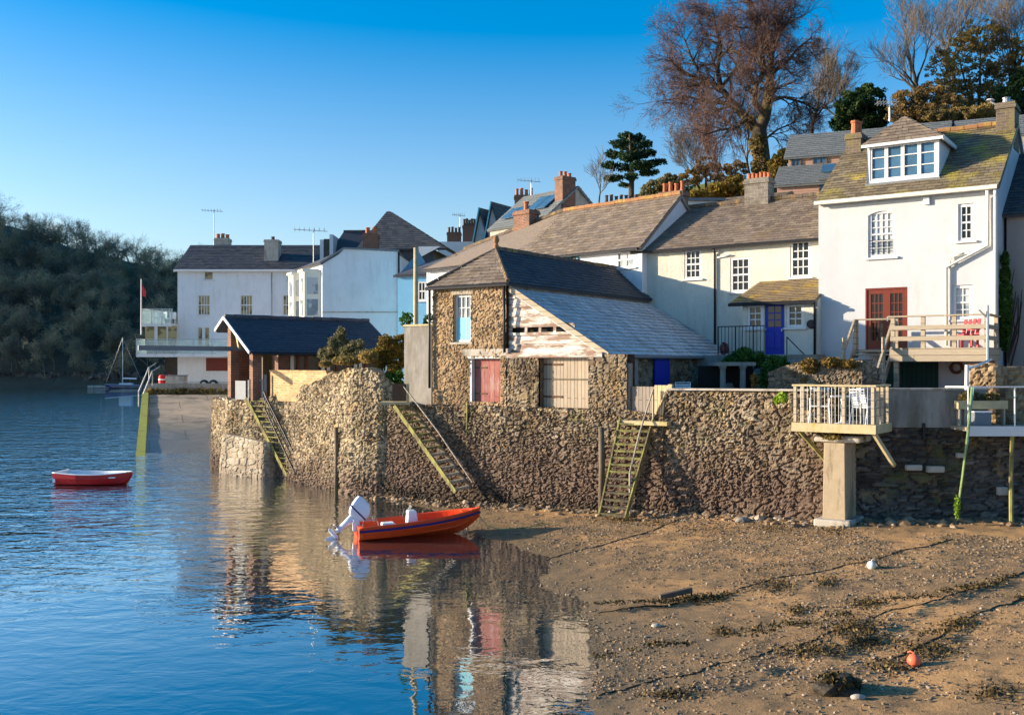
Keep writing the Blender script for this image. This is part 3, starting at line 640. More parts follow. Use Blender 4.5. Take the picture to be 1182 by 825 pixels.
for k in range(5):
    r_ = random.Random(50 + k); o = []; grow(r_, Vector((0, 0, 0)), (r_.uniform(-.1, .1), 0, 1), 4.6, .26, 4, o, .8, .08, .68, (4, 5), 3, .16, .022); vv, ff = [], []
    for pts, rs, lv in o:
        for a in range(len(pts) - 1):
            p, q = pts[a], pts[a + 1]; d = (q - p).normalized(); s_ = d.cross(Vector((rg.uniform(-.5, .5), 1, rg.uniform(-.5, .5)))).normalized() * rs[a] * .9
            n = len(vv); vv += [p - s_, p + s_, q + s_ * .7, q - s_ * .7]; ff.append([n, n + 1, n + 2, n + 3])
    airy.append((np.array([tuple(a) for a in vv]), np.array(ff)))
spots = []
for yy in np.arange(211, 352, 4.3):
    for xx in np.arange(-200, -28, 4.0):
        spots.append((xx + rg.uniform(-2.4, 2.4), yy + rg.uniform(-2.4, 2.4)))
for (x, y) in spots:
    if x / y * F + CX < -60 or x / y * F + CX > 400: continue
    crest = y > 286
    if crest and rg.random() < .5: continue
    pv, pf = airy[rg.integers(5)] if crest else protos[rg.integers(7)]; a = rg.uniform(0, 6.28); sc = rg.uniform(.55, 1.0) * (1.0 if not crest else 1.05); c, s_ = math.cos(a), math.sin(a)
    z = float(zhill(np.array([x]), np.array([y]))[0]) - .3
    vx = pv * sc; V.append(np.stack([vx[:, 0] * c - vx[:, 1] * s_ + x, vx[:, 0] * s_ + vx[:, 1] * c + y, vx[:, 2] + z], 1)); Q.append(pf + nv); nv += len(pv)
o = npmesh('winter_wood', np.concatenate(V), np.concatenate(Q), 'wood_far'); tag(o, 'bare winter woodland covering the hill across the water', 'woodland', None, 'stuff')
# rocky foreshore under the wood
rubble('shore_bank', [(-190, 214), (-140, 210), (-100, 212), (-60, 211), (-30, 214)], -1, 3.2, 'rubble_dark', None, (), .9, 1.6, 3.2, 1.5, 4)['kind'] = 'structure'

# near hillside behind the village and yards
def zside(x, y):
    f = np.clip((x + 4) / 20, 0, 1); f = f * f * (3 - 2 * f)
    return 2.6 + f * (np.clip((y - 43) * .5, 0, 16.3) - np.clip((y - 84) * .25, 0, 8)) + (vnoise(x, y, 5, 3) - .5) * .8 * np.clip((y - 47) / 6, 0, 1)
grid('hillside', np.arange(-6, 110, 2.), np.arange(45, 130, 2.), zside, 'grass')
G = Frame(-.17, 32.6, -35)            # the village grid: u to the right along the fronts, v into the hill
def flat(name, pts, z, mat='yard', th=.3):
    m = MB(); m.slab([(x, y, z) for x, y in pts], th); o = m.build(name, mat); o['kind'] = 'structure'; return o
flat('yard', [(-4.6, 35.8), (-2.72, 34.6), (-.1, 32.9), (3.6, 30.3), (8.2, 27.3), (24, 26.8), (24, 46), (4, 42), (-12, 60), (-8, 40)], 3.05)
flat('terrace', [(4.7, 40.2), (8.0, 35.2), (10.2, 33.9), (12, 34.6), (20, 36), (20, 47), (5, 48)], 4.85, 'yard', 1.9)
flat('quay', [(-27.9, 75.4), (-21.4, 75.4), (-15.2, 58), (-13.2, 47.2), (-8.6, 43.9), (-4.6, 40), (-6, 64), (-6, 110), (-27.9, 110)], 2.9, 'concrete', 4)
flat('quay_apron', [(-13.6, 46.2), (-12.6, 43.9), (-10.9, 42.7), (-9.3, 42.2), (-6.9, 38.6), (-4.8, 36.0), (-4.3, 40), (-9, 46), (-13, 50)], 3.2, 'concrete', 2)

# ------------------------------------------------------------------ sea walls
def rocktop(a, s0): return lambda s: (vnoise(s, s * 0, .5, 7) - .5) * a
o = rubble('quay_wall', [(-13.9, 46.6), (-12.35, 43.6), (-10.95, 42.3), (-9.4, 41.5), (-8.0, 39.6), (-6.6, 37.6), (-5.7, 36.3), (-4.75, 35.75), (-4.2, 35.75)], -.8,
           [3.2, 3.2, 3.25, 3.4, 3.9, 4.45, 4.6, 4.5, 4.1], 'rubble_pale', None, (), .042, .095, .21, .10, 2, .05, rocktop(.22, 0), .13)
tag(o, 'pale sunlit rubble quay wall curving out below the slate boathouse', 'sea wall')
o = rubble('sea_wall', [(-4.35, 35.55), (-3.3, 34.76), (-2.72, 34.36), (-.17, 32.6), (3.49, 30.0), (4.5, 29.3), (4.54, 29.27), (8.1, 26.8), (8.6, 26.5)], -.6, [3.35, 3.3, 3.35, 3.35, 3.35, 3.2, 3.93, 3.97, 3.97], 'rubble', None, (), .036, .10, .22, .085, 5, .06, warp=.12)
tag(o, 'long brown rubble sea wall below the stone shed with its timber ladders', 'sea wall')
m = MB(); a, b = Vector((4.6, 29.3, 3.985)), Vector((8.45, 26.63, 4.02)); m.bar(a, b, .42, .06); m.build('coping', 'concrete', o, bevel=.015)
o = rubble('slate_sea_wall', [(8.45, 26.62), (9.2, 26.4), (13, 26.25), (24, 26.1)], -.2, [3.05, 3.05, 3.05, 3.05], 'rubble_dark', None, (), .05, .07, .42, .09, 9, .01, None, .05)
tag(o, 'dark shaded slate sea wall to the right of the concrete pillar', 'sea wall')
m = MB()
for px, py, w_, h_ in ((1053, 539, .42, .15), (1078, 541, .46, .17), (1107, 525, .22, .13), (1155, 566, .26, .22)):
    Y = 26.2; m.box(PX(px, Y) - w_ / 2, PX(px, Y) + w_ / 2, Y - .16, Y, PZ(py, Y) - h_ / 2, PZ(py, Y) + h_ / 2)
m.build('block_stones', 'concrete', o, bevel=.03)
# rendered parapet right of the deck
t = thing('parapet', 'stained grey rendered parapet between the wooden deck and white post', 'parapet', (9.6, 26.35, 3.05))
m = MB(); m.box(-.4, 4.0 - 1.05, -.1, .12, 0, .98); m.build('render', 'grey_render', t); m = MB(); m.box(-.43, 2.98, -.14, .16, .985, 1.04); m.build('coping', 'concrete', t, bevel=.01)
for x in (1.2, 2.3): MB().box(x, x + .07, -.16, -.105, -.32, .12).build('drain_spout', 'black', t)

# slipway
t = thing('slipway', 'broad stained concrete slipway running down into the water', 'slipway', (0, 0, 0))
t['kind'] = 'structure'
del t['category']; del t['label']
m = MB(); A = [(-27.7, 75, 2.5), (-20.8, 75, 2.5), (-12.6, 47, -.7), (-17.7, 47, -.7)]
nu, nv_ = 6, 40; n0 = len(m.v)
for j in range(nv_ + 1):
    for i in range(nu + 1):
        p = Vector(A[0]).lerp(Vector(A[1]), i / nu).lerp(Vector(A[3]).lerp(Vector(A[2]), i / nu), j / nv_); m.v.append((p.x, p.y, p.z + random.Random(i * 77 + j).uniform(-.025, .025)))
for j in range(nv_):
    for i in range(nu): a = n0 + j * (nu + 1) + i; m.f.append([a, a + 1, a + nu + 2, a + nu + 1])
m.build('ramp', 'slip', t)
m = MB(); m.bar((-27.6, 75, 2.2), (-17.6, 47, -.95), .45, .9); m.build('kerb', 'algae', t)
m = MB(); m.box(-27.6, -20.5, 75.0, 75.36, 1.5, 3.3); o = m.build('slip_wall', 'grey_render'); tag(o, 'low mossy quay wall across the head of the slipway', 'quay wall')
foliage('weeds', o, [(x, 74.9, 2.5, .5, .15, .5) for x in np.linspace(-27.2, -21, 12)], 900, .13, 'olive', 3)
for k, (x, y, h) in enumerate(((-15.7, 52.2, 1.0), (-15.2, 52.4, 1.1), (-14.3, 53, .8))):
    z0 = -.1; m = MB().tube([(x, y, -.6), (x + .05, y, h * .6), (x + .25 if k else x, y, h * .6 + (.3 if k else .4))], .035, 6); o = m.build('mooring_stake', 'rust'); tag(o, 'thin rusty stake standing in shallow water at the foot of the slipway', 'stake', 'stakes in the slipway shallows')
t = thing('slip_railing', 'galvanised handrail curving over the head of the slipway edge', 'railing', (0, 0, 0))
m = MB(); pts = [P(160, 452, 73), P(172, 424, 74), P(180, 419, 75)]; pts2 = [P(165, 456, 73), P(176, 428, 74), P(184, 423, 75)]
m.tube(pts, .05, 6); m.build('rail', 'metal', t); m = MB(); m.tube(pts2, .05, 6); m.build('rail', 'metal', t)
for p in (pts[0], pts[1], pts2[1]): MB().tube([p, (p[0], p[1], p[2] - 1.1)], .04, 6).build('post', 'metal', t)

# ------------------------------------------------------------------ stone shed (local frame = G)
SB = G.thing('stone_shed', 'old rubble boat store with slate roofs and a low timber clad lean-to', 'boat store')
ue = -3.11                                       # left end of the hip wall
def Gs(px, py, v=0): return G.hit(px, py, v)
q_red = G.rect(543, 579, 413, 464); q_win = G.rect(524, 544, 340, 395); q_hat = G.rect(623, 680, 407, 472)
wl = lambda u: G.w(u, 0)
hol = lambda q, off: (q[0] - off, q[1] - off, q[2], q[3])
rubble('wall', [wl(ue), wl(0)], 3.3, 7.42, 'rubble_up', SB, [hol(q_win, ue), hol(q_red, ue)], .036, .05, .18, .08, 12, 0, warp=.12)
rubble('wall', [wl(.02), wl(4.47)], 3.3, 5.02, 'rubble', SB, [hol(q_hat, .02)], .036, .06, .19, .085, 15, 0, warp=.12)
m = MB(); VB = 10.05
m.poly([(ue, .0, 3), (ue, VB, 3), (ue, VB, 7.4), (ue, .0, 7.4)]); m.poly([(0.01, .1, 5), (0.01, VB, 5), (0.01, VB, 7.4), (0.01, .1, 7.4)]); m.poly([(ue, VB, 3), (0, VB, 3), (0, VB, 7.4), (ue / 2, VB, 8.7), (ue, VB, 7.4)])
m.poly([(0.01, VB, 3), (3.55, VB, 3), (3.55, VB, 5.0), (0.01, VB, 7.1)])
m.build('side_wall', 'grey_render', SB)
rubble('wall', [G.w(3.5, .35), G.w(3.5, VB)], 3.0, 5.05, 'rubble', SB, (), .06, .07, .26, .16, 19, 0)
# roofs
ov = .16; apx = (ue / 2, 1.55, 8.74); rb = (ue / 2, VB + .1, 8.74); ze = 7.36
roofplane(SB, (ue - ov, -ov, ze), (ov, -ov, ze), apx, apx, 'slate_brown', seed=21)
roofplane(SB, (ov, -ov, ze), (ov, VB + .1, ze), rb, apx, 'slate_dark', seed=22)
roofplane(SB, (ue - ov, VB + .1, ze), (ue - ov, -ov, ze), apx, rb, 'slate_dark', seed=23)
ridge(SB, apx, rb, 'ridgedark'); 
for e_ in ((ov, -ov, ze), (ue - ov, -ov, ze)): ridge(SB, (e_[0], e_[1], e_[2] + .08), apx, 'ridgedark', .07)
MB().lathe([(.09, 0), (.1, .1), (.06, .16), (.1, .22), (.12, .3), (.07, .42), (.02, .46)], (apx[0], apx[1], apx[2] + .02), 10).build('finial', 'ridge', SB)
# lean-to
LU, zl, zt = 3.72, 5.0, 7.18
ltv = .12
roofplane(SB, (LU, ltv - .12, zl), (LU, VB + .15, zl), (.1, VB + .15, zt), (.1, ltv - .12, zt), 'slate_wash', .34, .24, .09, 25)
m = MB(); n = 8
for i in range(n):
    t0, t1 = i / n, (i + .93) / n; m.bar((LU - (LU - .1) * t0, VB + .28, zl + (zt - zl) * t0 + .09), (LU - (LU - .1) * t1, VB + .28, zl + (zt - zl) * t1 + .12), .26, .07)
m.build('verge_coping', 'lead', SB)
# weatherboard gable: separate overlapping boards
m = MB(); zs = 5.08; nb = 7; hb = (7.16 - zs) / nb
def vu(z): return .1 + (zt - z) / (zt - zl) * (LU - .1) - .02
for i in range(nb):
    z0, z1 = zs + i * hb, zs + (i + 1) * hb + .03
    if i == 2:
        continue
    a0, a1, b1 = .03, vu(z0), max(.05, vu(z1)); y0, y1 = ltv - .06, ltv - .02
    m.v += [(a0, y0, z0), (a1, y0, z0), (b1, y1, z1), (a0, y1, z1), (a0, y0 + .04, z0), (a1, y0 + .04, z0), (b1, y1 + .03, z1), (a0, y1 + .03, z1)]
    k = len(m.v) - 8; m.f += [[k, k + 1, k + 2, k + 3], [k, k + 4, k + 5, k + 1], [k + 1, k + 5, k + 6, k + 2]]
z0, z1 = zs + 2 * hb, zs + 3 * hb
for x0, x1 in ((.03, .16), (.66, .76), (1.2, 1.3), (1.76, 1.86), (2.34, 2.55)): m.box(x0, x1, ltv - .05, ltv - .01, z0, z1)
m.box(.03, 2.6, ltv - .052, ltv - .012, z0 - .02, z0 + .07); m.box(.03, 2.5, ltv - .051, ltv - .011, z1 - .06, z1 + .04)
m.build('weatherboard', 'clap', SB)
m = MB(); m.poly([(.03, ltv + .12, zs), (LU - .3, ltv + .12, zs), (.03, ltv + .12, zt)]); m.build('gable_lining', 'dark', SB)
m = MB(); m.bar((.08, ltv - .10, zt + .03), (LU + .05, ltv - .10, zl - .0), .05, .17); m.build('bargeboard', 'woodh', SB)
m = MB(); m.box(.02, LU - .1, ltv - .2, ltv - .05, 4.93, 5.09); m.build('lintel_board', 'clap', SB)
# openings
def fill(par, T, q, mat, dep, name): m = MB(); tbox(m, T, q[0], q[1], -dep - .05, -dep, q[2], q[3]); return m.build(name, mat, par)
d = fill(SB, TF(0), (q_red[0] + .09, q_red[1], q_red[2], q_red[3] - .05), 'reddoor', .14, 'red_shutter'); d['label'] = 'faded red plank shutter'
m = MB(); tbox(m, TF(0), q_red[0], q_red[0] + .07, -.15, .03, q_red[2] - .1, q_red[3]); tbox(m, TF(0), q_red[0] - .08, q_red[1] + .08, -.15, .06, q_red[3] - .02, q_red[3] + .06); m.build('frame', 'paint', d)
m = MB(); tbox(m, TF(0), q_red[0] - .3, q_red[1] + .35, -.1, .07, q_red[3] + .065, q_red[3] + .3); m.build('lintel', 'concrete', SB, bevel=.02)
h = fill(SB, TF(0), (q_hat[0] + .02, q_hat[1] - .02, q_hat[2], q_hat[3]), 'hatch', .18, 'plank_hatch'); h['label'] = 'tall weathered grey plank hatch'
m = MB(); zm = (q_hat[2] + q_hat[3]) / 2 + .05; tbox(m, TF(0), q_hat[0] + .02, q_hat[1] - .02, -.178, -.15, zm - .02, zm + .02); m.build('hatch_bar', 'wooddark', h)
m = MB(); tbox(m, TF(0), q_hat[0] - .06, q_hat[1] + .06, -.2, .1, q_hat[2] - .09, q_hat[2] - .005); m.build('hatch_sill', 'woodyel', h)
fr = window(SB, TF(0), q_win, 3, 4, 'paint', 'glassc', .08, .03, .13, True, 'concrete', False, 'white framed loading window with pale blue lower boards')
m = MB(); zc = q_win[2] + (q_win[3] - q_win[2]) * .52; tbox(m, TF(0), q_win[0] + .08, q_win[1] - .08, -.125, -.08, q_win[2] + .07, zc); m.build('blue_panel', 'cyan', fr)
m = MB(); tbox(m, TF(0), q_win[0] - .1, q_win[1] + .1, -.1, .05, q_win[3] + .005, q_win[3] + .16); m.build('lintel', 'wood', SB)
gutter(SB, (ue - ov, -ov - .05, ze - .05), (ov, -ov - .05, ze - .05)); pipe(SB, [(ue - .05, -.14, ze - .08), (ue - .05, -.14, 3.9)]); pipe(SB, [(.0, -.16, ze - .1), (.02, -.16, 5.1)])
gutter(SB, (LU + .05, 0, zl - .04), (LU + .05, VB, zl - .04), 'lead')
pipe(SB, [(q_red[0] - .04, -.12, q_red[2]), (q_red[0] - .04, -.14, 2.0), (q_red[0] - .02, -.2, .5)], 'woodgreen', .03)
for z in (q_red[2] + .25, q_red[3] - .35): m = MB(); tbox(m, TF(0), q_red[0] + .12, q_red[0] + .6, -.139, -.125, z, z + .05); m.build('strap_hinge', 'rust', d)
for z in (q_hat[2] + .35, q_hat[3] - .4): m = MB(); tbox(m, TF(0), q_hat[0] + .05, q_hat[0] + .75, -.178, -.16, z, z + .06); m.build('strap_hinge', 'rust', h)
# right side under the lean-to eaves
TR0 = TR(3.62)
v0 = .15
m = MB(); tbox(m, TR0, .45, 2.2, 0, .04, 4.05, 4.95); m.build('rendered_panel', 'grey_render', SB)['label'] = 'smooth beige panel under the lean-to eaves'
m = MB(); tbox(m, TR0, 1.1, 1.45, .04, .07, 4.62, 4.86); m.build('vent', 'navy', SB)
m = MB(); tbox(m, TR0, 3.4, 4.5, 0, .05, 3.05, 4.93); m.build('door', 'bluedoor', SB)['label'] = 'plain blue door in the lean-to side'
# gate beside the shed above the ladder
t = G.thing('yard_gate', 'weathered grey and pale plank gate at the top of the middle ladder', 'gate', 0)
q = G.rect(729, 758, 447, 482, .1); m = MB(); m.box(q[0], q[1], .08, .13, 3.05, 4.05); m.build('panel', 'gate', t)
q2 = G.rect(756, 772, 448, 480, .02); m = MB(); m.box(q2[0], q2[1], .0, .06, 3.08, 4.1); m.build('panel', 'gate2', t)
m = MB(); m.box(q[0] - .2, q[0] - .02, .0, .2, 3.05, 4.75); m.build('post', 'gate', t); m = MB(); m.box(q2[1], q2[1] + .12, -.03, .1, 3.0, 4.13); m.build('post', 'woodyel', t)
m = MB(); m.bar((q2[0] + .02, -.025, 3.15), (q2[1] - .02, -.025, 4.0), .07, .03); m.build('brace', 'gate2', t)
m = MB(); m.box(q[0] - .2, q2[1] + .15, -.42, .25, 2.93, 3.045); m.build('threshold', 'woodyel', t)
# rendered block left of the shed
t = thing('rendered_pier', 'stained grey rendered wall end left of the stone shed', 'wall', (-3.25, 35.0, 0), -35)
m = MB(); m.box(-.62, .62, -.1, .4, 3.2, 6.05); m.build('render', 'grey_render', t); m = MB(); m.box(-.66, .66, -.14, .44, 6.053, 6.12); m.build('coping', 'woodyel', t)
o = thing('shrub', 'small green shrub growing on top of the rendered pier', 'shrub', (-3.55, 35.4, 6.1)); foliage('leaves', o, [(-.2, 0, .2, .25, .25, .3), (.6, 0, .15, .2, .2, .3)], 260, .07, 'green', 4); MB().tube([(-.2, 0, 0), (-.2, 0, .3)], .02, 5).build('stem', 'bark', o)

# ------------------------------------------------------------------ boathouse
BHd = 38 * 1.0; bx, by = PX(268, 44), 44.0
B = Frame(bx, by, 38)                          # u along the ridge away to the right, -v towards the eaves facing the water
BH = B.thing('boathouse', 'brick boathouse with open porch and dark slate roof on the quay', 'boathouse')
zr, ze, LB = 6.78, 5.28, 6.6
roofplane(BH, (-.35, -2.75, ze - .06), (LB + .3, -2.75, ze - .06), (LB + .3, 0, zr), (-.35, 0, zr), 'slate_blue', .3, .2, .1, 31)
roofplane(BH, (LB + .3, 1.0, zr - .55), (-.35, 1.0, zr - .55), (-.35, 0, zr), (LB + .3, 0, zr), 'slate_blue', .3, .2, .1, 32)
ridge(BH, (-.35, 0, zr + .06), (LB + .3, 0, zr + .06), 'slate_blue', .1)
m = MB(); m.bar((-.40, -2.8, ze - .07), (-.40, 0, zr - .0), .05, .13); m.bar((-.40, 0, zr - .0), (-.40, 1.0, zr - .55), .05, .13); m.build('bargeboard', 'paint', BH)
m = MB(); m.bar((.1, -.05, zr - .2), (.1, -.6, 5.4), .12, .12); m.bar((.1, -.05, zr - .4), (.1, .6, zr - .5), .12, .12); m.build('king_post', 'woodyel', BH)
m = MB(); m.box(-.1, .3, -.1, .25, 3.2, zr - .35); m.build('brick_column', 'brick', BH); m = MB(); m.box(-.1, .3, -2.45, -2.1, 3.2, ze + .1); m.build('brick_column', 'brick', BH)
m = MB(); m.box(1.5, LB, -1.9, -1.7, 3.2, 3.95); m.box(1.5, 1.85, -1.9, -1.7, 3.95, 5.42); m.box(1.3, 1.5, -1.9, .9, 3.2, 5.3); m.poly([(1.3, -1.9, 5.3), (1.3, .9, 5.3), (1.3, .9, 6.1), (1.3, 0, zr - .12), (1.3, -1.9, 5.7)]); m.box(.3, 1.3, .8, .9, 3.2, 6.05); m.box(1.5, LB, .8, .9, 3.2, 6.05); m.box(LB - .1, LB, -1.7, .8, 3.2, 5.4)
m.build('wall', 'brick', BH)
m = MB(); m.box(.9, 1.28, -1.2, -.9, 3.2, 5.2); m.build('door', 'wooddark', BH)
m = MB()
for a in (1.86, 3.35, 3.62, 5.0, 5.25, 6.3): m.box(a, a + .17, -1.94, -1.76, 3.95, 5.36)
m.box(1.86, LB, -1.93, -1.77, 5.3, 5.42); fo = m.build('window', 'metal', BH); m = MB(); m.box(1.9, LB, -1.84, -1.82, 3.95, 5.3); m.build('pane', 'glass', fo)
m = MB()
for a in (2.2, 2.6, 4.1, 5.6): m.box(a, a + .12, -1.87, -1.845, 4.0, 5.2)
m.build('mullion', 'mahog', fo)
gutter(BH, (-.3, -2.82, ze - .12), (LB + .2, -2.82, ze - .12))
MB().bar((-4.2, -.4, 5.05 + .35), (1.3, -.4, 5.05 + .35), .14, .2).build('hoist_beam', 'lead', BH)
# brick parapet in front
t = thing('brick_parapet', 'orange brick parapet glowing in the sun in front of the boathouse', 'parapet', (0, 0, 0))
A_ = Vector((-10.15, 42.05, 0)); B_ = Vector((-7.15, 38.75, 0)); m = MB(); d = (B_ - A_).normalized(); n_ = Vector((d.y, -d.x, 0)) * .13
A_ -= n_ * .4; B_ -= n_ * .4
for (z0, z1) in ((3.2, 4.42),): m.v += [tuple(A_ + n_ + Vector((0, 0, z0))), tuple(B_ + n_ + Vector((0, 0, z0))), tuple(B_ - n_ + Vector((0, 0, z0))), tuple(A_ - n_ + Vector((0, 0, z0)))] + [tuple(A_ + n_ + Vector((0, 0, z1))), tuple(B_ + n_ + Vector((0, 0, z1))), tuple(B_ - n_ + Vector((0, 0, z1))), tuple(A_ - n_ + Vector((0, 0, z1)))]
m.f += [[0, 1, 5, 4], [1, 2, 6, 5], [2, 3, 7, 6], [3, 0, 4, 7], [4, 5, 6, 7]]; m.build('brickwork', 'brickorange', t)
m = MB(); m.bar(A_ + Vector((0, 0, 4.45)), B_ + Vector((0, 0, 4.45)), .34, .06); m.build('coping', 'brickorange', t)
# porch rail panel
t = thing('porch_rail', 'grey sheet panel and thin rail at the boathouse porch edge', 'railing', (0, 0, 0))
m = MB(); p, q = Vector(P(272, 455, 42.9)), Vector(P(284, 455, 42.3)); p.z = q.z = 3.2; m.bar(p + Vector((0, 0, .42)), q + Vector((0, 0, .42)), .04, .8); m.build('panel', 'lead', t)
for px in (287, 292, 303): p = Vector(P(px, 455, 42.2)); MB().tube([(p.x, p.y, 3.2), (p.x, p.y, 4.05)], .025, 6).build('post', 'metal', t)
p, q = Vector(P(287, 455, 42.2)), Vector(P(303, 455, 42.2)); MB().tube([(p.x, p.y, 4.05), (q.x, q.y, 4.05)], .025, 6).build('rail', 'metal', t)
m = MB(); p, q = Vector(P(305, 455, 41.9)), Vector(P(308, 455, 41.9)); m.box(p.x, q.x, 41.8, 41.9, 3.2, 4.3); m.build('side_panel', 'lead', t)
# masonry buttress
t = thing('buttress', 'sloping pale masonry buttress at the waterline left of the stairs', 'buttress', (0, 0, 0))
lo = [P(249, 546, 42.8), P(303, 551, 41.0), (-9.0, 43.2, -.3), (-11.6, 45, -.3)]; hi = [P(256, 500, 43.2), P(306, 508, 41.4), (-9.2, 43.4, 1.35), (-11.4, 45, 1.6)]
rubble('masonry', [(-11.9, 44.6), (-12.45, 43.1), (-12.4, 42.9), (-10.3, 41.35), (-10.1, 41.4), (-9.4, 42.4)], -.6, [1.7, 1.75, 1.75, 1.5, 1.5, 1.3], 'buttress', t, (), .045, .04, .32, .17, 41, .1, None, .1, 1.0)

# ------------------------------------------------------------------ ladders
def ladder(name, label, topL, topR, botL, botR, n, mats, rail=None, tw=.05, td=.16, sw=.045, sh=.14, thick=.05):
    t = thing(name, label, 'ladder', botL)
    o = Vector(botL); TL_, TR_, BL, BR = (Vector(q) - o for q in (topL, topR, botL, botR))
    MB().bar(TL_, BL, sw, sh).build('stringer', mats[0], t); MB().bar(TR_, BR, sw, sh).build('stringer', mats[1], t)
    for i in range(n):
        k = (i + .5) / n; p, q = TL_.lerp(BL, k), TR_.lerp(BR, k); hd = (BL - TL_); hd.z = 0; hd = hd.normalized()
        m = MB(); d = (q - p).normalized(); c = [p - hd * td / 2, q - hd * td / 2, q + hd * td / 2, p + hd * td / 2]
        m.slab([tuple(x) for x in c], thick); m.build('tread', mats[2] if k < .55 else mats[3], t)
    if rail:
        pts = [Vector(x) - o for x in rail]; MB().tube(pts, .03, 6).build('handrail', 'wood', t)
        for x in (pts[0], pts[-1]): MB().tube([x, x - Vector((0, 0, .95))], .03, 6).build('newel', 'wood', t)
    return t
# left stairs by the boathouse
ladder('quay_stairs', 'steep green slimed stairs below the boathouse porch', P(284, 459, 42.3), P(304, 459, 41.9), P(331, 549, 40.9), P(351, 553, 40.2), 15, ['woodgreen', 'wooddark', 'woodgreen', 'woodgreen'], None, td=.13)
t = thing('stair_rail', 'dark iron handrail beside the boathouse stairs', 'handrail', (0, 0, 0))
MB().tube([P(305, 452, 41.7), P(307, 458, 41.6), P(352, 548, 40.1)], .04, 6).build('rail', 'black', t)
MB().tube([P(305, 470, 41.7), P(340, 545, 40.3)], .035, 6).build('rail', 'black', t)
m = MB()
for i in range(9): k = i / 9; a = Vector(P(307, 458, 41.6)).lerp(Vector(P(352, 548, 40.1)), k); b = Vector(P(305, 470, 41.7)).lerp(Vector(P(340, 545, 40.3)), min(1, k + .05)); m.tube([a, b], .02, 5)
m.build('bars', 'black', t)
# middle stairs beside the wall
Y1 = 34.0
ladder('wall_stairs', 'mossy timber stairs lying against the sea wall under the red shutter', P(455, 468, 34.1), P(472, 466, 34.5), P(526, 568, 32.4), P(544, 564, 32.8), 13, ['woodgreen', 'wooddark', 'woodgreen', 'wood'], None, td=.2, thick=.07)
o = MB().tube([P(466, 446, 34.2), P(505, 497, 33.3), P(545, 556, 32.5)], .028, 6).build('hand_rope', 'wood'); tag(o, 'pale rope handrail stretched above the mossy stairs', 'rope')
t = thing('landing', 'small timber landing with a sheet metal screen at the head of the mossy stairs', 'landing', (0, 0, 0))
p = P(440, 462, 34.7); q = P(474, 462, 34.6); m = MB(); m.box(p[0], q[0], 34.2, 35.3, 3.33, 3.42); m.build('platform', 'woodyel', t)
a = P(453, 458, 34.25); b = P(469, 458, 34.25); m = MB(); m.box(a[0], b[0], 34.22, 34.26, 3.45, 4.05); m.build('screen', 'rust', t)
m = MB(); m.box(b[0] + .01, b[0] + .1, 34.2, 34.3, 3.42, 4.05); m.build('post', 'woodyel', t)
# right ladder
topL, topR, botL, botR = Vector(P(716, 484, 29.75)), Vector(P(754, 485, 29.35)), Vector(P(692, 595, 28.5)), Vector(P(722, 598, 28.2))
ladder('beach_ladder', 'steep timber ladder with one handrail from the plank gate down to the beach', topL, topR, botL, botR, 14, ['woodgreen', 'woodgreen', 'woodgreen', 'wooddark'], [P(754, 449, 29.4), P(738, 500, 28.95), P(727, 545, 28.6)], td=.17, thick=.06)
# piles
def pile(px, y0, y1, Y, r, mat, label, hooks=True):
    t = thing('mooring_pile', label, 'post', (PX(px, Y), Y, 0)); z0, z1 = PZ(y1, Y), PZ(y0, Y)
    MB().tube([(0, 0, z0 - .5), (.02, 0, (z0 + z1) / 2), (0, 0, z1)], [r, r * .95, r * .9], 10).build('shaft', mat, t, smooth=True)
    if hooks:
        for k in (.35, .72): MB().tube([(0, 0, z0 + (z1 - z0) * k), (.2, .25, z0 + (z1 - z0) * k + .03)], .035, 6).build('bracket', 'rust', t)
    return t
pile(388, 493, 568, 36.9, .085, 'wooddark', 'dark wet timber pile standing in the water before the quay wall')
pile(694, 493, 584, 29.6, .10, 'wooddark', 'brown timber pile on the beach left of the steep ladder')

# ------------------------------------------------------------------ row of cottages
W = Frame(5.38, 41.04, -35)
ROW = W.thing('cottage_row', 'cream rendered cottage row with brown slate roof and sash windows', 'cottages')
zeR, zrR, vr = 9.46, 11.45, 3.0
wins = [W.rect(790, 809.5, 288, 322), W.rect(843, 866, 297, 337), W.rect(912, 935.5, 277.5, 320)]
m = MB(); wallholes(m, TF(0), -.4, 10.4, 3.2, zeR, wins, .12); m.poly([(10.4, 0, 3), (10.4, 6.7, 3), (10.4, 6.7, zeR), (10.4, vr, zrR), (10.4, 0, zeR)]); m.poly([(-.4, 0, 3), (-.4, 6.7, 3), (-.4, 6.7, zeR), (-.4, vr, zrR), (-.4, 0, zeR)]); m.poly([(-.4, 6.7, 3), (10.4, 6.7, 3), (10.4, 6.7, zeR), (-.4, 6.7, zeR)])
m.build('wall', 'cream', ROW)
for q, (c, r) in zip(wins, ((3, 4), (3, 4), (3, 4))): window(ROW, TF(0), q, c, r, 'paint', 'glass', .09, .035, .09)
roofplane(ROW, (-.4, -.25, zeR - .12), (10.5, -.25, zeR - .12), (10.5, vr, zrR), (-.4, vr, zrR), 'slate_brown', .3, .2, .1, 41)
roofplane(ROW, (10.5, 6.9, zeR - .12), (-.4, 6.9, zeR - .12), (-.4, vr, zrR), (10.5, vr, zrR), 'slate_brown', .3, .2, .1, 42)
ridge(ROW, (-.4, vr, zrR + .07), (10.5, vr, zrR + .07), 'ridgedark')
gutter(ROW, (-.4, -.3, zeR - .16), (10.2, -.3, zeR - .16)); u8 = W.hit(826, 350)[0]; pipe(ROW, [(u8, -.22, zeR - .2), (u8, -.07, zeR - .4), (u8, -.07, 5.0)])
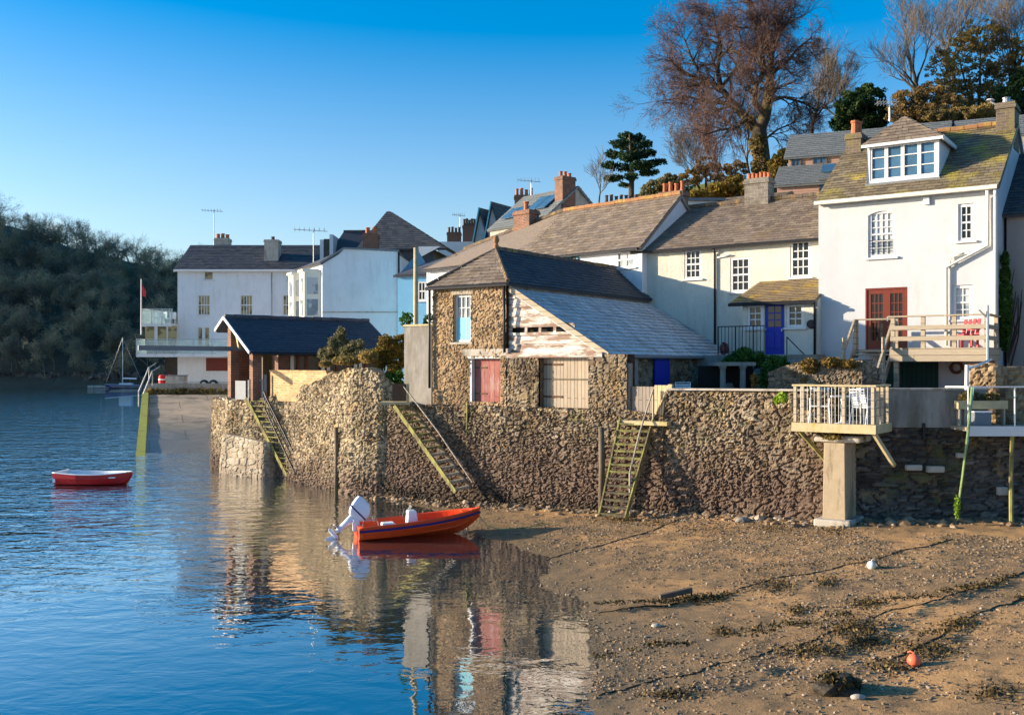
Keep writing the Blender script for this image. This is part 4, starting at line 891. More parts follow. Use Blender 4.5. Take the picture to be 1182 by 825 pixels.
u9 = W.hit(845, 285)[0]; pipe(ROW, [(u8 + .1, -.06, zeR - .55), (u9, -.06, zeR - .5)], 'paint', .03)
# stacks on the ridge
ua, za = W.hit(863, 205, vr); ub = W.hit(890, 205, vr)[0]; chimney(ROW, ua, ub, vr - .35, vr + .35, zrR - .6, W.hit(876, 207, vr)[1], 'brickgrey', 6, 'pot', .26, .085)
ua = W.hit(764, 230, vr)[0]; ub = W.hit(791, 230, vr)[0]; chimney(ROW, ua, ub, vr - .3, vr + .3, 10.4, W.hit(778, 222, vr)[1], 'brick', 4, 'pot', .42, .09)
# entrance extension
vx = -2.16
EX = W.thing('entrance_porch', 'low cream entrance extension with yellow lichened slate roof and blue door', 'porch')
ul = W.hit(857, 380, vx)[0]; zx = W.hit(893, 347.5, vx)[1]; zxt = W.hit(905, 324, 0)[1]; ulo = W.hit(844, 349, vx)[0]; ur = W.hit(943.5, 380, vx)[0]
qd = list(W.rect(882.5, 905.5, 350, 409, vx)); qw1 = W.rect(862.5, 881, 351.5, 379, vx); qw2 = W.rect(908, 928, 350.5, 378, vx); z5 = qd[2]
m = MB(); wallholes(m, TF(vx), ul, ur, 4.4, zx, [qd, qw1, qw2], .1); m.poly([(ul, vx, 4.4), (ul, 0, 4.4), (ul, 0, zxt - .1), (ul, vx, zx)]); m.poly([(ur, vx, 4.4), (ur, 0, 4.4), (ur, 0, zxt - .1), (ur, vx, zx)]); m.build('wall', 'cream', EX)
roofplane(EX, (ulo, vx - .2, zx - .05), (ur, vx - .2, zx - .05), (ur, -.02, zxt), (ulo + .3, -.02, zxt), 'slate_orange', .28, .19, .08, 44)
for q in (qw1, qw2): window(EX, TF(vx), q, 2, 3, 'paint', 'glass', .1, .04, .08, split=False)
d = fill(EX, TF(vx), (qd[0] + .02, qd[1] - .02, qd[2], qd[3] - .02), 'bluedoor', .06, 'door'); m = MB(); dw = qd[1] - qd[0]; dh = qd[3] - qd[2]
m.v = []; 
for i in range(2):
    for j in range(3):
        a = qd[0] + dw * (.17 + .34 * i); z = qd[2] + dh * (.54 + .14 * j); tbox(m, TF(vx), a, a + dw * .3, -.055, -.05, z, z + dh * .12)
m.build('pane', 'glass', d); m = MB()
for i in range(2): a = qd[0] + dw * (.16 + .36 * i); tbox(m, TF(vx), a, a + dw * .32, -.056, -.04, qd[2] + dh * .1, qd[2] + dh * .46)
m.build('door_panel', 'bluedoor', d, bevel=.01); m = MB(); tbox(m, TF(vx), qd[1] - .12, qd[1] - .08, -.05, .0, qd[2] + dh * .45, qd[2] + dh * .5); m.build('handle', 'metal', d)
gutter(EX, (ulo, vx - .25, zx - .1), (ur, vx - .25, zx - .1)); u3 = W.hit(941, 380, vx)[0]; pipe(EX, [(u3, vx - .2, zx - .1), (u3, vx - .06, zx - .3), (u3, vx - .06, 4.8)])
m = MB(); ur_, zr_ = W.hit(936, 374, vx - .06); m.lathe([(.13, 0), (.16, .03), (.13, .05), (.1, .02)], (ur_, vx - .08, zr_), 16, 'y'); o = m.build('wall_plaque', 'black', EX)
m = MB(); m.box(ul - 3, ur + .3, vx - .9, vx - .02, 3.8, z5 - .02); o = m.build('terrace_step', 'grey_render'); o.location = (W.x, W.y, 0); o.rotation_euler = (0, 0, R(-35)); tag(o, 'grey rendered terrace strip under the blue door', 'terrace wall')
# iron railing on the terrace
t = W.thing('terrace_railing', 'thin black iron railing on the terrace left of the blue door', 'railing')
ua = W.hit(829, 385, vx - .8)[0]; ub = W.hit(882, 385, vx - .8)[0]; m = MB(); m.tube([(ua, vx - .8, z5 + 1.0), (ub, vx - .8, z5 + 1.0)], .02, 5); m.tube([(ua, vx - .8, z5 + .1), (ub, vx - .8, z5 + .1)], .015, 5); m.build('rail', 'black', t)
m = MB()
for i in range(14): a = ua + (ub - ua) * i / 13; m.tube([(a, vx - .8, z5 - .05), (a, vx - .8, z5 + 1.0)], .012 if i % 5 else .025, 5)
m.build('bars', 'black', t)
m = MB(); uc = W.hit(907, 400, vx - .8)[0]; m.tube([(uc, vx - .7, z5 + .6), (uc + .9, vx - .85, z5 - .25), (uc + .9, vx - .85, z5 - .7)], .02, 5); m.tube([(uc, vx - .7, z5 + .6), (uc, vx - .7, z5 - .2)], .02, 5); m.build('handrail', 'black', t)

# ------------------------------------------------------------------ tall white house
A = Frame(10.8, 35.1, -35)
WH = A.thing('white_house', 'tall white rendered house with dormer window and mossy slate roof', 'house')
zeW, zrW, vw, UW = 10.47, 13.15, 3.8, 5.72
qa = list(A.rect(1002, 1033.5, 243, 297)); qb = list(A.rect(1106, 1124, 235, 278)); qc = list(A.rect(1099.5, 1122.5, 329, 369)); qdv = list(A.rect(999, 1047.5, 332, 403)); zD = qdv[2]
hs = [qa, qb, qc, qdv]
m = MB(); wallholes(m, TF(0), 0, UW, 3.1, zeW, hs, .14)
m.poly([(UW, 0, 3), (UW, 7.6, 3), (UW, 7.6, zeW), (UW, vw, zrW), (UW, 0, zeW)]); m.poly([(0, 0, 3), (0, 7.6, 3), (0, 7.6, zeW), (0, vw, zrW), (0, 0, zeW)]); m.poly([(0, 7.6, 3), (UW, 7.6, 3), (UW, 7.6, zeW), (0, 7.6, zeW)])
m.build('wall', 'white', WH)
wa = window(WH, TF(0), qa, 4, 6, 'paint', 'glassc', .1, .03, .12, label='arched sash window with low guard bars'); window(WH, TF(0), qb, 2, 4, 'paint', 'glass', .1, .03, .12); window(WH, TF(0), qc, 2, 4, 'paint', 'glassc', .1, .03, .12)
m = MB()
for i in range(5): z = qa[2] + .18 + i * .1; m.tube([(qa[0] + .05, -.02, z), (qa[1] - .05, -.02, z)], .011, 5)
m.build('guard_bars', 'black', wa)
m = MB()          # shallow arch head over the window
k = 10; um = (qa[0] + qa[1]) / 2; hw = (qa[1] - qa[0]) / 2
for i in range(k):
    a0, a1 = -1 + 2 * i / k, -1 + 2 * (i + 1) / k; z0, z1 = qa[3] - .02 - .12 * a0 * a0, qa[3] - .02 - .12 * a1 * a1
    m.poly([(um + hw * a0, -.003, z0), (um + hw * a1, -.003, z1), (um + hw * a1, -.003, qa[3] + .001), (um + hw * a0, -.003, qa[3] + .001)]); m.poly([(um + hw * a0, -.003, z0), (um + hw * a1, -.003, z1), (um + hw * a1, .1, z1), (um + hw * a0, .1, z0)])
m.build('arch_head', 'white', WH)
# french doors
d = MB(); T = TF(0); a0, a1, z0, z1 = qdv; hw = (a1 - a0) / 2
for s_ in (0, 1):
    x0, x1 = a0 + .05 + s_ * (hw - .05), a0 + hw + s_ * (hw - .05)
    tbox(d, T, x0, x0 + .12, -.1, -.04, z0, z1 - .06); tbox(d, T, x1 - .12, x1, -.1, -.04, z0, z1 - .06); tbox(d, T, x0 + .12, x1 - .12, -.1, -.042, z1 - .2, z1 - .06); tbox(d, T, x0 + .12, x1 - .12, -.1, -.042, z0, z0 + .3)
    for i in (1, 2): a = x0 + .12 + (x1 - x0 - .24) * i / 3; tbox(d, T, a - .014, a + .014, -.1, -.055, z0 + .3, z1 - .2)
    for j in range(1, 5): z = z0 + .3 + (z1 - z0 - .5) * j / 5; tbox(d, T, x0 + .12, x1 - .12, -.1, -.056, z - .014, z + .014)
tbox(d, T, a0, a0 + .05, -.12, -.01, z0, z1); tbox(d, T, a1 - .05, a1, -.12, -.01, z0, z1); tbox(d, T, a0 + .05, a1 - .05, -.12, -.012, z1 - .058, z1)
do = d.build('french_doors', 'mahog', WH); m = MB(); m.poly([T(a0, -.085, z0), T(a1, -.085, z0), T(a1, -.085, z1), T(a0, -.085, z1)]); m.build('pane', 'glass', do); m = MB(); tbox(m, T, a0 + hw + .02, a0 + hw + .06, -.04, .01, z0 + .95, z0 + 1.1); m.build('handle', 'metal', do)
roofplane(WH, (-.08, -.22, zeW - .1), (UW + .1, -.22, zeW - .1), (UW + .1, vw, zrW), (-.08, vw, zrW), 'slate_moss', .3, .2, .1, 51)
roofplane(WH, (UW + .1, 7.8, zeW - .1), (-.08, 7.8, zeW - .1), (-.08, vw, zrW), (UW + .1, vw, zrW), 'slate_grey', .3, .2, .1, 52)
ridge(WH, (0, vw, zrW + .07), (UW - .3, vw, zrW + .07), 'ridge')
gutter(WH, (-.05, -.3, zeW - .13), (UW + .05, -.3, zeW - .13), 'creampaint', .075)
up = A.hit(1141, 300)[0]; z_s = A.hit(1140, 284)[1]; ul_ = A.hit(1093, 310)[0]; zlp = A.hit(1093, 309)[1]
pipe(WH, [(up, -.24, zeW - .2), (up, -.1, zeW - .42), (up, -.1, z_s), (ul_, -.12, zlp), (ul_, -.12, zD + .1)], 'creampaint', .055)
pipe(WH, [(up + .22, -.2, zeW - .2), (up + .22, -.09, zeW - .4), (up + .22, -.09, 3.6)], 'creampaint', .055)
pipe(WH, [(ul_ + .12, -.1, zlp - .05), (ul_ + .12, -.1, zlp + .35), (ul_ + .55, -.1, zlp + .42)], 'creampaint', .04)
m = MB(); x, z = A.hit(1070, 232); m.box(x - .1, x + .1, -.1, -.003, z - .13, z + .12); m.build('alarm_box', 'plastic', WH, bevel=.02)
m = MB(); m.box(0, 1.85, -.05, -.003, 3.1, zD - .35); m.build('plinth', 'grey_render', WH)
# stacks
chimney(WH, .05, .6, vw - .75, vw + .1, 12.2, A.hit(993, 158, vw)[1], 'brickbrown', 2, 'pot', .5, .15, 'v')
chimney(WH, UW - .55, UW + .03, vw - .5, vw + .5, 12.2, A.hit(1167, 121, vw)[1], 'brickbrown', 2, 'metal', .2, .13, 'v')
# dormer
vd = .62; da, db = A.hit(1001, 190, vd)[0], A.hit(1084, 190, vd)[0]; zd0 = A.hit(1040, 208, vd)[1]; zd1 = A.hit(1040, 164, vd)[1]
zroof = lambda v: zeW - .1 + (v + .22) * (zrW - zeW + .1) / (vw + .22)
D = MB(); T = TF(vd); q = (da + .1, db - .1, zd0 + .07, zd1 - .05)
wallholes(D, T, da, db, zd0 - .1, zd1, [q], .1)
vb = lambda z: (z - zeW + .1) / (zrW - zeW + .1) * (vw + .22) - .22
for u in (da, db): D.poly([(u, vd, zd0 - .1), (u, vd, zd1), (u, vb(zd1), zd1), (u, vb(zd0 - .1), zd0 - .1)])
DO = D.build('dormer', 'paint', WH)
mb = MB(); nW = 4
for i in range(nW):
    w0, w1 = q[0] + (q[1] - q[0]) * i / nW, q[0] + (q[1] - q[0]) * (i + 1) / nW
    tbox(mb, T, w0 + .003, w0 + .06, -.09, -.02, q[2], q[3]); tbox(mb, T, w1 - .06, w1 - .003, -.09, -.02, q[2], q[3]); tbox(mb, T, w0 + .06, w1 - .06, -.09, -.022, q[2], q[2] + .07); tbox(mb, T, w0 + .06, w1 - .06, -.09, -.022, q[3] - .07, q[3])
    for j in (1, 2): z = q[2] + (q[3] - q[2]) * j / 3; tbox(mb, T, w0 + .06, w1 - .06, -.09, -.03, z - .017, z + .017)
mb.build('dormer_window', 'paint', DO); m = MB(); m.poly([T(q[0], -.075, q[2]), T(q[1], -.075, q[2]), T(q[1], -.075, q[3]), T(q[0], -.075, q[3])]); m.build('dormer_pane', 'glassb', DO)
m = MB(); tbox(m, T, da - .05, db + .05, -.05, .1, zd0 - .13, zd0 - .03); m.build('dormer_sill', 'lead', DO)
um = (da + db) / 2 - .12; zdp = A.hit(1043, 136, vd + .9)[1]; o_ = .16
roofplane(WH, (da - o_, vd - o_, zd1 - .0), (db + o_, vd - o_, zd1), (um, vd + .75, zdp), (um, vd + .75, zdp), 'slate_brown', .24, .16, .06, 55, 'dormer_roof')
roofplane(WH, (db + o_, vd - o_, zd1), (db + o_, vb(zd1) + .1, zd1), (um, vb(zdp) + .1, zdp), (um, vd + .75, zdp), 'slate_dark', .24, .16, .06, 56, 'dormer_roof')
roofplane(WH, (da - o_, vb(zd1) + .1, zd1), (da - o_, vd - o_, zd1), (um, vd + .75, zdp), (um, vb(zdp) + .1, zdp), 'slate_dark', .24, .16, .06, 57, 'dormer_roof')
m = MB(); m.bar((db + o_, vd - .16, zd1 - .04), (db + o_, vb(zd1), zd1 - .04), .06, .14); m.bar((da - o_, vd - o_ - .0, zd1 - .04), (db + o_, vd - o_, zd1 - .04), .05, .1); m.build('dormer_fascia', 'paint', WH)
# deck on the white house 
ua, ub = A.hit(1028, 405, -1.9)[0], A.hit(1141, 405, -1.9)[0]; usl = A.hit(999, 405, 0)[0]
t = A.thing('timber_deck', 'weathered timber deck with post and rail fence outside the brown french doors', 'deck')
m = MB(); m.box(ua, ub, -1.9, -.02, zD - .1, zD - .02); m.box(usl - .1, ua - .002, -1.1, -.02, zD - .1, zD - .022); m.build('boards', 'woodh', t)
m = MB(); m.box(ua - .02, ub + .02, -1.95, -1.905, zD - .42, zD + .0); m.box(ub + .001, ub + .045, -1.9, -.02, zD - .4, zD); m.build('fascia', 'woodh', t)
npost = 4
for i in range(npost):
    u = ua + .06 + (ub - ua - .12) * i / (npost - 1); MB().box(u - .06, u + .06, -1.90, -1.78, zD - .3, zD + .98).build('post', 'woodh', t)
for u, v in ((ub - .06, -.2), (usl - .02, -1.0), (ua - .02, -1.1)): MB().box(u - .055, u + .055, v - .055, v + .055, zD - .3, zD + .98).build('post', 'woodh', t)
for k, z in enumerate((.30, .64)): MB().box(ua, ub, -1.955, -1.915, zD + z - .07, zD + z + .07).build('rail', 'woodh', t); MB().box(ub - .03, ub + .012, -1.75, -.2, zD + z - .07, zD + z + .06).build('rail', 'woodh', t)
MB().box(ua - .08, ub + .05, -1.93, -1.76, zD + .985, zD + 1.03).build('top_rail', 'woodh', t); MB().box(ub - .1, ub + .06, -1.755, -.15, zD + .985, zD + 1.028).build('top_rail', 'woodh', t)
MB().box(usl - .1, ua - .1, -1.1, -1.0, zD + .95, zD + 1.0).build('top_rail', 'woodh', t)
for u in (ua + .15, ub - .1): MB().box(u - .07, u + .07, -1.85, -1.71, 3.0, zD - .1).build('support_post', 'woodh', t)
# stairs from the deck down to the garden
sL, sR = usl - .05, ua - .12
ladder('deck_stairs', 'grey timber garden stairs with sloping handrails coming down from the deck', A.w(sL, -1.15, zD - .05), A.w(sR, -1.15, zD - .05), A.w(sL, -3.5, 3.1), A.w(sR, -3.5, 3.1), 9, ['wood'] * 4, td=.26, sh=.26)
t = thing('stair_handrails', 'pair of bleached handrails beside the garden stairs', 'handrail', (0, 0, 0))
for u in (sL, sR):
    MB().bar(A.w(u, -1.1, zD + .95), A.w(u, -3.6, 4.0), .06, .12).build('handrail', 'woodh', t)
    for v, z0, z1 in ((-1.12, zD - .3, zD + .95), (-2.3, 3.9, zD + .35), (-3.5, 3.05, 4.05)): m = MB(); m.bar(A.w(u, v, z0), A.w(u, v, z1), .09, .09); m.build('newel', 'woodh', t)
# ground floor of the white house behind the deck
ga, gb = A.hit(1021, 430, -.03)[0], A.hit(1083, 430, -.03)[0]; m = MB(); m.box(ga, gb, -.06, -.006, 3.05, zD - .12); g = m.build('garage_door', 'greendoor', WH); g['label'] = 'dark green plank double doors'
m = MB(); m.box((ga + gb) / 2 - .02, (ga + gb) / 2 + .02, -.075, -.062, 3.1, zD - .15); m.build('cover_strip', 'black', g)
t = thing('life_ring', 'dark life ring hung on the white wall under the deck', 'life ring', A.w(A.hit(1104, 424, -.1)[0], -.1, A.hit(1104, 424, -.1)[1]), -35)
m = MB(); k = 16; m.tube([(.17 * math.cos(i * 2 * math.pi / k), 0, .17 * math.sin(i * 2 * math.pi / k)) for i in range(k + 1)], .05, 8); m.build('ring', 'rust', t, smooth=True)
# red chair on deck
def bench(name, label, cat, loc, rz, w, mat, legs=.4):
    t = thing(name, label, cat, loc, rz); m = MB(); m.box(-w / 2, w / 2, -.22, .22, legs, legs + .05); m.build('seat', mat, t)
    m = MB(); n = max(3, int(w / .14))
    for i in range(n): a = -w / 2 + w * (i + .1) / n; m.bar((a + .05, .22, legs + .03), (a + .05, .38, legs + .55), .1, .03)
    m.bar((-w / 2, .30, legs + .32), (w / 2, .30, legs + .32), .03, .07); m.build('backrest', mat, t)
    for x in (-w / 2 + .04, w / 2 - .04):
        for y in (-.18, .18): MB().box(x - .03, x + .03, y - .03, y + .03, 0, legs - .002).build('leg', mat, t)
        MB().box(x - .04, x + .04, -.25, .28, legs + .2, legs + .24).build('armrest', mat, t)
    return t
bench('garden_chair', 'red slatted garden chair standing on the timber deck', 'chair', A.w(A.hit(1115, 385, -1.0)[0], -.9, zD - .02), -55, .6, 'redplastic')
bench('garden_bench', 'bright red garden bench behind the rendered parapet', 'bench', (13.0, 29.3, 3.05), 185, 1.1, 'redplastic', .42)
# mossy retaining wall
o = rubble('retaining_wall', [(8.15, 31.6), (8.7, 31.0), (10.6, 30.2), (11.3, 30.5)], 3.0, [4.45, 4.75, 4.8, 4.6], 'rubble', None, (), .04, .05, .2, .11, 31, 0, rocktop(.12, 0)); tag(o, 'low retaining wall with mossy top behind the wooden balcony', 'retaining wall')
def shrub(name, label, blobs, n, size, mat, seed, loc=None, cat='shrub', sub=0, stem=True):
    bx_ = np.array(blobs); loc = loc or (float(bx_[:, 0].mean()), float(bx_[:, 1].mean()), float((bx_[:, 2] - bx_[:, 5]).min()))
    o = thing(name, label, cat, loc); bl = [(b[0] - loc[0], b[1] - loc[1], b[2] - loc[2], *b[3:]) for b in blobs]
    foliage('leaves', o, bl, n, size, mat, seed, sub)
    if stem:
        m = MB(); rn = random.Random(seed)
        for b in bl[:8]: m.tube([(b[0] * .3, b[1] * .3, -.1), (b[0] * .8, b[1] * .8, b[2] * .5), (b[0] + rn.uniform(-.1, .1), b[1], b[2] + b[5] * .6)], [.03, .02, .008], 5, False)
        m.build('stem', 'bark', o)
    return o
def pxblob(px, py, Y, rpx, rpy, ry=None):
    s_ = F / Y; return (PX(px, Y), Y, PZ(py, Y), rpx / s_, ry or rpx / s_, rpy / s_)
shrub('wall_plants', 'rust and moss coloured plants trailing over the retaining wall', [pxblob(918, 432, 31.2, 9, 14, .3), pxblob(935, 422, 30.8, 12, 9, .3), pxblob(960, 418, 30.5, 14, 6, .3), pxblob(980, 420, 30.3, 12, 5, .3), pxblob(928, 440, 31, 9, 12, .25)], 4200, .045, 'rustleaf', 6, stem=False)
shrub('green_shrub', 'bright green shrub on the bank below the iron railing', [pxblob(858, 412, 34.2, 12, 10), pxblob(845, 420, 34.2, 10, 10), pxblob(876, 416, 34, 8, 9)], 4500, .052, 'green', 7, sub=110)
shrub('green_shrub', 'dark green rounded shrub right below the blue door', [pxblob(893, 430, 32.8, 14, 16), pxblob(884, 442, 32.5, 10, 10), pxblob(900, 418, 33, 8, 8)], 4500, .052, 'green', 8, sub=110)
shrub('wall_plant', 'lime green plant on the garden wall beside the balcony', [pxblob(903, 459, 26.85, 7, 6, .2), pxblob(897, 462, 26.95, 5, 5, .15)], 320, .05, 'limeleaf', 9, stem=False)
shrub('flower_pot_plant', 'pink flowered plant beside the terrace railing', [pxblob(836, 402, 36, 5, 7)], 300, .06, 'pinkflower', 10)
o = shrub('rust_plant', 'thin rust coloured plant behind the garden wall', [pxblob(871, 440, 31, 4, 10)], 220, .06, 'rustleaf', 11)
# pergola pillars beside the shed
t = thing('stone_shelter', 'low dark shelter with grey stone posts behind the garden wall', 'shelter', (PX(845, 32.5), 32.5, 3.05))
m = MB(); m.box(-.55, .75, -.1, 1.2, 1.62, 1.74); m.build('roof_slab', 'grey_render', t)
for x in (-.3, .35): MB().lathe([(.13, 0), (.1, .06), (.09, 1.5), (.13, 1.58), (.13, 1.618)], (x, 0, 0), 10).build('post', 'grey_render', t)
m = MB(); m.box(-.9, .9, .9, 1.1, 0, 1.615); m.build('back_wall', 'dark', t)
m = MB(); m.lathe([(.16, 0), (.2, .3), (.15, .55), (.17, .9), (.1, 1.05)], (.02, .5, 0), 10); o = m.build('garden_urn', 'grey_render'); o.location = (PX(845, 32.5), 32.5, 3.05); tag(o, 'grey stone urn inside the dark shelter', 'urn')
# earth bank between yard and terrace
bank = MB(); bp = [(6.2, 36.0), (7.2, 34.4), (8.6, 33.0), (9.6, 32.3)]; tp_ = [(6.4, 38.0), (7.9, 36.2), (8.8, 34.6), (10.4, 33.6)]
for i in range(3): bank.poly([(*bp[i], 3.0), (*bp[i + 1], 3.0), (*tp_[i + 1], 4.88), (*tp_[i], 4.88)])
bank.build('bank', 'grey_render')['kind'] = 'structure'
# white plastic chair leaning in the yard
def armchair(name, label, loc, rz, mat='plastic', r=.018):
    t = thing(name, label, 'chair', loc, rz)
    for x in (-.24, .24):
        for (p, q) in (((x, -.2, .44), (x * 1.1, -.26, 0)), ((x, .2, .44), (x * 1.1, .3, 0))): MB().tube([p, q], r, 6).build('leg', mat, t)
        MB().tube([(x, -.22, .44), (x * 1.05, -.2, .64), (x * 1.05, .2, .66), (x, .26, .7)], r, 6).build('armrest', mat, t)
    m = MB()
    for i in range(6): y = -.2 + i * .08; m.box(-.24, .24, y - .03, y + .03, .43, .455)
    m.build('seat', mat, t); m = MB()
    for i in range(6): z = .5 + i * .065; m.bar((-.23, .2 + (z - .45) * .25, z), (.23, .2 + (z - .45) * .25, z), .02, .045)
    m.tube([(-.24, .2, .44), (-.23, .32, .9), (.23, .32, .9), (.24, .2, .44)], r, 6); m.build('backrest', mat, t); return t
armchair('plastic_chair', 'white plastic chair in front of the blue shed door', (PX(788, 30.8), 30.8, 3.25), -10)

# ------------------------------------------------------------------ wooden balcony on its pillar
Dk = Frame(9.1, 25.0, -35); zf = 3.16
t = Dk.thing('wooden_balcony', 'yellow lichened wooden balcony cantilevered over the sea wall', 'balcony')
Lb, Vb = 2.08, 1.45
m = MB()
for i in range(10): v = i * .145; m.box(-Lb, 0, v, v + .138, zf - .05, zf)
m.build('boards', 'woodh', t)
m = MB(); m.box(-Lb - .02, .04, -.05, -.003, zf - .2, zf + .03); m.box(.003, .05, .0, Vb, zf - .2, zf + .028); m.box(-Lb - .05, -Lb - .003, 0, Vb, zf - .2, zf + .028); m.build('fascia', 'woodyel', t)
for i, u in enumerate((-Lb + .04, -Lb + .24, -1.42, -.78, -.05)): MB().box(u - .035, u + .035, .0, .07, zf + .03, zf + .98).build('post', 'woodh', t)
for v in (.45, .85, 1.35): MB().box(-.08, -.01, v, v + .06, zf, zf + .98).build('post', 'woodh', t); 
for v in (.6, 1.3): MB().box(-Lb, -Lb + .06, v, v + .06, zf, zf + .98).build('post', 'woodh', t)
MB().box(-Lb - .03, .04, -.03, .1, zf + .983, zf + 1.03).build('top_rail', 'woodyel', t); MB().box(-.12, .03, .104, Vb, zf + .983, zf + 1.028).build('top_rail', 'woodyel', t); MB().box(-Lb - .02, -Lb + .09, .104, Vb, zf + .983, zf + 1.028).build('top_rail', 'woodyel', t)
m = MB()
for i in range(24): u = -Lb + Lb * i / 23; m.tube([(u, .03, zf + .03), (u, .03, zf + .98)], .006, 4)
for z in (.25, .5, .75): m.tube([(-Lb, .03, zf + z), (0, .03, zf + z)], .005, 4)
m.build('wire_mesh', 'metal', t)
MB().bar((-Lb + .1, .1, zf - .15), (-Lb + .75, .9, zf - 1.2), .08, .1).build('brace', 'woodgreen', t); MB().bar((-.05, .05, zf - .15), (.25, .9, zf - 1.05), .08, .1).build('brace', 'woodyel', t)
armchair('metal_chair', 'white tubular armchair at the left end of the wooden balcony', Dk.w(-1.62, .75, zf), -20, 'plastic'); armchair('metal_chair', 'white tubular armchair at the right end of the wooden balcony', Dk.w(-.45, .8, zf), 120, 'plastic')
t = thing('bistro_table', 'small white pedestal table between the balcony chairs', 'table', Dk.w(-1.05, .8, zf), 0); MB().lathe([(.3, .70), (.3, .73)], (0, 0, 0), 20).build('tabletop', 'plastic', t); MB().lathe([(.2, 0), (.05, .04), (.035, .1), (.035, .698)], (0, 0, 0), 10).build('pedestal', 'plastic', t)
K = Frame(8.55, 25.6, -35); t = K.thing('concrete_pillar', 'pitted square concrete pillar standing on the beach under the balcony', 'pillar')
m = MB(); m.v += [(-.58, -.02, .2), (.03, -.02, .2), (.03, 1.4, .2), (-.58, 1.4, .2), (-.54, 0, 2.68), (0, 0, 2.68), (0, 1.4, 2.68), (-.54, 1.4, 2.68)]; m.f += [[0, 1, 5, 4], [1, 2, 6, 5], [2, 3, 7, 6], [3, 0, 4, 7], [4, 5, 6, 7]]; m.build('shaft', 'pillar', t, bevel=.02)
m = MB(); m.box(-.75, .2, -.22, 1.45, .1, .72); m.build('footing', 'concrete', t, bevel=.05)
shrub('pillar_weeds', 'moss and weeds growing on the ledge above the concrete pillar', [pxblob(960, 503, 26.1, 14, 5, .5), pxblob(985, 505, 26.1, 12, 4, .5)], 900, .045, 'olive', 12, stem=False)
t = K.thing('pillar_capstone', 'rough stone ledge between the pillar top and the balcony', 'ledge'); m = MB(); m.box(-.85, .35, .12, 1.6, 2.685, 2.86); m.build('slab', 'rubble_plain' if 'rubble_plain' in M else 'concrete', t, bevel=.05)

# ------------------------------------------------------------------ right landing stage with rope
t = thing('landing_stage', 'white edged landing stage with tubular rails at the right of the sea wall', 'landing stage', (11.55, 25.2, 3.12))
m = MB(); m.box(0, 2.4, 0, 1.1, -.1, 0); m.build('boards', 'woodh', t); m = MB(); m.box(-.04, 2.4, -.05, -.003, -.22, .03); m.build('fascia', 'paint', t)
for x in (.0, 1.18, 2.3): MB().tube([(x, .02, -.1), (x, .02, 1.02)], .021, 8).build('post', 'paint', t)
for z in (1.02,): MB().tube([(0, .02, z), (2.3, .02, z)], .019, 8).build('rail', 'paint', t)
MB().tube([(0, .02, 1.02), (-.1, 1.1, 1.0)], .026, 8).build('rail', 'paint', t)
m = MB(); m.tube([(1.14, .06, -.1), (1.12, .1, -1.2), (1.13, .1, -2.9)], .055, 8); m.build('support_post', 'woodgreen', t)
t = thing('planter_trough', 'long lichened wooden planter on the landing stage', 'planter', (11.6, 25.9, 3.55)); m = MB(); m.box(0, 1.3, 0, .25, 0, .22); m.build('box', 'woodyel', t, bevel=.01); MB().box(.05, .1, .05, .2, -.42, -.003).build('leg', 'wood', t); MB().box(1.2, 1.25, .05, .2, -.42, -.003).build('leg', 'wood', t); foliage('plants', t, [(.35, .12, .32, .3, .15, .15), (.9, .12, .3, .3, .15, .12)], 500, .05, 'olive', 14)
t = thing('plastic_box', 'pale storage box on the landing stage deck', 'box', (11.95, 25.75, 3.12)); m = MB(); m.box(0, .45, 0, .3, 0, .34); m.build('body', 'lead', t, bevel=.02); m = MB(); m.box(-.015, .465, -.015, .315, .343, .38); m.build('lid', 'plastic', t, bevel=.01)
o = thing('net_heap', 'heap of orange and green net at the right end of the landing stage', 'net', (13.35, 25.3, 3.12)); foliage('mesh', o, [(0, 0, .05, .28, .2, .22)], 700, .045, 'netmat' if 'netmat' in M else 'pinkflower', 15)
o = MB().tube([P(1122, 447, 25.15), P(1117, 500, 25.0), P(1111, 550, 25.0), P(1104, 598, 25.2)], .028, 6).build('hanging_rope', 'rope'); tag(o, 'green weedy rope hanging from the landing stage to the beach', 'rope')
o = MB().tube([P(1124, 447, 25.12), P(1121, 470, 25.1), P(1117, 510, 25.05), P(1113, 530, 25.02)], .02, 6).build('hanging_rope', 'ropeteal'); tag(o, 'short teal rope tied round the landing stage corner', 'rope')
foliage('weed_tuft', o, [(P(1104, 585, 25.15)[0], 25.1, P(1104, 585, 25.15)[2], .06, .06, .3)], 160, .05, 'limeleaf', 16)
t = thing('white_post', 'white pipe post beside the rough garden wall', 'post', (PX(1105, 26.7), 26.2, 3.0)); MB().tube([(0, 0, -.05), (.03, 0, 1.7)], .05, 10).build('pipe', 'paint', t, smooth=True); MB().tube([(.03, .06, 1.6), (.5, .5, 1.66), (1.1, .9, 1.85)], .035, 8).build('branch_pipe', 'paint', t, smooth=True)
o = rubble('rough_wall', [(12.55, 27.4), (13.1, 27.05), (14.4, 27.2), (15.5, 28)], 3.0, [4.7, 4.75, 4.6, 4.5], 'rubble_pale2' if 'rubble_pale2' in M else 'rubble_up', None, (), .06, .07, .26, .15, 33, 0, rocktop(.15, 0)); tag(o, 'rough ochre garden wall behind the landing stage', 'garden wall')
o = thing('washing_pole', 'tall thin grey pole beside the right end of the deck', 'pole', (PX(1140, 29), 29, 3.05)); MB().tube([(0, 0, 0), (0, 0, PZ(352, 29) - 3.05)], .04, 8).build('shaft', 'metal', o); MB().tube([(-.25, 0, 3.25), (0, 0, 3.0)], .02, 6).build('arm', 'metal', o)
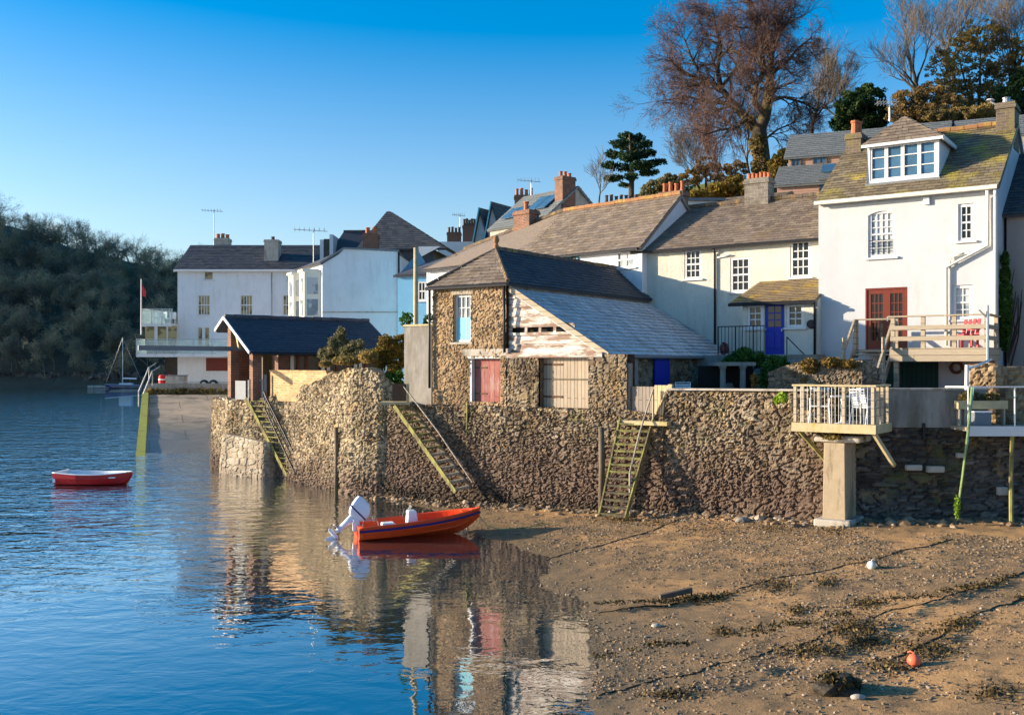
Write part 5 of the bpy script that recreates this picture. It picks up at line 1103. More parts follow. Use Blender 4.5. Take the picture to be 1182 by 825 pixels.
# neighbour on the right
NB = A.thing('neighbour_house', 'grey pebbledash house at the right edge of the frame', 'house')
vn = 1.2; n0 = A.hit(1162, 300, vn)[0]; ze_ = A.hit(1170, 247, vn)[1]; m = MB(); m.box(n0, n0 + 6, vn, vn + 7, 3, ze_); m.build('wall', 'pink_grey', NB); roofplane(NB, (n0 - .1, vn - .25, ze_ - .05), (n0 + 6, vn - .25, ze_ - .05), (n0 + 6, vn + 3.5, ze_ + 2.6), (n0 - .1, vn + 3.5, ze_ + 2.6), 'slate_dark', seed=61)
m = MB(); m.poly([(n0, vn, ze_), (n0, vn + 7, ze_), (n0, vn + 3.5, ze_ + 2.4)]); m.build('gable', 'pink_grey', NB)
o = thing('ivy', 'ivy climbing the wall corner between the white house and its right neighbour', 'climber', A.w(UW + .3, .3, 5)); 
bl = []
for py, hw_ in ((300, 3), (318, 5), (335, 7), (350, 8), (365, 8), (380, 6), (395, 4)):
    u, z = A.hit(1160, py, .5); p = A.w(u, .5); bl.append((p[0] - o.location.x, p[1] - o.location.y, z - 5, hw_ / 32, .22, .3))
foliage('leaves', o, bl, 4200, .052, 'ivy', 17); rn = random.Random(4); m = MB()
for k in range(9):
    u, z = A.hit(1163, 400, .9); p0 = Vector(A.w(u, 1.1, z - rn.random())) - o.location; u2, z2 = A.hit(1163 + rn.uniform(4, 18), 300 + rn.uniform(0, 60), vn - .05); p1 = Vector(A.w(u2, vn - .06, z2)) - o.location; m.tube([p0, p0.lerp(p1, .5) + Vector((rn.uniform(-.2, .2), 0, rn.uniform(0, .3))), p1], [.03, .02, .01], 5, False)
m.build('stem', 'bark', o)
# red car
t = thing('parked_car', 'dark red car partly visible at the right edge behind the wall', 'car', (16.1, 30.8, 3.05), -20)
m = MB(); prof = [(-1.0, .3), (-1.05, .75), (-.95, .95), (-.55, 1.05), (-.1, 1.5), (1.6, 1.5), (2.3, 1.0), (2.8, .92), (2.9, .35)]
for y in (-.78, .78): m.poly([(x, y * (1 if z < 1.1 else .85), z) for x, z in prof])
for i in range(len(prof)): a, b = prof[i], prof[(i + 1) % len(prof)]; ka, kb = (.78 * (1 if a[1] < 1.1 else .85)), (.78 * (1 if b[1] < 1.1 else .85)); m.poly([(a[0], -ka, a[1]), (b[0], -kb, b[1]), (b[0], kb, b[1]), (a[0], ka, a[1])])
m.build('body', 'carred', t, bevel=.03); m = MB(); m.poly([(-.3, -.75, 1.1), (1.9, -.75, 1.1), (1.5, -.69, 1.44), (-.05, -.69, 1.44)]); m.poly([(-.58, -.6, 1.06), (-.58, .6, 1.06), (-.16, .52, 1.47), (-.16, -.52, 1.47)]); m.build('window', 'glass', t)
for x in (-.4, 2.1):
    wv = MB().lathe([(.2, 0), (.31, .02), (.31, .2), (.2, .22)], (x, -.82, .31), 16, 'y').build('wheel', 'rubber', t); MB().lathe([(.19, -.01), (.05, -.02)], (x, -.82, .31), 12, 'y').build('hub', 'metal', wv)

# ------------------------------------------------------------------ left long house behind the shed
Lh = Frame(5.31, 40.68, -45)
t = Lh.thing('long_house', 'white house with a long sagging brown slate roof behind the stone shed', 'house'); zeL, zrL, vl = 9.58, 11.95, 2.6
zl_ = zrL - 1.25; qw = Lh.rect(712, 733, 290, 309); qw2 = Lh.rect(650, 668, 294, 303)
m = MB(); wallholes(m, TF(0), -13.6, 0, 3, zeL, [qw], .1); m.poly([(0, 0, 3), (0, 5.2, 3), (0, 5.2, zeL), (0, vl, zrL), (0, 0, zeL)]); m.poly([(-13.6, 0, 3), (-13.6, 5.2, 3), (-13.6, 5.2, zeL), (-13.6, vl, zl_), (-13.6, 0, zeL)]); m.poly([(-13.6, 5.2, 3), (0, 5.2, 3), (0, 5.2, zeL), (-13.6, 5.2, zeL)]); m.build('wall', 'white2', t)
window(t, TF(0), qw, 2, 2, 'paint', 'glassc', .07, .03, .07); window(t, lambda a, b, z: (a, -.0 - b - .1, z), qw2, 2, 1, 'cyan', 'glass', .06, .03, .09)
us, zl_ = -6.6, zrL - 1.25
roofplane(t, (us, -.25, zeL - .12), (.12, -.25, zeL - .12), (.12, vl, zrL), (us, vl, zrL), 'slate_brown', .3, .2, .12, 71); roofplane(t, (.12, 5.4, zeL - .12), (us, 5.4, zeL - .12), (us, vl, zrL), (.12, vl, zrL), 'slate_brown', .4, .3, .12, 72)
roofplane(t, (-13.7, -.25, zeL - .12), (us - .01, -.25, zeL - .12), (us - .01, vl, zrL), (-13.7, vl, zl_), 'slate_brown', .3, .2, .12, 75); roofplane(t, (us - .01, 5.4, zeL - .12), (-13.7, 5.4, zeL - .12), (-13.7, vl, zl_), (us - .01, vl, zrL), 'slate_brown', .4, .3, .12, 76)
ridge(t, (us, vl, zrL + .07), (.1, vl, zrL + .07), 'ridge'); ridge(t, (-13.6, vl, zl_ + .07), (us, vl, zrL + .07), 'ridgedark'); gutter(t, (-13.6, -.3, zeL - .16), (0, -.3, zeL - .16))
ua = Lh.hit(601, 255, vl)[0]; ub = Lh.hit(619, 255, vl)[0]; chimney(t, ua, ub, vl - .5, vl + .2, 11.1, Lh.hit(610, 244, vl)[1], 'brick', 1, 'pot', .45, .13)
# small roof dormer at its left end
va = 0.1; da, db = Lh.hit(505, 310, va)[0], Lh.hit(522, 310, va)[0]; z0, z1 = Lh.hit(512, 322, va)[1], Lh.hit(512, 310, va)[1]
D = MB(); D.box(da, db, va - .05, 2.2, z0, z1); do = D.build('dormer', 'paint', t); D = MB(); D.box(da + .15, db - .15, va - .07, va - .053, z0 + .15, z1 - .08); D.build('dormer_pane', 'glassc', do)
roofplane(t, (da - .15, va - .2, z1), (db + .15, va - .2, z1), ((da + db) / 2, .9, z1 + .75), ((da + db) / 2, .9, z1 + .75), 'slate_brown', .2, .16, .05, 73, 'dormer_roof'); roofplane(t, (db + .15, va - .2, z1), (db + .15, 2.0, z1), ((da + db) / 2, 2.4, z1 + .75), ((da + db) / 2, .9, z1 + .75), 'slate_dark', .2, .16, .05, 74, 'dormer_roof')

# generic gabled block: ridge along local u
def block(par, u0, u1, v0, v1, z0, ze, zr, wall, roof, ov=.2, holes=(), w=.4, h=.3, seed=81, rid=None, hip=0):
    vm = (v0 + v1) / 2; m = MB(); wallholes(m, TF(v0), u0, u1, z0, ze, list(holes), .1)
    for u in (u0, u1): m.poly([(u, v0, z0), (u, v1, z0), (u, v1, ze), (u, vm, zr if not hip else ze), (u, v0, ze)])
    m.poly([(u0, v1, z0), (u1, v1, z0), (u1, v1, ze), (u0, v1, ze)]); m.build('wall', wall, par); dz = (zr - ze) / ((v1 - v0) / 2) * ov
    a, b, c, d = (u0 - ov, v0 - ov, ze - dz), (u1 + ov, v0 - ov, ze - dz), (u1 + ov - hip, vm, zr), (u0 - ov + hip, vm, zr)
    roofplane(par, a, b, c, d, roof, w, h, .1, seed); e, f = (u1 + ov, v1 + ov, ze - dz), (u0 - ov, v1 + ov, ze - dz); roofplane(par, e, f, d, c, roof, w, h, .1, seed + 1)
    if hip: roofplane(par, b, e, c, c, roof, w, h, .1, seed + 2); roofplane(par, f, a, d, d, roof, w, h, .1, seed + 3)
    if rid: ridge(par, (d[0], d[1], zr + .06), (c[0], c[1], zr + .06), rid, .1)
def aerial(name, label, px, y0, y1, Y, arm=.9):
    t = thing(name, label, 'aerial', P(px, y1, Y)); hh = PZ(y0, Y) - PZ(y1, Y); MB().tube([(0, 0, 0), (0, 0, hh)], .03, 6).build('mast', 'metal', t); m = MB(); m.tube([(-arm, 0, hh - .05), (arm * .7, .2, hh - .15)], .02, 5)
    for i in range(7): x = -arm + i * arm * .26; m.tube([(x, -.05 - .22, hh - .06), (x, .28, hh - .06)], .012, 4); m.tube([(x, 0, hh - .2), (x, 0, hh + .1)], .012, 4)
    m.build('antenna', 'metal', t); return t

# far left white house on the quay
Q_ = Frame(PX(205, 80), 80, 0); t = Q_.thing('quay_house', 'large white rendered house with dark slate roof and balconies at the left', 'house', 0)
R_ = lambda x0, x1, y0, y1: Q_.rect(x0, x1, y0, y1)
zE = PZ(310, 80); wq = [R_(235, 246.5, 313, 323.5), R_(331, 343, 313.5, 324), R_(228, 243, 340, 364), R_(277, 292, 340, 364), R_(326, 340.5, 340, 364), R_(227.5, 234.5, 377, 405), R_(235.5, 242.5, 377, 405)]
block(t, 0, 16, 0, 8, 2.9, zE, PZ(283, 84), 'white2', 'slate_dark', .25, wq, .4, .3, 91)
for i, q in enumerate(wq): window(t, TF(0), q, *((1, 1) if i < 2 else (4, 2) if i < 5 else (1, 1)), 'paint', 'glassw', .09, .04, .08, i < 5)
gutter(t, (-.2, -.35, zE - .2), (16, -.35, zE - .2), 'paint', .09); pipe(t, [(Q_.hit(314, 320)[0], -.08, zE - .3), (Q_.hit(314, 320)[0], -.08, 3)], 'metal', .04)
ua, ub = Q_.hit(306, 290, 1.5)[0], Q_.hit(322, 290, 1.5)[0]; chimney(t, ua, ub, 1.2, 2.4, zE, PZ(277, 81.5), 'concrete', 1, 'potdark', .3, .16)
ua, ub = PX(249, 85) - Q_.x, PX(265, 85) - Q_.x; chimney(t, ua, ub, 4.5, 5.6, zE + 1, PZ(275.5, 85), 'concrete', 3, 'pot', .4, .17)
m = MB(); p = Q_.hit(289, 301, 1.0); m.slab([(p[0] - .3, .85, zE + .42), (p[0] + .3, .85, zE + .42), (p[0] + .3, 1.75, zE + .97), (p[0] - .3, 1.75, zE + .97)], .05); m.build('skylight', 'glassb', t)
m = MB(); z0_, z1_ = PZ(421, 80), PZ(411, 80); 
ga, gb = Q_.hit(238, 430)[0], Q_.hit(262, 430)[0]; m.box(ga, gb + 2, -.04, -.003, PZ(428, 80), PZ(413, 80)); m.build('garage_opening', 'mahog', t)
# sun room and balconies on the left of that house
m = MB(); sx0 = PX(166, 78.5) - Q_.x; m.box(sx0, -.003, -1.0, 5, PZ(403, 79), PZ(374, 79)); sr = m.build('sun_room', 'paint', t)
for a, b in ((167.5, 178), (182, 192), (194, 204)): q = Q_.rect(a, b, 376, 402, -1.02); m = MB(); m.box(q[0], q[1], -1.03, -1.004, q[2], q[3]); m.build('sun_room_pane', 'glassw', sr)
def balcony(u0, u1, v0, v1, zfl, name):
    m = MB(); m.box(u0, u1, v0, v1, zfl - .26, zfl - .02); b = m.build('balcony_' + name, 'paint', t); g = MB(); g.box(u0 + .02, u1 - .02, v0 + .02, v0 + .04, zfl, zfl + 1.05); g.box(u0 + .02, u0 + .04, v0 + .05, v1, zfl, zfl + 1.05); g.build('glass_panel', 'clear', b)
    r = MB(); n_ = max(3, int((u1 - u0) / 1.3))
    for i in range(n_ + 1): u = u0 + .03 + (u1 - u0 - .06) * i / n_; r.box(u - .03, u + .03, v0 - .01, v0 + .015, zfl - .2, zfl + 1.1)
    r.box(u0, u1, v0 - .012, v0 + .05, zfl + 1.1, zfl + 1.15); r.box(u0, u0 + .05, v0 + .06, v1, zfl + 1.1, zfl + 1.15); r.build('balustrade', 'metal', b)
balcony(sx0 - .3, -.01, -1.2, 4, PZ(373, 79), 'upper'); balcony(PX(158, 78) - Q_.x, PX(268, 78) - Q_.x, -2.2, -.01, PZ(408, 78), 'lower')
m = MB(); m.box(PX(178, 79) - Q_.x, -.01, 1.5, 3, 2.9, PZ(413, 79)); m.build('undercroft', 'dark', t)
for k, (px, hh_) in enumerate(((183, .5), (187.5, .6), (196, .45), (201, .5))):
    x = px - 591; t2 = thing('balcony_chair', 'pale outdoor chair on the upper balcony of the quay house', 'chair', (PX(px, 80), 79.6, PZ(373, 79)), k * 70, 'chairs on the upper balcony'); MB().box(-.25, .25, -.25, .25, .38, .45).build('seat', 'plastic', t2); MB().box(-.25, .25, .2, .26, .45, .9).build('backrest', 'plastic', t2); m = MB(); [m.box(a - .02, a + .02, b - .02, b + .02, 0, .378) for a in (-.22, .22) for b in (-.22, .22)]; m.build('leg', 'plastic', t2)
t = thing('flagpole', 'slim white flagpole with a limp red flag by the upper balcony', 'flagpole', P(163, 386, 77.5)); hp = PZ(322, 77.5) - PZ(386, 77.5); MB().tube([(0, 0, 0), (0, 0, hp)], [.06, .04], 8).build('pole', 'paint', t)
m = MB(); z = hp - .3
for i in range(5): a, b = i * .07, (i + 1) * .07; m.poly([(a, .03 * (i % 2), z - i * .12), (b, .03 * ((i + 1) % 2), z - (i + 1) * .12), (b, .03 * ((i + 1) % 2), z - 1.0 - (i + 1) * .03), (a, .03 * (i % 2), z - .95 - i * .03)])
m.build('flag', 'flagred', t)
aerial('television_aerial', 'tall television aerial over the quay house ridge', 247, 242, 284, 84, 1.0); aerial('television_aerial', 'television aerial mast in front of the bay windowed house', 362, 264, 312, 63, 1.2); aerial('television_aerial', 'spindly aerial among the distant chimneys', 531, 247, 262, 80, .6); aerial('television_aerial', 'aerial beside the brick stack on the slate hill house', 613, 207, 226, 66, .9); aerial('television_aerial', 'bushy aerial on the chimney of the white house', 1027, 117, 140, 40, .5)
# trailer, tank and red bins on the quay
t = thing('boat_trailer', 'empty dark boat trailer parked under the quay house', 'trailer', (PX(244, 76), 76, 2.9)); MB().box(-1.5, 1.3, -.5, .5, .42, .52).build('frame', 'metal', t); MB().bar((-1.5, 0, .46), (-2.6, 0, .5), .08).build('drawbar', 'metal', t)
for x in (-.35, .35): wv = MB().lathe([(.2, 0), (.34, .02), (.34, .2), (.2, .22)], (x, -.75, .34), 16, 'y').build('wheel', 'rubber', t); MB().lathe([(.18, -.01), (.05, -.02)], (x, -.75, .34), 12, 'y').build('hub', 'metal', wv)
t = thing('water_tank', 'grey rendered tank box on the quay', 'tank', (PX(208, 77), 77, 2.9)); MB().box(-1.0, .45, -.4, .4, 0, .95).build('body', 'concrete', t, bevel=.03); MB().box(-1.04, .49, -.44, .44, .953, 1.02).build('lid', 'lead', t)
for k, (px, top) in enumerate(((187, 427), (196, 427))):
    t = thing('red_bollard', ['left', 'right'][k] + ' one of two stout red posts on the quay under the balcony', 'bollard', (PX(px, 77), 77, 2.9)); MB().lathe([(.25, 0), (.25, .9), (.2, 1.0), (.06, 1.06)], (0, 0, 0), 12).build('shaft', 'redplastic', t); MB().lathe([(.27, 0), (.27, .1)], (0, 0, .62), 12).build('band', 'plastic', t)

# bay windowed white gable house
Bf = Frame(PX(372, 60), 60, 0); t = Bf.thing('bay_house', 'white blank gable house with sunlit bay windows on its left side', 'house'); x1 = PX(459, 60) - Bf.x; zz = lambda py: PZ(py, 60)
xk = PX(397, 60) - Bf.x
m = MB(); m.poly([(0, 0, 2.9), (x1, 0, 2.9), (x1, 0, zz(290)), (xk, 0, zz(287)), (0, 0, zz(304))]); m.poly([(x1, 0, 2.9), (x1 + .3, 7, 2.9), (x1 + .3, 7, zz(290)), (x1, 0, zz(290))]); m.poly([(0, 0, 2.9), (-2.4, 4.4, 2.9), (-2.4, 4.4, zz(304)), (0, 0, zz(304))]); m.poly([(-2.4, 4.4, 2.9), (-2.4, 9, 2.9), (-2.4, 9, zz(304)), (-2.4, 4.4, zz(304))]); m.build('wall', 'white2', t)
m = MB(); m.bar((-.1, -.05, zz(303.5)), (xk, -.05, zz(286.5)), .1, .1); m.bar((xk, -.05, zz(286.5)), (x1 + .1, -.05, zz(289.5)), .12, .1); m.build('coping', 'lead', t); m = MB(); m.box(0, x1, -.03, -.003, zz(361), zz(359.5)); m.build('string_course', 'concrete', t)
roofplane(t, (-2.6, 4.2, zz(304)), (-.1, -.1, zz(304)), (xk, 0, zz(288)), (xk - .6, 6, zz(286)), 'slate_dark', .4, .3, .1, 101); roofplane(t, (x1 + .1, 0, zz(291)), (x1 + .3, 7, zz(291)), (xk - .6, 7, zz(287)), (xk, 0, zz(287.5)), 'slate_dark', .4, .3, .1, 102)
pipe(t, [(x1 + .08, -.1, zz(292)), (x1 + .08, -.1, 3)], 'black', .06)
dv = Vector((-2.4, 4.4, 0)).normalized(); nv2 = Vector((-dv.y, dv.x, 0)); nv2 = nv2 if nv2.x < 0 else -nv2
for k, s0 in enumerate((.25, 2.6)):
    o3 = dv * s0; pts = [o3, o3 + nv2 * .9 + dv * .45, o3 + nv2 * .9 + dv * 1.45, o3 + dv * 1.9]; m = MB(); za, zb_, zc, zd = 5.5, zz(341), zz(318), zz(313)
    for i in range(3): a, b = pts[i], pts[i + 1]; m.poly([(a.x, a.y, 3), (b.x, b.y, 3), (b.x, b.y, zd), (a.x, a.y, zd)])
    bay = m.build('bay', 'creampaint', t); g = MB()
    for i in range(3):
        a, b = pts[i], pts[i + 1]; e = (b - a); nn = Vector((e.y, -e.x, 0)).normalized(); nn = nn if nn.dot(nv2) > -.1 or i != 1 else -nn
        c_ = (pts[1] + pts[2]) / 2 - nv2 * .5; nn = nn if nn.dot((a + b) / 2 - c_) > 0 else -nn
        for z0, z1 in ((zz(339), zz(320)), (zz(364), zz(345))):
            p, q = a.lerp(b, .18) + nn * .02, a.lerp(b, .82) + nn * .02; g.poly([(p.x, p.y, z0), (q.x, q.y, z0), (q.x, q.y, z1), (p.x, p.y, z1)])
    g.build('bay_pane', 'glassc', bay); m = MB(); m.slab([tuple(p + nv2 * .12 + Vector((0, 0, zd + .15))) for p in pts], .15); m.build('bay_roof', 'creampaint', bay)
chimney(t, PX(420, 62) - Bf.x, PX(436.5, 62) - Bf.x, 1.6, 2.6, zz(292), PZ(270, 62), 'brick', 2, 'pot', .4, .15)
# dark slated house behind
Sf = Frame(PX(462, 66), 66, -8); t = Sf.thing('slate_hung_house', 'dark slate roofed house with a tall steep hip behind the bay house', 'house'); zz = lambda py: PZ(py, 66)
u0, u1 = Sf.hit(418, 300)[0], Sf.hit(500, 300)[0]
m = MB(); m.box(u0, u1, 0, 8, 3, zz(288)); m.build('wall', 'rubble_slate' if 'rubble_slate' in M else 'slate_dark', t)
ap = Sf.hit(450, 244, 4.0); c_ = (ap[0], 4.0, ap[1]); b1_ = Sf.hit(515, 287, -.3); b0_ = Sf.hit(410, 287, -.3)
roofplane(t, (b0_[0], -.3, b1_[1]), (b1_[0], -.3, b1_[1]), c_, (c_[0] - .2, 4, c_[2]), 'slate_dark', .4, .3, .1, 111); roofplane(t, (b1_[0], -.3, b1_[1]), (b1_[0], 8.3, b1_[1]), c_, c_, 'slate_dark', .4, .3, .1, 112); roofplane(t, (b0_[0], 8.3, b1_[1]), (b0_[0], -.3, b1_[1]), c_, c_, 'slate_dark', .4, .3, .1, 113)
m = MB(); q = Sf.rect(488, 508, 287, 300, .8); m.poly([(q[0], -.4, q[2]), (q[0], -.4, q[3]), (q[1] + .3, -.4, q[3])]); m.build('white_gablet', 'white2', t)
Mf = Frame(PX(378, 68), 68, 0); t = Mf.thing('mansard_house', 'flat topped slate mansard with white dormer cheeks left of the steep hip', 'house'); zz = lambda py: PZ(py, 68)
X_ = lambda px: PX(px, 68) - Mf.x
m = MB(); m.v += [(X_(368), 0, zz(310)), (X_(440), 0, zz(310)), (X_(440), 6, zz(310)), (X_(368), 6, zz(310)), (X_(391), 2, zz(263)), (X_(430), 2, zz(263)), (X_(430), 5, zz(263)), (X_(391), 5, zz(263))]; m.f += [[0, 1, 5, 4], [1, 2, 6, 5], [2, 3, 7, 6], [3, 0, 4, 7], [4, 5, 6, 7]]; m.build('roof', 'slate_dark', t); m = MB(); m.box(X_(368), X_(440), .02, 6, 3, zz(310)); m.build('wall', 'white2', t)
for a, b, y0 in ((370, 374, 277), (381, 385, 271)): m = MB(); m.box(X_(a), X_(b), -.2, 2.5, zz(300), zz(y0)); m.build('dormer_cheek', 'paint', t)
m = MB(); m.box(X_(374), X_(381), -.1, 2.4, zz(299), zz(276)); m.build('dormer_window', 'glass', t); ridge(t, (X_(391), 2.0, zz(262.5)), (X_(430), 2.0, zz(262.5)), 'slate_dark', .1, .3)
# blue rendered house
Uf = Frame(PX(459, 56), 56, -18); t = Uf.thing('blue_house', 'blue rendered house with one sash window behind the stone shed', 'house'); q = Uf.rect(482, 491.5, 325, 347); zb0 = Uf.hit(480, 318)[1]
m = MB(); wallholes(m, TF(0), 0, 5, 3, zb0, [q], .1); m.poly([(0, 0, 3), (0, 6, 3), (0, 6, zb0), (0, 3, zb0 + 1.7), (0, 0, zb0)]); m.build('wall', 'blue_render', t); window(t, TF(0), q, 2, 2, 'paint', 'glass', .08, .04, .08)
roofplane(t, (-.2, -.2, zb0), (5, -.2, zb0), (5, 3.2, Uf.hit(527, 283, 3.2)[1]), (1.0, 3.2, Uf.hit(490, 300, 3.2)[1]), 'slate_blue', .35, .25, .1, 121)
o = thing('timber_pole', 'straight pale timber pole standing behind the rendered pier', 'pole', (PX(480, 36.2), 36.2, 3.3)); MB().tube([(0, 0, 0), (0, 0, PZ(286, 36.2) - 3.3)], [.1, .085], 10).build('shaft', 'ridge2' if 'ridge2' in M else 'woodyel', o, smooth=True)

# hill houses
Hf = Frame(PX(666, 62), 62, -50); t = Hf.thing('slate_hill_house', 'grey slate roofed hill house with skylights and a tall brick stack', 'house')
zr_ = PZ(215, 62); zb1 = PZ(254, 60); wv = 3.0
block(t, -4.9, 0, -wv, wv, 7, zb1, zr_, 'concrete', 'slate_grey', .15, (), .4, .3, 131)
chimney(t, -.62, 0.08, -1.3, -.2, zr_ - 2.0, PZ(204, 61.5), 'brick', 3, 'pot', .32, .12, 'v'); 
for k, (px, py) in enumerate(((602, 257), (618, 243), (633, 231))):
    pass
sl = lambda u, s_: (u, -wv - .15 + (wv + .15) * s_, zb1 + (zr_ - zb1) * s_ + .16)
for u, s0, s1 in ((-4.4, .2, .5), (-3.5, .2, .5), (-2.5, .35, .75), (-1.6, .35, .75)): m = MB(); m.slab([sl(u, s0), sl(u + .85, s0), sl(u + .85, s1), sl(u, s1)], .06); m.build('skylight', 'glassb', t)
Tf = Frame(PX(570, 84), 84, 0); t = Tf.thing('twin_gable_terrace', 'pair of white gables with blue bargeboards on the skyline', 'house')
for (xa, xm, xb, ya, yb) in ((548, 553, 562, 277, 240), (561, 567, 578, 274, 233)):
    a, mm, b = PX(xa, 84) - Tf.x, PX(xm, 84) - Tf.x, PX(xb, 84) - Tf.x; z0, z1 = PZ(ya, 84), PZ(yb, 84)
    m = MB(); m.poly([(a, 0, 8), (b, 0, 8), (b, 0, z0), (mm, 0, z1 - .1), (a, 0, z0)]); m.build('gable_wall', 'white', t)
    roofplane(t, (b + .2, -.15, z0 - .2), (b + 3, 5, z0 + .1), (mm + 2.6, 5, z1 + .1), (mm, -.15, z1), 'slate_dark', .4, .3, .1, 141); roofplane(t, (a - .2, -.15, z0 - .2), (a + 2.5, 5, z0), (mm + 2.6, 5, z1 + .1), (mm, -.15, z1), 'slate_dark', .4, .3, .1, 142)
    m = MB(); m.bar((a - .15, -.2, z0 - .15), (mm, -.2, z1), .1, .28); m.build('bargeboard', 'cyan', t)
def stack(name, label, px0, px1, y0, y1, Y, mat, pots, pm, ph):
    t = thing(name, label, 'chimney', (PX(px0, Y), Y, 0)); chimney(t, 0, PX(px1, Y) - PX(px0, Y), 0, .9, PZ(y1, Y), PZ(y0, Y), mat, pots, pm, ph, .12); return t
stack('chimney_stack', 'brick chimney with clustered pots behind the grey slate roof', 594, 616, 225, 255, 70, 'brick', 4, 'pot', .5)
stack('chimney_stack', 'long low stack carrying a row of seven pots beside the conifer', 698, 738, 233, 246, 66, 'brick', 7, 'potdark', .5)
stack('chimney_stack', 'sooty stack crowded with pots at the far end of the terrace', 534, 549, 260, 280, 88, 'potdark', 5, 'potdark', .6); stack('chimney_stack', 'small sooty stack on the skyline left of the gables', 516, 532, 268, 284, 90, 'potdark', 4, 'potdark', .5)
m = MB(); m.box(-.2, 4.2, 0, 5, 9, PZ(279, 86)); o = m.build('distant_house', 'white2'); o.location = (PX(508, 86), 86, 0); tag(o, 'white sliver of a distant house below the sooty stacks', 'house')
# slate wing behind the hill house right of the gable, and long roof beyond
t = thing('grey_annexe', 'low pale flat roofed annexe behind the ridge of the cottage row', 'building', (PX(800, 56), 56, 0)); m = MB(); m.box(-1.2, 1.6, 0, 4, 8, PZ(232, 56)); m.build('wall', 'paint', t); m = MB(); m.box(-1.4, 1.8, -.2, 4.2, PZ(232, 56) + .003, PZ(229, 56)); m.build('roof', 'lead', t)
t = thing('brown_roofed_house', 'brown slate roof showing between the row ridge and the grey stack', 'house', (PX(842, 54), 54, 0), -35); block(t, -2.2, 2.4, 0, 5, 8, PZ(238, 54), PZ(226, 56), 'concrete', 'slate_brown', .2, (), .35, .25, 145)
# pink boarded house
Pf = Frame(PX(905, 58), 58, -22); t = Pf.thing('pink_boarded_house', 'pink boarded two level house with green grey slate roofs above the row', 'house')
z1, z2 = Pf.hit(940, 206)[1], Pf.hit(940, 178, 3)[1]
block(t, Pf.hit(897, 215)[0], 7, 0, 6, 9, Pf.hit(925, 211)[1], Pf.hit(940, 190, 3)[1], 'pinkboard', 'slate_grey', .25, [], .4, .3, 151)
block(t, Pf.hit(910, 190, 3.2)[0], 8, 3.2, 9, 12, Pf.hit(940, 178, 3.2)[1], Pf.hit(950, 153, 6)[1], 'pinkboard', 'slate_grey', .25, [], .4, .3, 155)
for a, b, c, d, v in ((913, 925, 181, 197, 3.2), (938, 955, 178, 190, 3.2), (972, 984, 176, 188, 3.2), (945, 960, 207, 222, 0)): q = Pf.rect(a, b, c, d, v); window(t, lambda a_, b_, z, v=v: (a_, v - b_ - .1, z), q, 2, 1, 'wooddark', 'glassb', .08, .05, .09, False)
for a, b in ((950, 962), (965, 974)): q = Pf.hit((a + b) / 2, 197, 1.6); m = MB(); m.slab([(q[0] - .35, 1.2, q[1] - .1), (q[0] + .35, 1.2, q[1] - .1), (q[0] + .35, 2.2, q[1] + .5), (q[0] - .35, 2.2, q[1] + .5)], .08); m.build('skylight', 'glassb', t)
t = thing('low_slate_roof_house', 'low grey slate roofs just above the ridge of the white house', 'house', (PX(1098, 52), 52, 0), -25)
block(t, -3.4, -.1, 0, 5, 10, PZ(152, 51), PZ(138, 54), 'concrete', 'slate_grey', .1, (), .4, .3, 161); block(t, .2, 4.6, 0, 5, 10, PZ(156, 51), PZ(139, 54), 'concrete', 'slate_grey', .1, (), .4, .3, 165)
t = thing('satellite_arm', 'white satellite dish arm on the right chimney of the white house', 'aerial', P(1160, 130, 35.2)); MB().tube([(0, 0, -.1), (-.25, 0, .25), (-.5, .0, .38)], .03, 6).build('arm', 'paint', t); MB().lathe([(.16, 0), (.1, .05)], (-.52, 0, .42), 10).build('head', 'paint', t)
# ------------------------------------------------------------------ trees on the hill
def V3(px, py, Y): return Vector(P(px, py, Y))
def ztree(px, py, Y): return PZ(py, Y)
# great bare beech
Yb = 74; base = V3(882, 214, Yb); t = thing('bare_beech_tree', 'huge bare beech with a mossy forked trunk and russet twigs', 'tree', base)
rn = random.Random(8); out = []
def limb(pts, r0, r1, ox=0):
    q = [V3(a, b, Yb + c) - base for a, b, c in pts]; n = len(q); rs = [.78 * (r0 + (r1 - r0) * i / (n - 1)) for i in range(n)]; out.append((q, rs, 9)); return q, rs
trunk = limb([(882, 226, 0), (880, 195, 0), (878, 170, 0), (876, 150, 0)], .95, .72)
limbs = [limb([(876, 152, 0), (862, 138, .5), (846, 120, 1), (832, 102, 1.5), (812, 92, 1.5), (786, 84, 2)], .55, .10), limb([(877, 150, 0), (884, 132, -.5), (887, 110, -.5), (889, 85, -.5), (891, 62, -.5), (900, 40, -1), (914, 18, -1)], .62, .10),
         limb([(884, 134, -.5), (870, 118, -1.5), (873, 98, -2), (884, 84, -2.5), (880, 60, -3), (876, 30, -3)], .36, .07), limb([(832, 102, 1.5), (828, 80, 1), (832, 55, .5), (826, 30, 0), (822, 8, 0)], .28, .06), limb([(846, 120, 1), (820, 118, 3), (795, 112, 4), (770, 116, 5)], .22, .05),
         limb([(891, 62, -.5), (880, 42, -2), (868, 20, -2.5), (862, -5, -3)], .26, .06), limb([(889, 85, -.5), (908, 72, 1), (922, 55, 2), (935, 45, 2)], .22, .05), limb([(886, 118, 0), (905, 112, 2), (925, 118, 3), (945, 128, 4)], .2, .05), limb([(878, 165, 0), (897, 150, 2), (915, 142, 3)], .14, .04),
         limb([(862, 138, .5), (850, 148, -2), (832, 150, -3), (812, 156, -4)], .2, .05), limb([(812, 92, 1.5), (798, 66, 1), (790, 45, 1)], .16, .05), limb([(832, 102, 1.5), (850, 80, 3), (856, 52, 4), (850, 20, 4)], .22, .05), limb([(900, 40, -1), (893, 15, 0), (896, -10, 0)], .16, .05)]
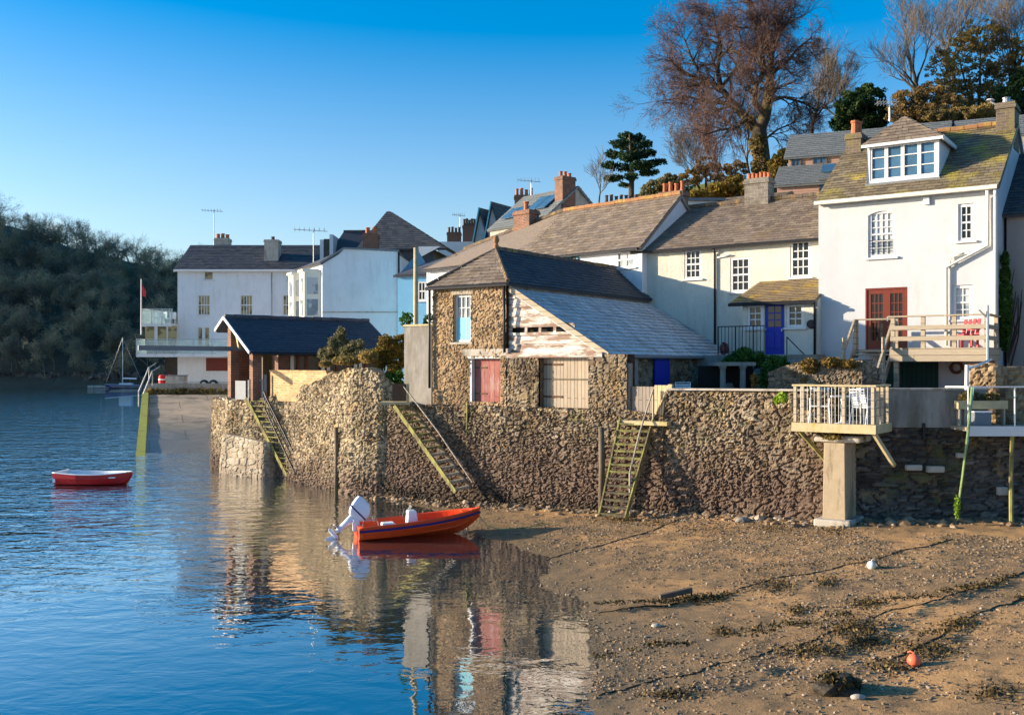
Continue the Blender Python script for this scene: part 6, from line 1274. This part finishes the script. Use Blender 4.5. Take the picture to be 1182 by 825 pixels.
for q, rs in limbs:
    for k in range(len(q) * 3 + 1):
        x = (.25 + .75 * k / (len(q) * 3)) * (len(q) - 1); i = min(int(x), len(q) - 2); p = q[i].lerp(q[i + 1], x - i); b = (q[i + 1] - q[i]).normalized()
        pr = b.cross(Vector((rn.gauss(0, 1), rn.gauss(0, 1), rn.gauss(0, 1)))).normalized(); r = min(.085, rs[i] * .5)
        away = Vector((p.x, p.y * .6, 0)).normalized() * .35
        grow(rn, p, (b * .5 + pr * .9 + away + Vector((0, 0, .12))), rn.uniform(1.3, 2.4) * (.66 if p.x > 1.2 else 1) * (.8 if p.z > 11 else 1), r, 3, out, .85, .0, .68, (5, 7), 4, .2, .0065)
tree_mesh(t, out, .045)
o_ = [c for c in t.children if c.name.startswith('trunk')][0]
bl = [(trunk[0][i].x - .3, trunk[0][i].y - .5, trunk[0][i].z, .75, .6, .9) for i in range(3)] + [(limbs[0][0][1].x + .2, limbs[0][0][1].y - .3, limbs[0][0][1].z - .3, .4, .4, .7), (limbs[1][0][2].x, -.8, limbs[1][0][2].z, .35, .3, 1.3)]
foliage('ivy', t, bl, 2200, .11, 'olive', 31)
def bare(name, label, px, py, Y, h, lean, seed, mat='twig2', lv=5, ln=.32, spread=.6, up=.16):
    b = V3(px, py, Y); t = thing(name, label, 'tree', b); o = []; grow(random.Random(seed), Vector((0, 0, -.5)), (lean, 0, 1), h * ln, h * .018, lv, o, spread, up, .76, (4, 5), 4, .13, .008); tree_mesh(t, o, .05, 'bark', mat); return t
bare('bare_tree', 'grey bare tree standing right behind the great beech', 938, 160, 82, 11, -.05, 3); bare('bare_tree', 'thin bare tree between the beech and the dark holly', 965, 150, 84, 9, .1, 4)
bare('bare_tree', 'tall bare tree on the skyline above the dormer window', 1064, 120, 80, 12, .05, 5); bare('bare_tree', 'bare tree leaning right behind the tall skyline tree', 1095, 110, 84, 12, .1, 6); bare('bare_tree', 'spindly bare tree at the right edge of the skyline', 1172, 120, 74, 11, 0, 7); bare('bare_tree', 'small leafless sapling left of the dark pine', 692, 232, 84, 5, 0, 9, 'twig2', 4)
bare('bare_tree', 'low bare thicket tree left of the beech trunk', 838, 214, 76, 7.5, -.2, 12, 'twig', 5); bare('bare_tree', 'bushy bare tree under the left side of the beech', 808, 212, 78, 6, -.1, 13, 'twig2', 5); bare('bare_tree', 'brown bare tree behind the beech trunk', 865, 205, 80, 8, -.1, 14, 'twig', 5)
# pine
Yp = 84; b = V3(728, 240, Yp); t = thing('pine_tree', 'dark spreading pine on the skyline left of the beech', 'tree', b); s_ = Yp / F
m = MB(); m.tube([(0, 0, -1), (.1, 0, 3), (-.1, 0, 6.2)], [.28, .2, .06], 8, False); bl = []; rn = random.Random(2)
for (px, py, rx, rz) in ((722, 158, 8, 4), (735, 160, 10, 4), (714, 166, 11, 4), (744, 167, 9, 4), (729, 170, 12, 5), (709, 178, 12, 4), (745, 177, 13, 4.5), (727, 181, 14, 5), (702, 191, 9, 3.5), (717, 193, 12, 4), (758, 187, 11, 3.5), (740, 191, 14, 4.5), (709, 206, 11, 3), (728, 204, 10, 3.5), (748, 199, 12, 3), (721, 214, 6, 2.5)):
    p = V3(px, py, Yp + rn.uniform(-1.5, 1.5)) - b; bl.append((p.x, p.y, p.z, rx * s_, rx * s_, rz * s_)); m.tube([(0, 0, p.z - .5), (p.x, p.y, p.z - .1)], [.07, .03], 5, False)
m.build('trunk', 'bark', t); foliage('crown', t, bl, 20000, .085, 'needle', 5, 700)
def tree(name, label, px, py, Y, blobs, n, size, mat, seed, sub, stems=3):
    b = V3(px, py, Y); t = thing(name, label, 'tree', b); bl = []; m = MB(); rn = random.Random(seed)
    for (x, y, rx, ry) in blobs:
        p = V3(x, y, Y + rn.uniform(-1.2, 1.2)) - b; s_ = Y / F; bl.append((p.x, p.y, p.z, rx * s_, rx * s_, ry * s_)); m.tube([(rn.uniform(-.2, .2), 0, -1), (p.x * .5, p.y * .5, p.z * .45), (p.x, p.y, p.z)], [.16, .1, .03], 5, False)
    m.build('trunk', 'bark', t); foliage('crown', t, bl, n, size, mat, seed, sub); return t
tree('holly_tree', 'dense dark green holly behind the pink boarded house', 990, 160, 70, [(985, 122, 20, 18), (1004, 112, 18, 14), (972, 138, 14, 14), (1010, 135, 18, 18), (990, 145, 22, 12)], 20000, .095, 'holly', 41, 420)
tree('evergreen_oak', 'broad brown green evergreen oak on the right skyline', 1130, 150, 74, [(1105, 60, 26, 18), (1132, 42, 28, 18), (1085, 78, 18, 16), (1155, 62, 26, 24), (1118, 88, 34, 20), (1158, 95, 30, 22), (1180, 70, 20, 28), (1096, 108, 24, 14), (1140, 112, 30, 16)], 26000, .08, 'olive', 42, 950)
tree('laurel_tree', 'dark laurel mass at the right edge above the roof', 1165, 150, 70, [(1165, 115, 18, 16), (1180, 100, 16, 20), (1150, 125, 18, 10), (1190, 125, 20, 20)], 13000, .095, 'holly', 43, 380)
tree('brown_shrub', 'wide tawny shrub above the dormer roof', 1065, 150, 68, [(1050, 118, 20, 15), (1075, 110, 20, 16), (1095, 122, 20, 12), (1040, 132, 16, 12), (1070, 132, 26, 10), (1110, 130, 20, 8)], 19000, .08, 'brownleaf', 44, 700)
tree('brown_shrub', 'low tawny undergrowth along the ridge of the white house', 1110, 148, 66, [(1085, 136, 20, 8), (1110, 134, 22, 8), (1135, 130, 20, 9), (1155, 134, 18, 8)], 12000, .075, 'olive', 45, 280)
tree('sage_shrub', 'grey green rounded shrub behind the brick stack', 762, 238, 72, [(755, 218, 14, 12), (772, 212, 14, 10), (745, 228, 10, 8), (785, 222, 12, 9)], 11000, .085, 'sage', 46, 220)
tree('yellow_shrub', 'yellow green shrub bank left of the grey stack', 842, 228, 70, [(835, 218, 16, 8), (850, 212, 14, 9), (820, 224, 14, 6), (865, 218, 12, 8), (805, 226, 12, 5)], 11000, .085, 'yellowleaf', 47, 240)
tree('yellow_shrub', 'yellow green shrub right of the grey stack', 900, 208, 70, [(898, 190, 9, 14), (905, 180, 7, 10), (893, 205, 9, 8)], 6000, .085, 'yellowleaf', 48, 140)
tree('rust_shrub', 'russet thicket under the beech', 815, 228, 74, [(800, 205, 16, 10), (830, 200, 18, 10), (850, 195, 14, 10), (815, 190, 14, 10)], 6000, .08, 'brownleaf', 49, 160)
# foreground planting by the boathouse
shrub('grey_shrub', 'pale grey green bush in front of the boathouse roof', [pxblob(390, 400, 38, 12, 12), pxblob(404, 408, 37.5, 14, 8), pxblob(378, 408, 38.2, 9, 7), pxblob(393, 388, 38, 6, 9), pxblob(412, 400, 37.5, 9, 7), pxblob(420, 410, 37, 10, 7)], 9000, .046, 'sage', 50, sub=300)
shrub('trailing_plants', 'olive trailing plants over the rounded wall top', [pxblob(400, 416, 37, 18, 5), pxblob(425, 412, 36.4, 12, 7), pxblob(375, 420, 37.8, 8, 4)], 1800, .06, 'olive', 51, stem=False)
shrub('yellow_bush', 'yellow and rust bush between the rounded wall and the shed', [pxblob(448, 400, 37, 11, 14), pxblob(440, 412, 37, 11, 14), pxblob(458, 415, 37, 10, 18), pxblob(452, 435, 36.4, 12, 14), pxblob(463, 396, 37.2, 8, 9)], 10000, .046, 'yellowleaf', 52, sub=320)
shrub('shade_bush', 'dark green bush low between the landing and the rounded wall', [pxblob(455, 438, 36, 12, 10), pxblob(447, 446, 36, 9, 8)], 3200, .046, 'green', 53, sub=110)
for k, (px, y0, y1, Y) in enumerate(((413, 450, 545, 36.4), (419, 455, 560, 36.2), (424, 470, 558, 36.0))):
    o = MB().tube([P(px + 4, y0, Y + .3), P(px, (y0 + y1) / 2, Y - .1), P(px - 5, y1, Y - .3)], .025, 5).build('weedy_line', 'weedrope' if k else 'rope'); tag(o, ['upper left', 'middle', 'lowest'][k] + ' of three weedy mooring lines hanging down the rounded quay wall', 'mooring line')

# ------------------------------------------------------------------ boats
def hull(par, Lh_, B_, prof, mats, names, strake=None, gr=.035):
    """prof(t) -> half beam, sheer z, chine half beam, chine z, keel z"""
    n = 22; st = [prof(i / (n - 1)) for i in range(n)]; xs = [Lh_ * i / (n - 1) for i in range(n)]
    def skin(rows, close=True):
        m = MB(); k = len(rows[0]);
        for r in rows: m.v += r
        for i in range(len(rows) - 1):
            for j in range(k - 1): m.f.append([i * k + j, i * k + j + 1, (i + 1) * k + j + 1, (i + 1) * k + j])
        return m
    rows = [[(x + (.10 * i / n if 0 else 0), -b, s), (x, -(b * .97), s - (s - c) * .45), (x, -cb, c), (x, 0, k), (x, cb, c), (x, b * .97, s - (s - c) * .45), (x, b, s)] for i, (x, (b, s, cb, c, k)) in enumerate(zip(xs, st))]
    m = skin(rows); m.f.append([0, 1, 2, 3, 4, 5, 6]); h = m.build(names[0], mats[0], par, smooth=False)
    g = .11
    rin = []
    for x, (b, s, cb, c, k) in zip(xs, st):
        bi = max(.01, b - g); fl = k + (s - k) * .42; rin.append([(x if x < Lh_ - .2 else Lh_ - .2, -b, s), (min(x, Lh_ - .22), -bi, s + .015), (min(x, Lh_ - .26), -bi * .93, fl), (min(x, Lh_ - .26), bi * .93, fl), (min(x, Lh_ - .22), bi, s + .015), (x if x < Lh_ - .2 else Lh_ - .2, b, s)])
    m = skin(rin); i_ = m.build(names[1], mats[1], par)
    m = MB(); b, s, cb, c, k = st[0]; m.box(-.0, .1, -b + .02, b - .02, k + .2, s + .01); m.build('transom', mats[1], par)
    if strake:
        for sg in (-1, 1):
            m = MB(); m.tube([(x, sg * (b * 1.0 + .012), s - .10) for x, (b, s, cb, c, k) in zip(xs, st)], .035, 6); m.build('rubbing_strake', strake, par)
    m = MB(); m.tube([(x, -b, s) for x, (b, s, *_) in zip(xs, st)] + [(x, b, s) for x, (b, s, *_) in list(zip(xs, st))[::-1]], gr, 6); m.build('gunwale', mats[2], par, smooth=True)
    return h, i_
def op(t):
    b = .74 * (1 - max(0, (t - .45) / .55) ** 2.2) + .02; b *= (.93 + .07 * min(1, t * 4)); s = .34 + .20 * t ** 1.8; k = -.12 + .44 * max(0, (t - .72) / .28) ** 2; c = k + .14 + .14 * t ** 2; cb = b * (.86 - .25 * t)
    return b, s, cb, max(c, k + .02), k
t = thing('orange_motorboat', 'orange open motorboat with tilted white outboard resting at the water edge', 'boat', (-4.22, 27.1, 0.0), 15)
t.rotation_euler = (R(-2), R(-2.2), R(15))
hull(t, 3.45, 1.5, op, ['orange', 'orangein', 'orange'], ['hull', 'inner_liner'], 'stripe')
m = MB(); m.box(1.35, 1.68, -.26, .2, .08, .60); m.v[-4:] = [(1.4, -.22, .64), (1.63, -.22, .64), (1.4, .18, .64), (1.63, .18, .64)]; cs = m.build('console', 'plastic', t, bevel=.03)
m = MB(); m.tube([(1.30, .16 * math.cos(a), .58 + .16 * math.sin(a)) for a in np.linspace(0, 6.2832, 15)], .014, 6); m.tube([(1.30, 0, .58), (1.38, 0, .55)], .02, 6); m.build('steering_wheel', 'black', cs)
m = MB(); m.poly([(1.42, -.2, .63), (1.42, .16, .63), (1.52, .14, .76), (1.52, -.18, .76)]); m.build('windscreen', 'clear', cs)
m = MB(); m.box(.7, 1.05, -.36, .36, .06, .34); m.build('seat', 'plastic', t, bevel=.04)
m = MB(); m.box(2.9, 3.15, -.16, .16, .49, .52); m.build('bow_deck', 'orangein', t, bevel=.02)
MB().tube([(.12, -.45, .36), (.15, -.45, .5), (.5, -.5, .5), (.55, -.5, .34)], .018, 6).build('stern_rail', 'metal', t); MB().tube([(.12, .45, .36), (.15, .45, .5), (.5, .5, .5), (.55, .5, .34)], .018, 6).build('stern_rail', 'metal', t)
om = MB(); om.v = []                                 # outboard tilted up: cowl, leg, gearcase, propeller
cw = [(.10, 0), (.17, .05), (.20, .2), (.20, .38), (.17, .5), (.08, .56)]
ax = Vector((-.55, 0, -.83)); o0 = Vector((-.05, 0, .58)); tilt = Matrix.Rotation(R(48), 3, 'Y')
def tp(p): return tuple(o0 + tilt @ Vector(p))
k = 4; rows = [(.09, -.15, .14, -.05), (.15, -.22, .22, .04), (.165, -.27, .27, .14), (.16, -.31, .25, .34), (.14, -.32, .15, .46), (.09, -.26, .05, .52)]
for w_, x0, x1, z in rows: om.v += [tp((x0, -w_, z)), tp((x1, -w_ * .8, z)), tp((x1, w_ * .8, z)), tp((x0, w_, z))]
for i in range(len(rows) - 1):
    for j in range(k): om.f.append([i * k + j, i * k + (j + 1) % k, (i + 1) * k + (j + 1) % k, (i + 1) * k + j])
om.f.append(list(range(k))[::-1]); om.f.append(list(range((len(rows) - 1) * k, len(rows) * k))); om = om.build('outboard_motor', 'motor', t, bevel=.035); m = MB(); m.v += [tp(p) for p in ((-.275, -.17, .13), (.275, -.14, .13), (.275, .14, .13), (-.275, .17, .13), (-.285, -.17, .17), (.272, -.14, .17), (.272, .14, .17), (-.285, .17, .17))]; m.f += [[0, 1, 5, 4], [1, 2, 6, 5], [2, 3, 7, 6], [3, 0, 4, 7]]; m.build('cowl_band', 'stripe', om)
m = MB(); m.tube([tp((-.02, 0, .05)), tp((-.03, 0, -.3)), tp((-.05, 0, -.62))], [.11, .085, .065], 10); m.build('leg', 'motor', om, smooth=True); m = MB(); n_ = len(m.v); m.tube([tp((.12, 0, -.72)), tp((.05, 0, -.72)), tp((-.2, 0, -.7)), tp((-.26, 0, -.7))], [.01, .06, .055, .03], 10); m.slab([tp((-.24, -.1, -.52)), tp((.08, -.1, -.52)), tp((.08, .1, -.52)), tp((-.24, .1, -.52))], .02); m.bar(tp((0, 0, -.74)), tp((-.1, 0, -.95)), .015, .1); m.build('gearcase', 'motor', om)
m = MB()
for a in (0, 2.09, 4.19): c_, s2 = math.cos(a), math.sin(a); m.slab([tp((-.27, .02 * c_, -.7 + .02 * s2)), tp((-.25, .12 * c_ - .05 * s2, -.7 + .12 * s2 + .05 * c_)), tp((-.29, .12 * c_ + .05 * s2, -.7 + .12 * s2 - .05 * c_))], .01)
m.build('propeller', 'black', om); m = MB(); m.box(-.1, .08, -.14, .14, .18, .52); m.build('motor_bracket', 'motor', t, bevel=.02)
def dp(t_):
    b = .68 * (1 - max(0, (t_ - .45) / .55) ** 2.4) + .02; b *= .8 + .2 * min(1, t_ * 3); s = .40 + .07 * (2 * t_ - 1) ** 2; k = -.12 + .42 * max(0, (t_ - .85) / .15) ** 2; return b, s, b * .82, max(k + .12, .02), k
t = thing('red_dinghy', 'small red rowing dinghy with white gunwale afloat on the left', 'boat', (PX(66, 39.3), 39.5, 0.02), -3); hull(t, 2.95, 1.3, dp, ['dinghyred', 'plastic', 'plastic'], ['hull', 'inner_liner'], None, .02)
for x in (.5, 1.4, 2.2): m = MB(); m.box(x, x + .26, -.52, .52, .26, .30); m.build('thwart', 'plastic', t)
# yacht and pontoon far off
t = thing('sailing_yacht', 'moored white sailing yacht with bare mast under the dark wood', 'yacht', (PX(131, 205), 205, 0)); Ly = 9.0
hull(t, Ly, 2.6, lambda q: (1.3 * math.sin(math.pi * min(.98, q * .72 + .22)) ** .8 + .02, ( .62 + .2 * q), .8 * math.sin(math.pi * min(.97, q * .72 + .22)) + .01, .2, -.2 + .9 * max(0, q - .8) * 3), ['navy', 'concrete', 'paint'], ['hull', 'deck'])
m = MB(); m.box(2.5, 5.6, -.7, .7, .55, 1.15); m.build('cabin', 'paint', t, bevel=.15); MB().tube([(4.9, 0, 1), (4.9, 0, 12.2)], [.09, .06], 8).build('mast', 'paint', t); MB().bar((4.8, 0, 2.3), (1.6, 0, 2.2), .3, .3).build('sail_cover', 'plastic', t); m = MB(); m.tube([(4.9, 0, 12.1), (8.9, 0, 1.3)], .03, 4); m.tube([(4.9, 0, 12.1), (.1, 0, 1.1)], .03, 4); m.build('rigging', 'metal', t)
t.rotation_euler.z = R(180); t.location.x = PX(165, 205); t.scale = (.85, .85, .85)
t = thing('pontoon', 'low grey floating pontoon beside the moored yacht', 'pontoon', (PX(103, 206), 206, 0)); MB().box(0, 13, -1, 1, .05, .45).build('deck', 'concrete', t); MB().box(.2, 12.8, -.8, .8, -.4, .047).build('float', 'dark', t)
for x in (2, 8): MB().tube([(x, 1.2, -1), (x, 1.2, 1.6)], .12, 8).build('pile', 'wooddark', t)

pr = [(-.95, 28.05, .5), (-.7, 27.9, .2), (-.3, 27.7, .12), (.4, 27.9, .16), (1.1, 28.3, .2)]
o = MB().tube([(x, y, max(z, float(zb(x, y)) + .01)) for x, y, z in pr], .012, 5).build('painter_rope', 'rope'); tag(o, 'thin painter line lying on the sand from the bow of the orange boat', 'rope')
# ------------------------------------------------------------------ on the beach
def buoy(name, label, px, py, r, mat, rz):
    p = ground(px, py + 5); t = thing(name, label, 'buoy', tuple(p), rz); m = MB(); k = 12; n = 8
    m.lathe([(r * math.sin(math.pi * (i + .15) / (n + .3)), r * .95 - r * math.cos(math.pi * (i + .15) / (n + .3))) for i in range(n + 1)], (0, 0, -.02), 16); m.build('ball', mat, t, smooth=True); m = MB(); m.tube([(0, 0, r * 1.85), (r * .5, 0, r * 2.05), (r * .9, 0, r * 1.8)], r * .13, 6); m.build('eye', mat, t); MB().tube([(r * .8, 0, r * 1.7), (r * 1.5, -.05, .06), (r * 2.4, -.2, .02)], .012, 5).build('tail_rope', 'weedrope', t); return t
buoy('mooring_buoy', 'round white buoy stained green lying on the sand', 1006, 651, .095, 'buoyw', 20); buoy('mooring_buoy', 'faded red and cream buoy lying in the foreground', 1055, 763, .10, 'buoyr', 140)
weedV, weedF, wn = [], [], 0; rw = np.random.default_rng(5)
def beachline(name, label, pts, r, tuft=0, mat='weedrope'):
    q = [ground(a, b) for a, b in pts]; path = []
    for i in range(len(q) - 1):
        for k in range(12): p = q[i].lerp(q[i + 1], k / 12); p.x += rw.normal() * .025; p.y += rw.normal() * .02; p.z = float(zb(p.x, p.y)) + r * .25; path.append(p)
    t = thing(name, label, 'mooring rope', tuple(path[0])); o = path[0].copy(); MB().tube([p - o for p in path], r, 6).build('rope', mat, t, smooth=True)
    if tuft:
        C = []
        for p in path:
            if rw.random() < tuft: c = int(60 * tuft); C.append(np.array(tuple(p - o)) + rw.normal(size=(c, 3)) * np.array([.11, .08, .02]) + np.array([0, 0, .04]))
        if C: C = np.concatenate(C); C[:, 2] = np.maximum(C[:, 2], -.02 + 0 * C[:, 2]) ; V_, F_ = leaf_quads(C, .028, rw, .6); npmesh('seaweed', V_, F_, 'weed', t)['kind'] = 'stuff'
    return t
beachline('mooring_rope', 'weedy rope crossing the sand from the hanging rope to the flat weed patches', [(1100, 622), (1070, 631), (1040, 635), (1005, 648), (975, 652), (935, 662), (900, 666), (850, 680)], .016, .22)
beachline('mooring_rope', 'dark rope with weed clots ending near the water in mid beach', [(850, 684), (822, 691), (800, 690), (770, 700), (745, 699), (686, 709)], .018, .5)
beachline('mooring_rope', 'long weed covered mooring rope across the right foreground', [(1182, 660), (1140, 677), (1110, 682), (1065, 698), (1030, 703), (985, 724), (960, 729), (925, 744), (900, 746), (860, 762), (830, 765), (790, 780), (760, 783), (684, 805)], .014, .45)
beachline('mooring_rope', 'rope running in from the right edge to the red buoy', [(1182, 690), (1130, 708), (1090, 730), (1050, 752), (1020, 765)], .018, .4)
beachline('mooring_rope', 'thin rope from the ladder foot towards the boat', [(790, 598), (745, 615), (700, 628), (650, 640), (625, 648)], .016, .12)
# separate weed clumps and stranded rocks
C = []
for (px, py, rx, ry, n) in ((962, 614, 20, 6, 160), (955, 672, 14, 6, 200), (895, 676, 22, 8, 380), (998, 697, 18, 5, 260), (921, 705, 14, 5, 160), (985, 725, 34, 10, 700), (1000, 742, 24, 8, 500), (940, 752, 40, 8, 500), (1075, 752, 30, 10, 420), (1110, 722, 22, 8, 260), (812, 692, 24, 6, 320), (835, 730, 14, 6, 160), (775, 802, 34, 5, 300), (1030, 770, 30, 8, 300), (720, 600, 18, 5, 260), (640, 585, 40, 5, 400), (580, 578, 30, 6, 500), (540, 582, 30, 6, 500), (1150, 800, 30, 10, 300), (760, 604, 30, 4, 200), (890, 610, 30, 5, 200), (820, 612, 30, 5, 150)):
    for _ in range(n): a = rw.normal() * rx * .55; b = rw.normal() * ry * .55; g = ground(px + a, py + b); C.append((g.x, g.y, g.z + abs(rw.normal()) * .035))
V_, F_ = leaf_quads(np.array(C), .026, rw, .5); o = npmesh('seaweed', V_, F_, 'weed'); tag(o, 'brown bladder wrack strewn over the shingle', 'seaweed', None, 'stuff')
def rocks(pos, rmin, rmax, rng, squash=.65):
    ico = [(0, 0, 1)] + [(.894 * math.cos(a), .894 * math.sin(a), .447) for a in np.arange(5) * 1.2566] + [(.894 * math.cos(a + .628), .894 * math.sin(a + .628), -.447) for a in np.arange(5) * 1.2566] + [(0, 0, -1)]
    fc = [(0, 1 + i, 1 + (i + 1) % 5) for i in range(5)] + [(1 + i, 6 + i, 1 + (i + 1) % 5) for i in range(5)] + [(6 + i, 6 + (i + 1) % 5, 1 + (i + 1) % 5) for i in range(5)] + [(11, 6 + (i + 1) % 5, 6 + i) for i in range(5)]
    ico = np.array(ico); fc = np.array(fc); n = len(pos); s_ = rmin * (rmax / rmin) ** (rng.uniform(0, 1, n) ** 2.2); sh = rng.uniform(.65, 1.35, (n, 12, 1)); ax_ = np.stack([rng.uniform(.8, 1.4, n), rng.uniform(.7, 1.1, n), rng.uniform(.4, .8, n) * squash / .65], 1)
    V = ico[None] * sh * ax_[:, None] * s_[:, None, None]; a = rng.uniform(0, 6.28, n); c, s2 = np.cos(a)[:, None], np.sin(a)[:, None]; x = V[:, :, 0] * c - V[:, :, 1] * s2; y = V[:, :, 0] * s2 + V[:, :, 1] * c
    V = np.stack([x, y, V[:, :, 2]], 2) + pos[:, None]; F_ = (fc[None] + 12 * np.arange(n)[:, None, None]).reshape(-1, 3); return V.reshape(-1, 3), F_
n = 120000; Yy = 9 + 22 * rw.uniform(0, 1, n) ** 1.35; xx = rw.uniform(-1.5, 15, n); dd = xx - np.interp(Yy, SHY, SHX)
pat = vnoise(xx, Yy, 1.9, 21) * .6 + vnoise(xx, Yy, .7, 22) * .4
keep = (dd > -.6) & (xx / Yy < .56) & (rw.uniform(0, 1, n) < np.clip((pat - .28) * 2.6, .12, 1)) & (Yy < 31.5 - .62 * np.maximum(xx + 1, 0)) 
pos = np.stack([xx, Yy, zb(xx, Yy) + .004], 1)[keep]; V_, F_ = rocks(pos, .007, .038, rw); o = npmesh('pebbles', V_, F_, 'pebble'); tag(o, 'loose pebbles and shingle scattered over the beach', 'pebbles', None, 'stuff')
# rubble fallen along the wall foot
C = []
path = [(-5.2, 35.3), (-4.2, 35.0), (-2.7, 33.8), (-.2, 32.0), (3.4, 29.4), (8.0, 26.2), (10, 25.9), (14, 25.7)]
for i in range(len(path) - 1):
    a, b = np.array(path[i]), np.array(path[i + 1]); L2 = np.linalg.norm(b - a); k = int(L2 * 55)
    for _ in range(k): p = a + (b - a) * rw.uniform(); q = abs(rw.normal()) * .45; d = np.array([-(b - a)[1], (b - a)[0]]) / L2; p = p - d * (q - .15); C.append((p[0], p[1], float(zb(p[0], p[1])) + .01))
V_, F_ = rocks(np.array(C), .03, .17, rw); o = npmesh('fallen_stones', V_, F_, 'pebble'); tag(o, 'fallen stones banked along the foot of the sea wall', 'stones', None, 'stuff')
def rock(label, px, py, r, mat, seed, sq=.65):
    g = ground(px, py); r_ = np.random.default_rng(seed); bm = MB(); import bmesh
    me = bpy.data.meshes.new('rock'); b = bmesh.new(); bmesh.ops.create_icosphere(b, subdivisions=3, radius=r)
    for v in b.verts: k = 1 + .35 * (float(vnoise(np.array(v.co.x * 9 + seed), np.array(v.co.y * 9 + v.co.z * 7), .9, seed)) - .5) * 2; v.co = Vector((v.co.x * k * 1.25, v.co.y * k, v.co.z * k * sq))
    b.to_mesh(me); b.free(); o = link('beach_rock', me, mat); o.location = g + Vector((0, 0, r * sq * .45)); return tag(o, label, 'rock')
r0 = rock('squat dark rock covered in weed in the right foreground', 967, 797, .24, 'weedrock', 3); g = r0.location; foliage('seaweed', r0, [(0, 0, .04, .3, .24, .13)], 700, .05, 'weed', 60)
rock('small pale angular stone beside the weedy rock', 990, 806, .085, 'concrete', 5); rock('grey square block lying at the wall foot left of the brown pile', 639, 583, .17, 'grey_render', 7, .6); rock('long dark stone on the sand near the beach ladder', 857, 602, .16, 'grey_render', 9, .5)
rock('pale stone on the shingle in mid beach', 757, 723, .06, 'concrete', 11)
t = thing('driftwood', 'weathered timber baulk lying beside the mid beach weed', 'driftwood', tuple(ground(782, 690))); MB().bar((-.35, -.05, .03), (.3, .12, .14), .09, .1).build('baulk', 'wooddark', t, bevel=.01)

# ------------------------------------------------------------------ sky, sun, camera
EL, AZ = R(12.5), R(4)
toSun = Vector((-math.cos(AZ) * math.cos(EL), math.sin(AZ) * math.cos(EL), math.sin(EL)))
sun = bpy.data.lights.new('sun', 'SUN'); sun.energy = 5.0; sun.angle = R(.5); sun.color = (1.0, .83, .62)
so = bpy.data.objects.new('sun', sun); COL.objects.link(so); so.rotation_euler = toSun.to_track_quat('Z', 'Y').to_euler(); so.location = (-60, 10, 60)
wd = bpy.data.worlds.new('World'); S.world = wd; wd.use_nodes = True; t = wd.node_tree; t.nodes.clear()
sk = t.nodes.new('ShaderNodeTexSky'); sk.sky_type = 'NISHITA'; sk.sun_disc = False; sk.sun_elevation = EL; sk.sun_rotation = math.atan2(toSun.x, toSun.y); sk.air_density = 1.0; sk.dust_density = 1.0; sk.ozone_density = 3.5
hs_ = t.nodes.new('ShaderNodeHueSaturation'); hs_.inputs['Saturation'].default_value = 1.4; hs_.inputs['Hue'].default_value = .498; tcw = t.nodes.new('ShaderNodeTexCoord'); sxw = t.nodes.new('ShaderNodeSeparateXYZ'); L(t, tcw.outputs['Generated'], sxw.inputs[0]); mr = t.nodes.new('ShaderNodeMapRange'); mr.inputs[1].default_value = .0; mr.inputs[2].default_value = .36; mr.inputs[3].default_value = .68; mr.inputs[4].default_value = 1.52; L(t, sxw.outputs[2], mr.inputs[0]); L(t, mr.outputs[0], hs_.inputs['Saturation']); L(t, sk.outputs[0], hs_.inputs['Color'])
bg = t.nodes.new('ShaderNodeBackground'); bg.inputs[1].default_value = .13; L(t, hs_.outputs[0], bg.inputs[0]); wo = t.nodes.new('ShaderNodeOutputWorld'); L(t, bg.outputs[0], wo.inputs[0])
cam = bpy.data.cameras.new('camera'); cam.sensor_width = 36; cam.lens = F / 1182 * 36; cam.shift_y = (HY - 412.5) / 1182; cam.clip_end = 5000; cam.clip_start = .1
co = bpy.data.objects.new('camera', cam); COL.objects.link(co); co.location = (0, 0, H); co.rotation_euler = (R(90), 0, 0); S.camera = co
S.render.engine = 'CYCLES'; S.view_settings.view_transform = 'Standard'; S.view_settings.look = 'None'; S.view_settings.exposure = 1.05; S.view_settings.gamma = 1
S.render.resolution_x, S.render.resolution_y = 1024, 714
S.cycles.max_bounces = 8; S.cycles.transparent_max_bounces = 12
